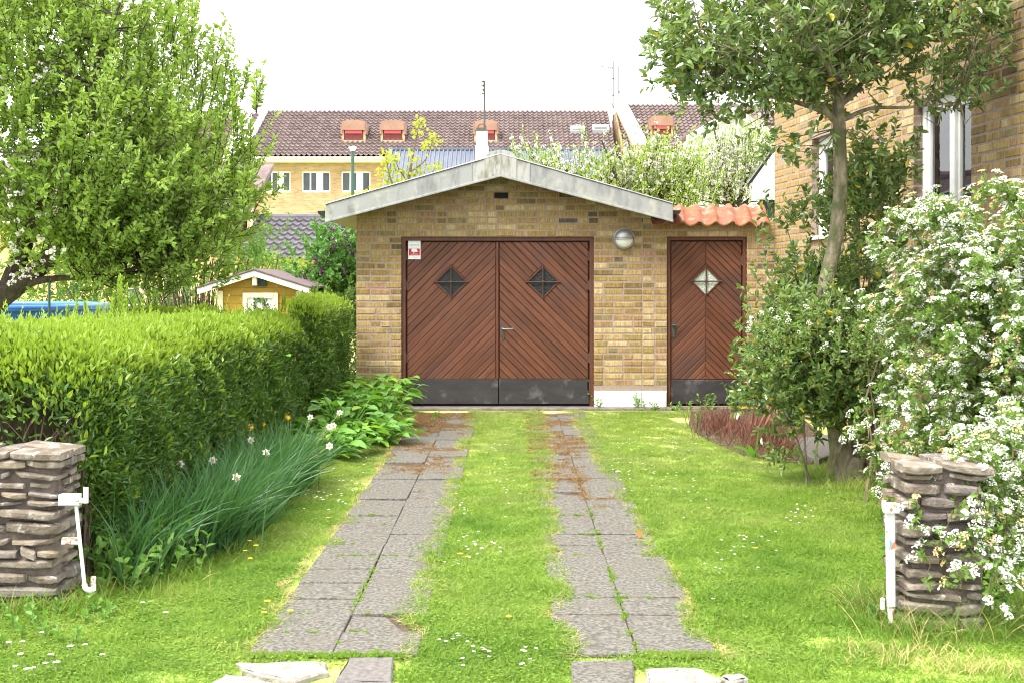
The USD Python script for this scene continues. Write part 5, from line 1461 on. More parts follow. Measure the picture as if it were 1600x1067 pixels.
def hedge(label, box_, n, seed, tops=0.8, rad=0.28, bare=None, amp=1.0):
    rg = np.random.default_rng(seed)
    x0, x1, y0, y1, zt = box_
    t = thing('hedge', label, 'hedge', ((x0 + x1) / 2, (y0 + y1) / 2, 0))
    P, N, b = hedge_surface(rg, n, box_, rad, tops, seed, amp)
    depth = rg.gamma(1.2, 0.065, n)
    P = P - N * depth[:, None] + rg.normal(0, 0.02, P.shape)
    keep = P[:, 2] > 0.03
    if bare is not None:
        keep &= rg.random(n) < bare(P)
    P, N, depth = P[keep], N[keep], depth[keep]
    m = len(P)
    d = N * 0.55 + np.array([0, 0, 0.45]) + rg.normal(0, 0.55, (m, 3))
    L = rg.uniform(0.028, 0.054, m)
    yg = rg.random(m) < np.clip((N[:, 2] - 0.05) * 1.3, 0, 0.94) + 0.06 + 0.30 * np.clip((P[:, 2] / zt - 0.55) / 0.35, 0, 1)
    part(t, 'foliage', leaves(rg, P[~yg], d[~yg], L[~yg], L[~yg] * 0.40, 0.14, 0.12, 0.1), 'leaf_hedge', kind='stuff')
    d2 = d[yg] + [0, 0, 0.8]
    part(t, 'young_shoots', leaves(rg, P[yg], d2, L[yg] * 1.15, L[yg] * 0.42, 0.18, 0.12, 0.2), 'leaf_young', kind='stuff')
    # sprigs standing above the clipped top
    ns = int(420 * (x1 - x0) * (y1 - y0) / 9)
    P2, N2, _ = hedge_surface(rg, ns * 3, box_, rad, tops, seed, amp)
    top = N2[:, 2] > 0.75
    P2 = P2[top]
    ln = rg.gamma(1.5, 0.055, len(P2))
    dd = np.array([0, 0, 1.0]) + rg.normal(0, 0.22, P2.shape)
    q, ld = on_shoots(rg, P2 - [0, 0, 0.02], dd, ln, 10, 0.6, 0.5)
    part(t, 'sprigs', leaves(rg, q, ld + [0, 0, 0.5], rg.uniform(0.02, 0.036, len(q)), 0.011, 0.16, 0.1, 0.2), 'leaf_young', kind='stuff')
    # woody inside
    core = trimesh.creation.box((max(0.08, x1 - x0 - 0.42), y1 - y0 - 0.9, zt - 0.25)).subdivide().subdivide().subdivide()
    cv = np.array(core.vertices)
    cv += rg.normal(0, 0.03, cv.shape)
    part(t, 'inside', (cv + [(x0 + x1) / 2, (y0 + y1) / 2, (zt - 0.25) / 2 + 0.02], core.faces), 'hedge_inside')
    nb = int(110 * ((x1 - x0) + (y1 - y0)))
    e = rg.random(nb)
    side = rg.random(nb) < (y1 - y0) / ((y1 - y0) + (x1 - x0))
    B = np.where(side[:, None], np.stack([x1 - rg.uniform(0.06, 0.3, nb), y0 + (y1 - y0) * e, np.zeros(nb)], 1), np.stack([x0 + (x1 - x0) * e, y0 + rg.uniform(0.06, 0.3, nb), np.zeros(nb)], 1))
    T = B + np.stack([rg.normal(0, 0.09, nb), rg.normal(0, 0.09, nb), rg.uniform(0.3, 0.75, nb) * (zt - 0.15)], 1)
    B[:, 0], T[:, 0] = np.minimum(B[:, 0], x1 - 0.13), np.minimum(T[:, 0], x1 - 0.15)
    T[:, 1] = np.maximum(T[:, 1], y0 + 0.08)
    S0, S1 = [B], [T]
    for _ in range(3):                               # forked, tangled twigs
        k = rg.integers(0, len(B), nb)
        u = rg.uniform(0.2, 1.0, (nb, 1))
        q = B[k] * (1 - u) + T[k] * u
        e = q + np.stack([rg.normal(0, 0.10, nb), rg.normal(0, 0.10, nb), rg.uniform(0.05, 0.3, nb)], 1)
        e[:, 0], e[:, 1] = np.minimum(e[:, 0], x1 - 0.10), np.maximum(e[:, 1], y0 + 0.05)
        S0.append(q)
        S1.append(e)
    part(t, 'stems', sticks(np.vstack(S0), np.vstack(S1), 0.006, 0.002), 'twig', kind='stuff')
    return t


def bare_front(P):
    """The foot of the front face behind the stone wall is bare and twiggy, and so are odd patches low on the side."""
    front = np.clip((P[:, 2] - 0.78) / 0.25, 0.10, 1) + np.clip((P[:, 0] + 2.28) / 0.15, 0, 1) + (P[:, 1] > 6.75)
    low = np.clip(meshkit.fbm(P * 2.0, 2, 77) * 2.6 - 0.35 + P[:, 2] * 1.6, 0.25, 1)
    return np.clip(front, 0, 1) * low


hd = hedge('long clipped privet hedge with bright yellow green top along the left of the drive', (-3.75, -2.08, 6.25, 12.6, 1.25), 185000, 31, bare=bare_front)
# taller sprigs that missed the shears
r = np.random.default_rng(33)
b = np.array([at(x, y, Y) for x, y, Y in ((185, 486, 9.2), (192, 486, 9.2), (198, 488, 9.2), (178, 490, 9.2), (118, 494, 8.7), (133, 494, 8.9), (104, 496, 8.7), (445, 474, 11.8), (440, 474, 11.8), (302, 484, 10.6), (150, 492, 9), (210, 488, 9.3), (170, 490, 9.1), (188, 488, 9.25))])
pp, ld = on_shoots(r, b - [0, 0, 0.1], np.array([0, 0, 1.0]) + r.normal(0, 0.10, b.shape), np.array([.34, .36, .3, .25, .24, .2, .17, .2, .14, .12, .15, .18, .2, .27]), 46, 0.7, 0.5)
part(hd, 'tall_sprigs', leaves(r, pp, ld + [0, 0, 0.4], 0.036, 0.013, 0.16, 0.1, 0.2), 'leaf_young', kind='stuff')
# a few broad bindweed-like leaves growing through the side
for (x, y, Y) in ((208, 545, 7.0), (196, 552, 7.0), (215, 560, 7.0), (205, 625, 6.9), (195, 632, 6.9), (213, 640, 6.9), (180, 650, 6.9), (440, 555, 10.6), (432, 568, 10.6), (424, 590, 10.5), (418, 575, 10.5)):
    q_ = at(x, y, Y)
    q_[0] = max(q_[0], -2.06) if Y > 8 else q_[0]
    pts = q_ + r.normal(0, 0.02, (1, 3))
    part(hd, 'broad_leaf', leaves(r, pts, np.array([[0.5, -0.7, 0.1]]) + r.normal(0, 0.3, (1, 3)), 0.09, 0.065, 0.1, 0.2, 0.7), 'leaf_hosta')
hedge('darker taller end of hedge tucked beside the left corner of the garage', (-2.24, -1.96, 12.3, 14.66, 1.36), 30000, 37, rad=0.2, amp=0.4)


# ---- daffodils along the hedge
r = np.random.default_rng(51)
flowers = [(282, 724), (333, 718), (370, 745), (416, 706), (485, 651), (515, 666), (521, 664), (531, 644), (515, 696), (392, 687)]
fpos = []
for px, py in flowers:
    zz = 0.40
    Y = FPX * (EYE - zz) / (py - HY)
    fpos.append(np.array([(px - CX) / FPX * Y, Y, zz]))
cl = []
for k in range(15):
    u = k / 14.0
    cl.append((-1.95 + 0.15 * u + r.normal(0, 0.05), 6.40 + 3.0 * u + r.normal(0, 0.06), 0))
    if 1 < k < 14:
        cl.append((-1.74 + 0.12 * u + r.normal(0, 0.04), 6.40 + 3.0 * u + r.normal(0, 0.1), 1))
where = ['nearest the stone wall', 'second from the stone wall']
used = set()
ORD = ['first', 'second', 'third', 'fourth', 'fifth', 'sixth', 'seventh', 'eighth', 'ninth', 'tenth', 'eleventh', 'twelfth', 'thirteenth', 'fourteenth', 'fifteenth']
CLN, seen = [], [0, 0]
for (x, y, row) in cl:
    CLN.append(f"{ORD[seen[row]]} clump of daffodil leaves from the left stone wall, {'row against the hedge' if row == 0 else 'row leaning over the lawn'}")
    seen[row] += 1
for k, (x, y, _) in enumerate(cl):
    mine = [i for i in range(len(fpos)) if i not in used and min(range(len(cl)), key=lambda q: abs(cl[q][0] - fpos[i][0] + 0.08) + abs(cl[q][1] - fpos[i][1])) == k]
    t = thing('daffodil_clump', CLN[k], 'daffodils', (x, y, 0), group='daffodil clumps along the hedge')
    n = 115
    base = np.array([x, y, 0.0]) + np.stack([r.normal(0, 0.07, n), r.normal(0, 0.10, n), np.zeros(n)], 1)
    d = np.stack([r.normal(0.16, 0.26, n), r.normal(-0.06, 0.26, n), np.ones(n)], 1)
    part(t, 'leaves', blades(r, base, d, r.uniform(0.38, 0.62, n), r.uniform(0.009, 0.016, n), r.uniform(0.1, 1.0, n) ** 1.3, 5), 'leaf_daffodil', kind='stuff')
    for i in mine:
        used.add(i)
        f = fpos[i]
        st = part(t, 'stem', tube(smooth_path([(x, y, 0.0), ((x + f[0]) / 2, (y + f[1]) / 2, 0.24), f + [0, 0.015, 0.0]], 4), 0.003, 5), 'twig_green')
        fl = part(st, 'flower', cat([(np.array([f, f + 0.5 * w1 + 0.010 * w2, f + w1, f + 0.5 * w1 - 0.010 * w2]) + [0, -0.004, 0], np.array([[0, 1, 2], [0, 2, 3]])) for a in np.arange(6) * math.pi / 3 + 0.2 * i for w1, w2 in [(np.array([0.030 * math.cos(a), -0.004, 0.030 * math.sin(a)]), np.array([-math.sin(a), 0, math.cos(a)]))]]), 'petal_white')
        part(st, 'cup', tube([f + [0, -0.003, 0], f + [0, -0.014, 0]], [0.006, 0.009], 8), 'petal_orange')

# ---- broad leaved clumps by the garage
r = np.random.default_rng(61)


def big_leaf(rg, base, d, L, W):
    d = unit(d)
    s = unit(np.cross(d, [0, 0, 1.0]) + rg.normal(0, 0.25, 3))
    n = np.cross(s, d)
    V, F = [], []
    ts = (0.0, 0.12, 0.4, 0.75, 1.0)
    ws = (0.05, 0.75, 1.0, 0.6, 0.0)
    for t_, w_ in zip(ts, ws):
        c = base + d * L * t_ - np.array([0, 0, 1.0]) * L * 0.35 * t_ ** 2
        for k in (-1, 0, 1):
            V.append(c + s * W / 2 * w_ * k + n * (abs(k) * W * 0.12 * w_))
    for i in range(4):
        for k in range(2):
            a = 3 * i + k
            F += [[a, a + 1, a + 4], [a, a + 4, a + 3]]
    return np.array(V), np.array(F)


SAY = ['lowest at the lawn edge beyond the daffodils', 'second lowest at the lawn edge', 'in the middle of the lawn edge', 'nearest the left track', 'in the middle below the brick corner', 'in front of the brick corner', 'nearest the garage door', 'farthest left behind the daffodils', 'against the brick wall', 'tucked between hedge and garage wall', 'in front where the daffodil leaves end', 'second in front after the daffodils', 'third in front after the daffodils', 'in front beside the left track', 'half hidden behind the last daffodils']
hs = [(545, 690, 0), (565, 672, 1), (590, 658, 0), (612, 668, 1), (560, 640, 1), (600, 640, 0), (628, 642, 1), (530, 655, 0), (575, 622, 1), (540, 628, 0), (525, 712, 2), (552, 706, 2), (583, 690, 2), (610, 690, 2), (500, 690, 2)]
for k, (px, py, dn) in enumerate(hs):
    b = ground(px - 12, py + 4)
    b[1] = min(b[1], 14.3)
    b[0] = min(b[0], -1.13 - 0.03 * dn)
    t = thing('broad_leaved_plant', 'clump of broad green leaves, ' + SAY[k], 'plant', b, group='broad leaved plants at the garage corner')
    nl = 62
    st0, st1 = [], []
    for i in range(nl):
        a = r.uniform(0, 2 * np.pi)
        h = r.uniform(0.12, 0.44) if dn < 2 else r.uniform(0.05, 0.24)
        tip = b + np.array([math.cos(a), math.sin(a), 0]) * r.uniform(0.03, 0.30) + [0.02, -0.02, h]
        L = r.uniform(0.11, 0.18)
        part(t, 'leaf', big_leaf(r, tip, np.array([math.cos(a) + r.normal(0, 0.2) + 0.15, math.sin(a) + r.normal(0, 0.2) - 0.15, r.uniform(0.0, 0.7)]), L, L * 0.55), 'leaf_hosta_bright' if r.random() < 0.12 else 'leaf_hosta')
        st0.append(b + r.normal(0, 0.015, 3) * [1, 1, 0])
        st1.append(tip)
    part(t, 'stalks', sticks(np.array(st0), np.array(st1), 0.004, 0.003), 'leaf_hosta', kind='stuff')

# ---- yellow flowers in front of the hedge
for (px, py, zz, Rf, say) in ((391, 668, 0.40, 0.030, 'tall yellow tulip standing above the daffodil leaves'), (450, 653, 0.40, 0.024, 'orange yellow tulip among the leaves left of the white narcissi'), (412, 663, 0.36, 0.018, 'small yellow flower bud between the two tulips by the hedge')):
    Y = FPX * (EYE - zz) / (py - HY)
    f = np.array([(px - CX) / FPX * Y, Y, zz])
    t = thing('tulip', say, 'tulip', f * [1, 1, 0])
    part(t, 'stem', tube([f * [1, 1, 0], f + [0.01, 0, -0.2], f - [0, 0, 0.02]], 0.004, 6), 'twig_green')
    for a in np.arange(6) * math.pi / 3:
        o = np.array([math.cos(a), math.sin(a), 0])
        s = np.array([-math.sin(a), math.cos(a), 0])
        V = np.array([f - [0, 0, Rf], f + o * Rf * 0.8 - s * Rf * 0.45, f + o * Rf * 0.8 + s * Rf * 0.45, f + o * Rf * 0.65 + [0, 0, Rf * 1.2]])
        part(t, 'petal', (V, np.array([[0, 1, 2], [1, 3, 2]])), 'petal_yellow')


def disc_flower(path_name, label, catg, loc, R, petals, mat, centre, height, seed, group):
    rg = np.random.default_rng(seed)
    loc = np.array(loc, float)
    t = thing(path_name, label, catg, loc, group=group)
    top = loc + [0, 0, height]
    part(t, 'stem', tube([loc, top], 0.0018, 5), 'twig_green')
    a = np.arange(petals) * 2 * math.pi / petals
    o = np.stack([np.cos(a), np.sin(a) - 0.0, np.full(petals, 0.15)], 1)
    part(t, 'petals', leaves(rg, np.repeat(top[None], petals, 0), o, R, R * 0.35, 0.05, 0.05, 1.0, True), mat)
    if centre:
        part(t, 'flower_centre', (lambda m: (np.array(m.vertices) * [R * 0.35, R * 0.35, R * 0.2] + top + [0, 0, R * 0.08], m.faces))(trimesh.creation.icosphere(1)), centre)
    return t


DSAY = ['nearest the daffodil leaves, highest of five at their edge', 'second of five at the daffodil edge', 'rightmost of five at the daffodil edge', 'left of five at the daffodil edge', 'lowest of five at the daffodil edge', 'in the middle strip far up beside the left track', 'lowest in the middle strip', 'beside the left track near the bottom, right of two', 'beside the left track near the bottom, lower of two', 'in the middle strip beside the left track, left of two', 'in the middle strip beside the left track, right of two', 'between daffodil leaves and the left track', 'at the left edge of the left track near the flagstones', 'in the right lawn near the white daisies']


def scatter_flowers(name, catg, group, label_of, pts, R, petals, mat, centre, height, seed):
    first = None
    rg = np.random.default_rng(seed)
    for i, (px, py) in enumerate(pts):
        g_ = ground(px, py, height)
        g_[2] = 0.0
        if label_of is DSAY or isinstance(label_of, list):
            lab = 'yellow dandelion ' + label_of[i]
        else:
            lab = label_of
        if first is None:
            first = disc_flower(name, lab, catg, g_, R, petals, mat, centre, height, seed, group)
        else:
            copy_of(first, name, g_, rg.uniform(0, 360), rg.uniform(0.8, 1.15), lab, catg, group)


dand = [(382, 824), (390, 844), (400, 852), (383, 856), (391, 869), (713, 768), (795, 961), (418, 939), (413, 953), (719, 867), (731, 866), (513, 806), (454, 952), (1180, 855)]
scatter_flowers('dandelion', 'dandelion', 'yellow dandelions in the lawn', DSAY, dand, 0.017, 18, 'petal_yellow', 'petal_yellow', 0.07, 71)
near_d = [(32, 1021), (65, 983), (35, 998), (71, 1033), (133, 1002), (88, 1037), (160, 1020), (223, 940), (259, 956), (14, 1002), (52, 1039), (24, 1036), (42, 1044), (79, 1021), (110, 1012)]
scatter_flowers('daisy', 'daisy', 'white daisies at the bottom left corner', 'white daisy open in the grass below the left stone wall', near_d, 0.014, 12, 'petal_white', 'petal_yellow', 0.06, 72)
r = np.random.default_rng(73)
pts = []
for cx_, cy_, sx_, sy_, n in ((560, 760, 40, 30, 26), (510, 770, 30, 18, 16), (740, 850, 30, 25, 20), (720, 790, 14, 8, 6), (790, 760, 20, 40, 16), (780, 700, 14, 30, 14), (985, 735, 50, 25, 30), (1050, 760, 60, 30, 16), (1245, 800, 18, 12, 14), (1180, 850, 40, 20, 12), (1130, 880, 60, 40, 10), (745, 1020, 30, 18, 8), (820, 1030, 20, 20, 7), (700, 1000, 40, 30, 8), (1080, 700, 90, 20, 20), (1000, 690, 60, 14, 14)):
    pts += [(cx_ + r.normal(0, sx_ * 0.6), cy_ + r.normal(0, sy_ * 0.6)) for _ in range(n)]
pts = np.array([ground(a, b_, 0.045) for a, b_ in pts])
pts = pts[~on_track(pts[:, 0], pts[:, 1]) & (pts[:, 1] < 14)]
m = []
for k in range(8):
    a = k * math.pi / 4
    m.append(leaves(r, pts, np.tile([math.cos(a), math.sin(a), 0.1], (len(pts), 1)), r.uniform(0.007, 0.012, len(pts)), 0.005, 0.0, 0.0, 1.0, False))
single('daisies', 'scattered tiny white daisies over the lawn', 'daisies', cat(m), 'petal_white', kind='stuff')

# ---- holly tree
r = np.random.default_rng(81)
YH = 9.35
P_ = lambda *a: [at(x, y, YH + dy) for x, y, dy in a]
t = thing('holly_tree', 'holly tree with bent pale trunk and glossy crown in front of the brick house', 'tree', at(1330, 755, YH) * [1, 1, 0])
tr = (P_((1326, 762, 0), (1312, 690, 0.0), (1290, 580, 0.02), (1284, 505, 0.02), (1291, 440, 0), (1306, 370, 0), (1313, 290, 0), (1311, 200, 0), (1308, 110, 0), (1306, 20, 0), (1305, -80, 0)), [0.10, 0.078, 0.066, 0.060, 0.057, 0.055, 0.052, 0.050, 0.038, 0.03, 0.018])
lm = [(P_((1310, 195, 0), (1275, 160, -0.1), (1220, 120, -0.2), (1150, 80, -0.2)), [0.030, 0.024, 0.018, 0.008]),
      (P_((1309, 185, 0), (1260, 165, 0.1), (1200, 150, 0.1), (1120, 130, 0.1)), [0.026, 0.02, 0.014, 0.006]),
      (P_((1312, 165, 0), (1340, 140, 0), (1370, 90, 0.1), (1405, 30, 0.1)), [0.026, 0.02, 0.014, 0.006]),
      (P_((1313, 190, 0), (1360, 170, -0.1), (1420, 168, -0.2), (1500, 160, -0.2)), [0.02, 0.015, 0.011, 0.005]),
      (P_((1308, 80, 0), (1260, 30, -0.2), (1220, -40, -0.3), (1180, -90, -0.3)), [0.03, 0.022, 0.016, 0.008]),
      (P_((1307, 60, 0), (1360, 10, -0.2), (1420, -50, -0.3), (1460, -90, -0.3)), [0.03, 0.022, 0.016, 0.008]),
      (P_((1310, 150, 0), (1300, 120, -0.4), (1280, 80, -0.7), (1260, 40, -0.9)), [0.025, 0.02, 0.014, 0.008]),
      (P_((1308, 120, 0), (1330, 90, 0.4), (1350, 50, 0.7), (1330, 20, 0.9)), [0.025, 0.02, 0.014, 0.008])]
tree_wood(t, r, tr, lm, 'bark', 12)
for pts_, rad in ((P_((1345, 760, 0.05), (1338, 690, 0.05), (1330, 600, 0.1), (1325, 520, 0.12)), [0.06, 0.045, 0.035, 0.02]), (P_((1358, 758, -0.05), (1362, 700, -0.05), (1372, 640, -0.02), (1378, 560, 0.0)), [0.045, 0.035, 0.028, 0.015]), (P_((1338, 752, -0.10), (1335, 735, -0.10), (1341, 715, -0.1)), [0.075, 0.07, 0.05])):
    part(t, 'side_trunk', tube(smooth_path(pts_, 4), np.interp(np.linspace(0, 1, len(smooth_path(pts_, 4))), np.linspace(0, 1, len(rad)), rad), 9), 'bark', smooth=50)
els = [((2.05, 9.25, 3.60), (0.85, 0.95, 0.72), 2.2), ((2.55, 9.3, 3.85), (0.85, 0.9, 0.8), 2.0), ((3.15, 9.1, 3.50), (0.50, 0.6, 0.50), 0.75), ((1.62, 9.3, 3.25), (0.42, 0.6, 0.38), 0.7), ((2.3, 9.3, 3.1), (0.5, 0.6, 0.28), 0.5)]
c, s, cc = clumps(r, els, 290, 6, 0.10, 0.4)
extra = np.array([at(x, y, YH + r.normal(0, 0.2)) for x, y in ((1490, 60), (1500, 100), (1520, 130), (1530, 165), (1500, 150), (1540, 20), (1550, 5), (1470, 150), (1445, 185), (1100, 150), (1080, 100), (1075, 40), (1090, 160), (1130, 180), (1160, 200), (1220, 215), (1250, 225), (1365, 215), (1385, 225), (1240, 235), (1215, 230))])
c = np.vstack([c, extra])
s = np.vstack([s, np.repeat(extra, 3, 0) + r.normal(0, 0.06, (len(extra) * 3, 3))])
d = unit(s - np.array([2.45, 9.3, 3.0])) * 0.7 + np.array([0, 0, 0.25]) + r.normal(0, 0.45, s.shape)
ln = r.uniform(0.08, 0.24, len(s))
pos, ld = on_shoots(r, s, d, ln, 10, 0.95, 0.1)
n = len(pos)
L = r.uniform(0.048, 0.084, n)
u = r.random(n)
g1, g2, g3 = u < 0.24, (u >= 0.24) & (u < 0.985), u >= 0.985
part(t, 'crown', leaves(r, pos[g1], ld[g1], L[g1], L[g1] * 0.46, 0.16, 0.15, 0.35), 'leaf_holly', kind='stuff')
part(t, 'young_leaves', leaves(r, pos[g2], ld[g2], L[g2], L[g2] * 0.44, 0.16, 0.15, 0.35), 'leaf_holly_lit', kind='stuff')
part(t, 'yellow_leaves', leaves(r, pos[g3], ld[g3], L[g3], L[g3] * 0.46, 0.16, 0.15, 0.35), 'leaf_yellow', kind='stuff')
wd = limb_points([(tr[0][7:], tr[1][7:])] + lm)
part(t, 'twigs', cat([twigs_to(r, c, wd, 0.007, 0.003), sticks(s, s + unit(d) * ln[:, None], 0.003, 0.002)]), 'bark', kind='stuff')


# ---- evergreen bush at the foot of the tree
def bush(name, label, catg, loc, els, ncl, per, sd, lnr, perl, Lr, wr, mats, stem_mat, seed, centre, up=0.3, shell=0.45, base_sd=0.12, nst=40, fold=0.16):
    rg = np.random.default_rng(seed)
    t = thing(name, label, catg, loc)
    c, s, cc = clumps(rg, els, ncl, per, sd, shell)
    s = s[s[:, 2] > 0.04]
    d = unit(s - np.array(centre)) * 0.8 + np.array([0, 0, 0.45]) + rg.normal(0, 0.45, s.shape)
    ln = rg.uniform(*lnr, len(s))
    pos, ld = on_shoots(rg, s, d, ln, perl, 0.95, 0.1)
    L = rg.uniform(*Lr, len(pos))
    u = rg.random(len(pos))
    a = 0
    for nm, mt, frac in mats:
        m = (u >= a) & (u < a + frac)
        a += frac
        if m.any():
            part(t, nm, leaves(rg, pos[m], ld[m], L[m], L[m] * wr, fold, 0.15, up), mt, kind='stuff')
    b = np.array(loc) + np.stack([rg.normal(0, base_sd, nst), rg.normal(0, base_sd, nst), np.zeros(nst)], 1)
    e = c[rg.choice(len(c), nst)]
    mid = (b + e) / 2 + rg.normal(0, 0.06, b.shape) + [0, 0, 0.1]
    part(t, 'stems', cat([sticks(b, mid, 0.012, 0.008), sticks(mid, e, 0.008, 0.004), sticks(s, s + unit(d) * ln[:, None], 0.003, 0.0015)]), stem_mat, kind='stuff')
    return t, pos


HM = (('foliage', 'leaf_holly', 0.30), ('young_leaves', 'leaf_holly_lit', 0.67), ('yellow_leaves', 'leaf_yellow', 0.03))
bush('evergreen_bush', 'dense glossy evergreen bush around the foot of the holly tree', 'bush', (2.32, 9.35, 0), [((2.34, 9.2, 0.92), (0.42, 0.40, 0.42), 3), ((2.08, 9.25, 0.80), (0.27, 0.32, 0.38), 1.2), ((2.62, 9.05, 0.98), (0.26, 0.28, 0.36), 1.0)], 155, 6, 0.09, (0.06, 0.2), 10, (0.045, 0.078), 0.44, HM, 'bark', 83, (2.3, 9.3, 0.4), nst=3, base_sd=0.04)
bush('evergreen_bush', 'taller looser evergreen bush behind the bent trunk against the brick house', 'bush', (2.75, 9.9, 0), [((2.80, 9.95, 1.75), (0.42, 0.32, 0.60), 2.2), ((2.28, 9.95, 1.6), (0.26, 0.3, 0.5), 0.9), ((2.95, 9.8, 2.4), (0.2, 0.2, 0.36), 0.45), ((2.6, 9.8, 1.1), (0.5, 0.3, 0.4), 0.8)], 118, 5, 0.09, (0.08, 0.26), 10, (0.045, 0.078), 0.46, HM, 'twig_green', 84, (2.7, 9.9, 1.0))

# ---- spiraea
r = np.random.default_rng(91)
t = thing('spiraea_bush', 'big arching spiraea bush covered in white flower clusters on the right', 'bush', (3.1, 7.3, 0))
nc = 235
b = np.array([3.16, 7.35, 0.0]) + np.stack([np.clip(r.normal(0, 0.22, nc), -0.25, 0.6), r.normal(0, 0.3, nc), np.zeros(nc)], 1)
ang = r.uniform(0, 2 * np.pi, nc)
ang[:150] = r.uniform(math.radians(140), math.radians(290), 150)     # most canes arch towards the lawn and the street
rad = r.uniform(0.4, 0.86, nc)
ze = r.uniform(0.35, 2.0, nc)
lowc = np.arange(150, 185)
ang[lowc] = r.uniform(math.radians(150), math.radians(235), len(lowc))
rad[lowc] = r.uniform(0.55, 0.82, len(lowc))
ze[lowc] = r.uniform(0.12, 0.6, len(lowc))
e = np.stack([b[:, 0] + np.cos(ang) * rad, b[:, 1] + np.sin(ang) * rad * 1.15, ze], 1)
m_ = np.stack([b[:, 0] + np.cos(ang) * rad * 0.45, b[:, 1] + np.sin(ang) * rad * 0.5, np.maximum(ze + 0.3, np.where(np.isin(np.arange(nc), lowc), r.uniform(0.7, 1.4, nc), r.uniform(1.3, 2.75, nc)))], 1)
# canes hanging over the pillar
ov = np.array([at(x, y, Y) for x, y, Y in ((1425, 830, 5.35), (1470, 850, 5.3), (1445, 905, 5.3), (1500, 920, 5.25), (1535, 845, 5.3), (1560, 900, 5.3), (1590, 960, 5.3), (1480, 800, 5.4), (1530, 760, 5.4), (1580, 830, 5.4), (1560, 990, 5.3), (1600, 880, 5.35), (1520, 880, 5.3), (1545, 930, 5.28), (1575, 760, 5.45), (1605, 920, 5.4), (1600, 800, 5.5))])
b = np.vstack([b, np.tile([2.95, 6.9, 0.3], (len(ov), 1)) + r.normal(0, 0.1, (len(ov), 3))])
m_ = np.vstack([m_, ov * 0.55 + np.array([2.8, 6.3, 1.2]) * 0.45 + [0, 0, 0.35]])
e = np.vstack([e, ov])
nt = len(b)
tt = np.linspace(0, 1, 9)
curve = ((1 - tt) ** 2)[None, :, None] * b[:, None] + (2 * tt * (1 - tt))[None, :, None] * m_[:, None] + (tt ** 2)[None, :, None] * e[:, None]
part(t, 'canes', cat([sticks(curve[:, i], curve[:, i + 1], 0.0048 - 0.0004 * i, 0.0044 - 0.0004 * i) for i in range(8)]), 'twig', kind='stuff')


def along(u, idx):
    u = u[:, None]
    return (1 - u) ** 2 * b[idx] + 2 * u * (1 - u) * m_[idx] + u ** 2 * e[idx]


def tang(u, idx):
    u = u[:, None]
    return unit(2 * (1 - u) * (m_[idx] - b[idx]) + 2 * u * (e[idx] - m_[idx]))


nl = 11500
idx = r.integers(0, nt, nl)
u = r.uniform(0.10, 1.0, nl) ** 0.75
p0 = along(u, idx)
d0 = tang(u, idx) * 0.35 + r.normal(0, 0.45, (nl, 3)) + [0, 0, 0.45]
ln = r.uniform(0.04, 0.13, nl)
ok = p0[:, 2] > 0.05
p0, d0, ln = p0[ok], d0[ok], ln[ok]
pos, ld = on_shoots(r, p0, d0, ln, 9, 0.95, 0.15)
L = r.uniform(0.020, 0.040, len(pos))
part(t, 'foliage', leaves(r, pos, ld, L, L * 0.62, 0.14, 0.12, 0.3, False), 'leaf_spiraea', kind='stuff')
part(t, 'side_twigs', sticks(p0, p0 + unit(d0) * ln[:, None], 0.002, 0.0012), 'twig', kind='stuff')
# flat-domed flower clusters on the upper, outer side of the canes
ends = p0 + unit(d0) * ln[:, None]
outer = np.linalg.norm((ends[:, :2] - [3.05, 7.35]) / [0.85, 1.1], axis=1) / 1.1 + np.maximum(0, ends[:, 2] - 1.3) * 0.6
w = np.clip(outer - 0.25, 0, 1.0) ** 1.3 * (0.25 + meshkit.fbm(ends * 2.4, 2, 7) ** 2 * 3)
k = r.choice(len(ends), 3900, replace=False, p=w / w.sum())
cen = ends[k]
per = 36
nrm = unit(unit(d0[k]) + [0, -0.2, 0.9])
a1 = unit(np.cross(nrm, r.normal(size=(len(k), 3))))
a2 = np.cross(nrm, a1)
rr = np.sqrt(r.random((len(k), per))) * r.uniform(0.016, 0.036, (len(k), 1))
aa = r.uniform(0, 2 * np.pi, (len(k), per))
fp = cen[:, None] + a1[:, None] * (rr * np.cos(aa))[..., None] + a2[:, None] * (rr * np.sin(aa))[..., None] + nrm[:, None] * (0.012 - 10 * rr ** 2)[..., None]
fp = fp.reshape(-1, 3)
fd = unit(np.repeat(a1, per, 0) * np.cos(aa * 3).reshape(-1, 1) + np.repeat(a2, per, 0) * np.sin(aa * 3).reshape(-1, 1) + np.repeat(nrm, per, 0) * r.normal(0.1, 0.3, (len(fp), 1)))
old = np.repeat(r.random(len(k)) < 0.16, per)
fl = lambda m: leaves(r, fp[m] - fd[m] * 0.006, fd[m], 0.0105, 0.010, 0.1, 0.0, 0.5, False)
part(t, 'flower_clusters', fl(~old), 'bloom_spiraea', kind='stuff')
part(t, 'fading_clusters', fl(old), 'bloom_fading', kind='stuff')

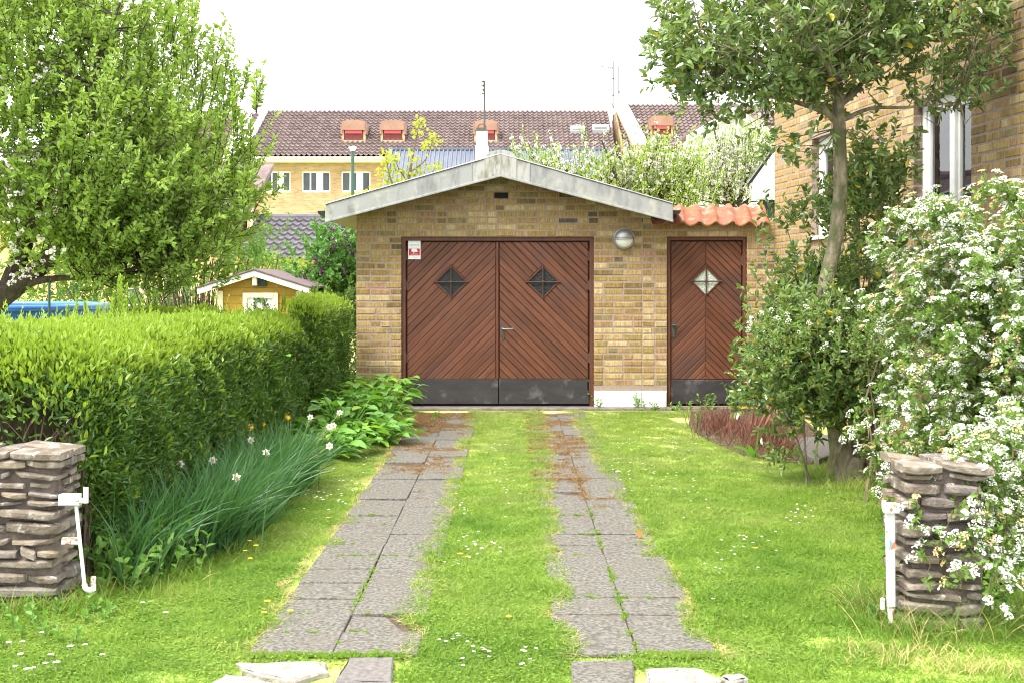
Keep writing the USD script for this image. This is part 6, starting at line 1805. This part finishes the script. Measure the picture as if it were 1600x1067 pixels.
# small spiraea sprays left of it, over the evergreen bush
b2, _ = bush('spiraea_sprays', 'loose low spiraea sprays with a few white clusters over the evergreen bush', 'bush', (2.45, 8.55, 0), [((2.1, 8.75, 1.12), (0.35, 0.2, 0.18), 1), ((2.5, 8.55, 1.12), (0.25, 0.2, 0.18), 1)], 44, 5, 0.08, (0.06, 0.14), 9, (0.016, 0.032), 0.6, (('foliage', 'leaf_spiraea', 1.0),), 'twig', 92, (2.4, 8.6, 0.9), nst=2)
r = np.random.default_rng(93)
sp = np.array([at(x, y, 8.55 + r.normal(0, 0.06)) for x, y in ((1172, 505), (1168, 515), (1175, 498), (1205, 485), (1215, 497), (1232, 502), (1265, 505), (1285, 545), (1290, 538), (1230, 492), (1190, 490), (1300, 520), (1260, 480), (1310, 500), (1340, 480), (1325, 470), (1250, 520))])
part(b2, 'flower_clusters', blossoms(r, sp, 0.022, 0.011, 22), 'bloom_spiraea', kind='stuff')

# ---- brown cut-back shrub and plants in the bed
r = np.random.default_rng(95)
t = thing('heather_bush', 'dry reddish brown cut back shrub in the bed before the side door', 'shrub', ground(1165, 700))
hb = []
for (px, py, sx_, sy_, n) in ((1190, 680, 34, 16, 900), (1130, 668, 30, 10, 380), (1115, 660, 26, 9, 220), (1215, 700, 18, 10, 300)):
    for _ in range(n):
        hb.append(ground(px + r.normal(0, sx_ * 0.75), py + r.normal(0, sy_ * 0.7) + 8))
hb = np.array(hb)
n = len(hb)
dh = np.stack([r.normal(0.0, 0.35, n), r.normal(-0.1, 0.35, n), np.ones(n)], 1)
part(t, 'twigs', blades(r, hb, dh, r.uniform(0.12, 0.32, n), 0.007, 0.25, 3), 'twig_brown', kind='stuff')
for (x0, y0, x1, y1) in ((1174, 648, 1180, 625), (1180, 650, 1190, 628), (1186, 652, 1203, 632), (1194, 654, 1211, 634)):
    Y = 11.3
    part(t, 'cut_stem', tube([at(x0, y0 + 14, Y), at(x1, y1, Y)], 0.011, 7), 'twig_red')
t = thing('bed_soil', 'bare brown soil of the bed under the cut back shrub', 'soil', ground(1180, 690), kind='structure')
q_ = [ground(x, y)[:2] for x, y in ((1075, 668), (1080, 645), (1150, 640), (1240, 645), (1300, 690), (1270, 725), (1215, 722), (1160, 712), (1110, 690))]
m = plate([tuple(p) for p in q_][::-1], 0, 0.03, 0.006)
part(t, 'soil', (np.stack([m[0][:, 0], m[0][:, 2], 0.020 - m[0][:, 1]], 1), m[1][:, ::-1]), 'soil')
# paving stones seen between bush and tree
single('flagstone', 'pinkish grey flat stone on the ground between the dry shrub and the tree', 'flagstone', flag(gpoly([(1240, 690), (1300, 682), (1312, 712), (1280, 722), (1262, 716)]), 0.05, 0.06, 'slab_light', '', '', 0.006, 17), 'slab_light')


def leafy(name, label, catg, px, py, n, h, sp, L, mat, seed, wr=0.5, Y=None, group=None):
    rg = np.random.default_rng(seed)
    b = ground(px, py) if Y is None else at(px, py, Y)
    t = thing(name, label, catg, b, group=group)
    m = max(3, n // 9)
    s0 = b + np.stack([rg.normal(0, sp * 0.5, m), rg.normal(0, sp * 0.5, m), np.zeros(m)], 1)
    d = np.stack([rg.normal(0, 0.35, m), rg.normal(0, 0.35, m), np.ones(m)], 1)
    ln = rg.uniform(0.5, 1.0, m) * h
    part(t, 'stems', sticks(s0, s0 + unit(d) * ln[:, None], 0.003, 0.002), 'twig_green', kind='stuff')
    pos, ld = on_shoots(rg, s0, d, ln, 9, 1.0, 0.25)
    part(t, 'leaves', leaves(rg, pos, ld, rg.uniform(0.7, 1.2, len(pos)) * L, rg.uniform(0.7, 1.2, len(pos)) * L * wr, 0.12, 0.2, 0.5), mat, kind='stuff')
    return t


for i, (px, py, n, h, sp, L, say) in enumerate(((938, 640, 30, 0.22, 0.06, 0.05, 'small weed against the left end of the white plinth'), (1000, 641, 34, 0.24, 0.05, 0.06, 'upright green seedling in front of the middle of the white plinth'), (1028, 642, 40, 0.12, 0.07, 0.04, 'low round weed at the right end of the white plinth'), (1060, 642, 60, 0.16, 0.12, 0.045, 'leafy weed at the foot of the side door'), (1100, 640, 60, 0.24, 0.08, 0.05, 'green plant growing at the left edge of the dry shrub'), (1150, 645, 120, 0.42, 0.10, 0.06, 'light green upright plant between side door and evergreen bush'), (1085, 660, 40, 0.15, 0.1, 0.035, 'small green weed at the lawn edge left of the dry shrub'), (1225, 720, 110, 0.14, 0.22, 0.04, 'low green weeds along the lawn edge below the dry shrub'), (690, 655, 60, 0.09, 0.16, 0.03, 'flat weed on the moss in front of the garage door'))):
    leafy('weed', say, 'weed', px, py, n, h, sp, L, 'leaf_weed', 200 + i)
leafy('nettle_patch', 'leafy green weeds at the foot of the left gate iron', 'weeds', 165, 905, 560, 0.26, 0.34, 0.055, 'leaf_weed', 220, 0.6)
leafy('nettle_patch', 'low green weeds in front of the left stone wall', 'weeds', 60, 975, 300, 0.08, 0.55, 0.035, 'leaf_weed', 221, 0.6)
leafy('nettle_patch', 'leafy weeds between hedge foot and the first daffodil clump', 'weeds', 215, 885, 380, 0.28, 0.25, 0.055, 'leaf_weed', 222, 0.6)
leafy('ivy', 'dark ivy climbing the front of the right stone pillar', 'ivy', 1470, 960, 300, 0.40, 0.22, 0.05, 'leaf_ivy', 223, 0.8)
# tulip leaves without flowers beside the dry shrub
t = thing('tulip_leaves', 'few broad light green tulip leaves beside the dry shrub', 'plant', ground(1180, 716))
b = ground(1180, 716)
for k, (dx, dz, L, W) in enumerate(((0.05, 1.0, 0.34, 0.05), (-0.5, 0.75, 0.26, 0.045), (0.6, 0.25, 0.26, 0.05), (0.8, 0.5, 0.2, 0.045), (-0.2, 0.9, 0.22, 0.04))):
    part(t, 'leaf', blades(np.random.default_rng(300 + k), b[None], np.array([[dx, -0.2, dz]]), L, W, 0.8 if k else 0.1, 5), 'leaf_hosta')
b = ground(1004, 836, 0.03)
single('dead_leaf', 'single orange dead leaf on the right edge of the right wheel track', 'leaf', leaves(np.random.default_rng(7), np.array([b]), np.array([[-0.6, 0.3, 0.5]]), 0.045, 0.035, 0.3, 0.1), 'dead_leaf')

# ---- shrubs and trees behind
BM = (('foliage', 'leaf_back', 0.75), ('young_leaves', 'leaf_weed', 0.25))
lb, _ = bush('lilac_bush', 'lilac bush with dark purple flower heads behind the corner of the garage', 'bush', (-3.0, 19.3, 0), [((-2.72, 19.2, 1.75), (0.36, 0.6, 0.5), 1.6), ((-3.0, 19.0, 1.15), (0.55, 0.6, 0.5), 1.3)], 120, 6, 0.15, (0.12, 0.3), 11, (0.06, 0.10), 0.62, (('foliage', 'leaf_lilac', 1.0),), 'twig', 401, (-2.9, 19.3, 1.3))
r = np.random.default_rng(402)
lp = np.array([at(x, y, 18.4) for x, y in ((542, 368), (537, 364), (522, 385), (518, 383), (520, 372), (550, 390), (551, 394), (512, 407), (502, 405), (493, 408), (503, 425), (500, 424), (473, 430), (477, 433), (539, 424), (484, 430), (491, 416), (536, 386))])
part(lb, 'flower_heads', blossoms(r, np.repeat(lp, 4, 0) + r.normal(0, 1, (len(lp) * 4, 3)) * [0.02, 0.02, 0.05], 0.026, 0.026, 9), 'bloom_lilac', kind='stuff')
bush('shrub', 'light green shrub behind the playhouse roof', 'bush', (-4.6, 21.5, 0), [((-4.5, 21.5, 1.45), (0.7, 0.8, 0.5), 2), ((-3.9, 21.7, 1.2), (0.6, 0.6, 0.4), 1)], 90, 6, 0.16, (0.12, 0.35), 11, (0.05, 0.085), 0.5, (('foliage', 'leaf_weed', 0.6), ('pale_leaves', 'leaf_young', 0.4)), 'twig', 403, (-4.6, 21.5, 1.2))
ms, _ = bush('shrub', 'tall many stemmed shrub left of the playhouse', 'bush', (-5.2, 19.5, 0), [((-5.3, 19.5, 2.5), (0.8, 0.8, 0.5), 2), ((-4.5, 19.4, 2.05), (0.5, 0.6, 0.35), 0.8), ((-6.2, 19.4, 2.3), (0.9, 0.7, 0.6), 1)], 110, 6, 0.18, (0.15, 0.4), 11, (0.05, 0.085), 0.5, BM, 'twig', 404, (-5.3, 19.5, 1.2))
r = np.random.default_rng(405)
n = 70
b = np.array([-5.0, 19.2, 0]) + np.stack([r.normal(0, 0.35, n), r.normal(0, 0.2, n), np.zeros(n)], 1)
part(ms, 'bare_stems', sticks(b, b + np.stack([r.normal(0.0, 0.35, n) + (b[:, 0] + 5.0) * 0.8, r.normal(0, 0.2, n), r.uniform(1.2, 2.0, n)], 1), 0.018, 0.008), 'bark_dark', kind='stuff')
bush('shrub', 'dark green shrub behind the blue pool', 'bush', (-8.6, 20.5, 0), [((-8.6, 20.5, 1.35), (1.5, 0.8, 0.8), 2), ((-7.2, 20.8, 1.1), (0.8, 0.6, 0.6), 1)], 120, 6, 0.18, (0.15, 0.4), 11, (0.05, 0.09), 0.5, BM, 'twig', 406, (-8.6, 20.5, 0.8))
bush('shrub', 'shaded shrub between the pool and the cream house', 'bush', (-6.6, 23.0, 0), [((-6.7, 23.0, 1.1), (0.9, 0.6, 0.55), 2)], 50, 6, 0.16, (0.15, 0.4), 11, (0.05, 0.09), 0.5, BM, 'twig', 407, (-6.6, 23.0, 0.6))
bush('shrub', 'dark shrub in the gap between the hedge end and the garage side wall', 'bush', (-2.3, 15.9, 0), [((-2.3, 15.9, 0.75), (0.35, 0.5, 0.6), 1)], 50, 6, 0.12, (0.1, 0.25), 11, (0.04, 0.07), 0.5, (('foliage', 'leaf_hedge', 1.0),), 'twig', 408, (-2.3, 15.9, 0.5))


def blossom_tree(label, seed, x, y, els, limbs, ncl, frac):
    rg = np.random.default_rng(seed)
    t = thing('blossom_tree', label, 'tree', (x, y, 0))
    tr = ([(x, y, 0), (x + 0.05, y, 0.9), (x, y, 1.7)], [0.14, 0.12, 0.1])
    tree_wood(t, rg, tr, limbs, 'bark_dark', 8)
    c, s, cc = clumps(rg, els, ncl, 7, 0.2, 0.3)
    d = np.array([0, 0, 1.0]) + unit(s - np.array([x, y, 1.8])) * 0.5 + rg.normal(0, 0.3, s.shape)
    ln = rg.uniform(0.2, 0.6, len(s))
    pos, ld = on_shoots(rg, s, d, ln, 12, 0.8, 0.2)
    bl = rg.random(len(pos)) < frac * np.clip(0.4 + 1.6 * (meshkit.fbm(pos * 0.9, 2, seed) - 0.25), 0.1, 1.3)
    L = rg.uniform(0.05, 0.08, len(pos))
    part(t, 'foliage', leaves(rg, pos[~bl], ld[~bl], L[~bl], L[~bl] * 0.5, 0.15, 0.15, 0.3), 'leaf_apple_pale', kind='stuff')
    part(t, 'blossom', blossoms(rg, pos[bl], 0.038, 0.042, 7), 'bloom_apple', kind='stuff')
    part(t, 'twigs', cat([twigs_to(rg, c, limb_points([tr] + limbs), 0.02, 0.008), sticks(s, s + unit(d) * ln[:, None], 0.008, 0.003)]), 'bark_dark', kind='stuff')
    return t


YT = 24.0
q3 = lambda x, y, Y=YT: tuple(at(x, y, Y))
blossom_tree('blossoming apple tree right behind the garage roof with pinkish white flowers', 411, *q3(990, 440)[:2], [(q3(960, 305), (1.0, 1.0, 0.45), 1.6), (q3(1040, 290), (0.8, 1.0, 0.55), 1.4), (q3(870, 285), (0.6, 0.8, 0.32), 0.8)],
             [([q3(990, 440 - 120), q3(940, 290), q3(880, 265), q3(830, 245)], [0.07, 0.05, 0.035, 0.012]), ([q3(990, 320), q3(1010, 270), q3(1030, 220)], [0.06, 0.04, 0.015]), ([q3(990, 320), q3(960, 270), q3(940, 220)], [0.06, 0.04, 0.015]), ([q3(990, 320), q3(1060, 280), q3(1110, 240)], [0.06, 0.04, 0.015])], 135, 0.16)
blossom_tree('paler blossoming apple tree beyond, nearest the brick house', 412, *q3(1150, 440, 28)[:2], [(q3(1150, 285, 28), (1.0, 1.0, 0.75), 2), (q3(1185, 250, 28), (0.7, 0.8, 0.6), 1), (q3(1100, 300, 28), (0.7, 0.8, 0.45), 0.8)],
             [([q3(1150, 330, 28), q3(1130, 260, 28), q3(1115, 200, 28)], [0.07, 0.05, 0.015]), ([q3(1150, 330, 28), q3(1175, 260, 28), q3(1190, 190, 28)], [0.07, 0.05, 0.015]), ([q3(1150, 330, 28), q3(1200, 290, 28), q3(1240, 250, 28)], [0.07, 0.05, 0.015])], 105, 0.32)
# young maple behind the left roof slope
r = np.random.default_rng(421)
YY = 26.0
t = thing('maple_sapling', 'slender young tree with yellow green leaves above the left garage roof', 'tree', at(620, 440, YY) * [1, 1, 0])
br = [([at(630, 440, YY) * [1, 1, 0], at(632, 330, YY), at(640, 270, YY), at(655, 195, YY)], [0.05, 0.04, 0.03, 0.012]), ([at(633, 320, YY), at(610, 280, YY), at(603, 240, YY)], [0.025, 0.02, 0.008]), ([at(640, 270, YY), at(665, 250, YY), at(678, 215, YY)], [0.02, 0.014, 0.006]), ([at(634, 310, YY), at(660, 285, YY), at(682, 262, YY)], [0.02, 0.014, 0.006]), ([at(633, 320, YY), at(600, 300, YY), at(570, 308, YY)], [0.02, 0.014, 0.006]), ([at(637, 285, YY), at(622, 262, YY), at(618, 244, YY)], [0.018, 0.012, 0.006])]
tree_wood(t, r, br[0], br[1:], 'twig', 7)
cc = np.array([at(x, y, YY + r.normal(0, 0.2)) for x, y in ((655, 190), (657, 196), (650, 205), (678, 208), (682, 218), (672, 220), (665, 232), (603, 240), (608, 247), (606, 252), (618, 250), (640, 240), (645, 248), (650, 258), (628, 268), (638, 276), (648, 270), (672, 262), (682, 260), (685, 268), (665, 275), (655, 283), (600, 262), (597, 270), (605, 278), (612, 268), (640, 288), (632, 285), (560, 307), (548, 310), (570, 303), (590, 296), (580, 300), (605, 292), (620, 280), (612, 287))])
p0 = np.repeat(cc, 13, 0) + r.normal(0, 0.06, (len(cc) * 13, 3))
part(t, 'crown', leaves(r, p0, r.normal(size=p0.shape) + [0, 0, -0.2], r.uniform(0.06, 0.1, len(p0)), 0.075, 0.15, 0.15, 0.2), 'leaf_maple', kind='stuff')

# ================================================================== LAWN, MOSS, LONG GRASS
import shapely
r = np.random.default_rng(501)


def on_flag(x, y):
    m = np.zeros(len(x), bool)
    for f in FLAGS:
        m |= shapely.contains_xy(f.buffer(0.035), x, y)
    return m


lawn = UsdGeom.PointInstancer.Define(stage, fresh('/World', 'lawn_grass'))
tag(lawn.GetPrim(), 'short mown grass of the lawn either side of the wheel tracks', 'grass', None, 'stuff')
protos = []
for k in range(8):
    n = 46
    rad = 0.075 * np.sqrt(r.random(n))
    a = r.uniform(0, 2 * np.pi, n)
    base = np.stack([rad * np.cos(a), rad * np.sin(a), np.full(n, -0.006)], 1)
    d = np.stack([r.normal(0, 0.55, n), r.normal(0, 0.55, n), np.ones(n)], 1)
    v, f = blades(r, base, d, r.uniform(0.020, 0.064, n), r.uniform(0.0036, 0.0066, n), r.uniform(0.2, 1.3, n), 2)
    if k >= 5:       # clover-like rosettes in the sward
        m = 14
        v2, f2 = leaves(r, np.stack([r.normal(0, 0.05, m), r.normal(0, 0.05, m), r.uniform(0.01, 0.03, m)], 1), r.normal(size=(m, 3)) * [1, 1, 0.2], 0.016, 0.013, 0.05, 0.05, 0.9, False)
        v, f = cat([(v, f), (v2, f2)])
    p = f'{lawn.GetPath()}/tuft' + (f'_{k:03d}' if k else '')
    usdkit.mesh(stage, p, (v, f), MAT['grass_blade'])
    protos.append(p)
lawn.CreatePrototypesRel().SetTargets([Sdf.Path(p) for p in protos])
P = []
for y0, y1, dens in ((4.4, 6.5, 1050), (6.5, 9.0, 700), (9.0, 12.0, 480), (12.0, 14.65, 380)):
    xa, xb = -0.46 * y1, 0.46 * y1
    n = int((xb - xa) * (y1 - y0) * dens)
    P.append(np.stack([r.uniform(xa, xb, n), r.uniform(y0, y1, n)], 1))
P = np.vstack(P)
jit = P + r.normal(0, 0.018, P.shape)
inbed = (P[:, 0] > 1.75) & (P[:, 1] > 10.6) & (P[:, 1] < 13.9) & (P[:, 0] - 1.75 > (P[:, 1] - 13.6) * -0.30)
bare = meshkit.fbm(np.stack([P[:, 0] * 2.2, P[:, 1] * 2.2, 0 * P[:, 0]], 1), 2, 9)
worn = ((P[:, 0] > 1.25) & (P[:, 1] < 5.5) & (bare > 0.46)) | ((P[:, 0] < -1.15) & (P[:, 0] > -1.6) & (P[:, 1] < 4.9) & (bare > 0.50))
keep = ~on_track(jit[:, 0], jit[:, 1]) & ~on_flag(jit[:, 0], jit[:, 1]) & ~inbed & ~((P[:, 0] < -2.35) & (P[:, 1] > 6.1)) & ~((P[:, 0] < -1.95) & (P[:, 1] > 6.6)) & ~(worn & (r.random(len(P)) < 0.7)) & (P[:, 1] < 14.55)
light = np.abs(P[:, 0]) < 9
P = P[keep & light]
n = len(P)
zz = lump(P[:, 0], P[:, 1])
zz = np.where((P[:, 1] > 5.05) & (((P[:, 0] > -1.1) & (P[:, 0] < -0.39)) | ((P[:, 0] > 0.18) & (P[:, 0] < 0.86))), 0.010, zz)
lawn.CreatePositionsAttr(Vt.Vec3fArray.FromNumpy(np.stack([P[:, 0], P[:, 1], zz], 1).astype(np.float32)))
lawn.CreateProtoIndicesAttr(Vt.IntArray.FromNumpy(r.choice(8, n, p=[.17, .17, .17, .15, .13, .07, .07, .07]).astype(np.int32)))
ang = r.uniform(0, 2 * np.pi, n)
qa = np.zeros((n, 4))
qa[:, 0], qa[:, 3] = np.cos(ang / 2), np.sin(ang / 2)
lawn.CreateOrientationsAttr(Vt.QuathArray([Gf.Quath(float(a), 0, 0, float(b_)) for a, b_ in zip(qa[:, 0], qa[:, 3])]))
hs_ = 0.25 + 1.15 * meshkit.fbm(np.stack([P[:, 0] * 3.6, P[:, 1] * 3.6, 0 * P[:, 0]], 1), 4, 13)
hs_ *= np.where(r.random(n) < 0.05, 1.9, 1.0)
hs_ *= np.where(P[:, 1] > 9, 0.8, 1.0)
lawn.CreateScalesAttr(Vt.Vec3fArray.FromNumpy(np.stack([np.ones(n), np.ones(n), hs_], 1).astype(np.float32)))

# moss over the upper ends of the tracks and in the joints
mp = []
for _ in range(2100):
    if r.random() < 0.6:
        x, y = r.uniform(-1.10, -0.45), 9.6 + 4.6 * r.random() ** 0.6
    else:
        x, y = r.uniform(0.16, 0.72), 8.6 + 5.5 * r.random() ** 0.8
        if x > 0.60 and y < 11:
            continue
    if meshkit.fbm(np.array([[x * 3.2, y * 2.2, 0.0]]), 3, 19)[0] > 0.53 - 0.025 * (y - 8.5) + r.normal(0, 0.05):
        mp.append((x, y))
for k in range(230):
    x = r.choice([-0.742, 0.520]) + r.normal(0, 0.004)
    y = r.uniform(5.1, 10)
    if meshkit.noise(np.array([[x * 3, y * 3.1, 2.0]]), 4)[0] > 0.45:
        mp.append((x, y))
for k in range(300):
    x = r.uniform(-1.05, -0.5) if r.random() < 0.5 else r.uniform(0.27, 0.8)
    y = 5.035 + 0.298 * r.integers(0, 14) + r.normal(0, 0.008)
    if meshkit.noise(np.array([[x * 5, y * 5.1, 4.0]]), 4)[0] > 0.6:
        mp.append((x, y))
for k in range(260):                            # strip between the flags and the first slabs
    mp.append((r.choice([r.uniform(-1.1, -0.45), r.uniform(0.5, 0.86)]), 5.005 + r.normal(0, 0.02)))
mp = np.array(mp)
n = 20
base = np.repeat(np.c_[mp, np.full(len(mp), 0.012)], n, 0) + r.normal(0, 1, (len(mp) * n, 3)) * np.where(np.repeat(mp[:, 1], n) > 8.3, 0.024, 0.008)[:, None] * [1, 1, 0]
far = base[:, 1] > 8.3
d = np.stack([r.normal(0, 0.8, len(base)), r.normal(0, 0.8, len(base)), np.ones(len(base))], 1)
Lm = r.uniform(0.008, 0.02, len(base))
single('moss', 'rusty orange and green moss over the upper ends of the wheel tracks', 'moss', leaves(r, base[far], d[far], Lm[far], Lm[far] * 0.5, 0.1, 0.2, 0.3, False), 'moss', kind='stuff')
single('joint_grass', 'green moss and grass in the joints of the slabs', 'moss', leaves(r, base[~far], d[~far], Lm[~far] * 0.8, Lm[~far] * 0.4, 0.1, 0.3, 0.2, False), 'grass_blade', kind='stuff')


def long_grass(label, spots, n, h, straw=0.15, seed=0):
    rg = np.random.default_rng(seed)
    bs = []
    for (px, py, sx_, sy_) in spots:
        c_ = ground(px, py)
        bs.append(c_ + np.stack([rg.normal(0, sx_, n), rg.normal(0, sy_, n), np.zeros(n)], 1))
    base = np.vstack(bs)
    t = thing('grass_tuft', label, 'grass', base.mean(0) * [1, 1, 0])
    m = len(base)
    d = np.stack([rg.normal(0, 0.33, m), rg.normal(0, 0.33, m), np.ones(m)], 1)
    st = rg.random(m) < straw
    B = lambda k: blades(rg, base[k], d[k], rg.uniform(0.4, 1.0, k.sum()) * h, rg.uniform(0.003, 0.005, k.sum()), rg.uniform(0.2, 1.2, k.sum()), 4)
    part(t, 'blades', B(~st), 'grass_blade', kind='stuff')
    part(t, 'dry_blades', B(st), 'straw', kind='stuff')


long_grass('uncut long grass around the right stone pillar', [(1375, 960, 0.07, 0.05), (1410, 985, 0.08, 0.04), (1460, 1000, 0.12, 0.04), (1530, 1000, 0.14, 0.06), (1350, 950, 0.04, 0.04)], 170, 0.24, 0.2, 1)
long_grass('dry trampled grass in front of the right stone pillar', [(1400, 1020, 0.16, 0.06), (1480, 1040, 0.2, 0.05), (1560, 1050, 0.15, 0.05)], 260, 0.08, 0.6, 5)
long_grass('uncut long grass around the foot of the holly trunk', [(1300, 745, 0.08, 0.06), (1345, 765, 0.12, 0.06), (1390, 765, 0.12, 0.08), (1320, 770, 0.1, 0.05)], 150, 0.22, 0.12, 2)
long_grass('uncut long grass along the foot of the left stone wall', [(30, 955, 0.14, 0.04), (90, 950, 0.14, 0.04), (130, 930, 0.08, 0.06)], 200, 0.17, 0.08, 3)
long_grass('uncut grass along the daffodil bed edge', [(300, 905, 0.12, 0.06), (380, 860, 0.08, 0.12), (420, 800, 0.07, 0.2), (250, 930, 0.12, 0.05)], 120, 0.14, 0.05, 4)

# dry fringe along the edges of the paving
r = np.random.default_rng(601)
fr_ = []
for _ in range(60000):
    x, y = r.uniform(-1.2, 0.95), 4.9 + 9.2 * r.random() ** 1.2
    fr_.append((x, y))
fr_ = np.array(fr_)
ins = on_track(fr_[:, 0], fr_[:, 1])
edge = ins & (~on_track(fr_[:, 0] - 0.045, fr_[:, 1]) | ~on_track(fr_[:, 0] + 0.045, fr_[:, 1]))
fr_ = fr_[edge]
base = np.c_[np.repeat(fr_, 3, 0) + r.normal(0, 0.012, (len(fr_) * 3, 2)), np.full(len(fr_) * 3, 0.006)]
dd = np.stack([r.normal(0, 0.9, len(base)), r.normal(0, 0.7, len(base)), np.full(len(base), 0.6)], 1)
single('dry_grass', 'dry yellow grass creeping over the edges of the slabs', 'grass', blades(r, base, dd, r.uniform(0.02, 0.055, len(base)), 0.003, r.uniform(0.3, 1.3, len(base)), 2), 'straw', kind='stuff')
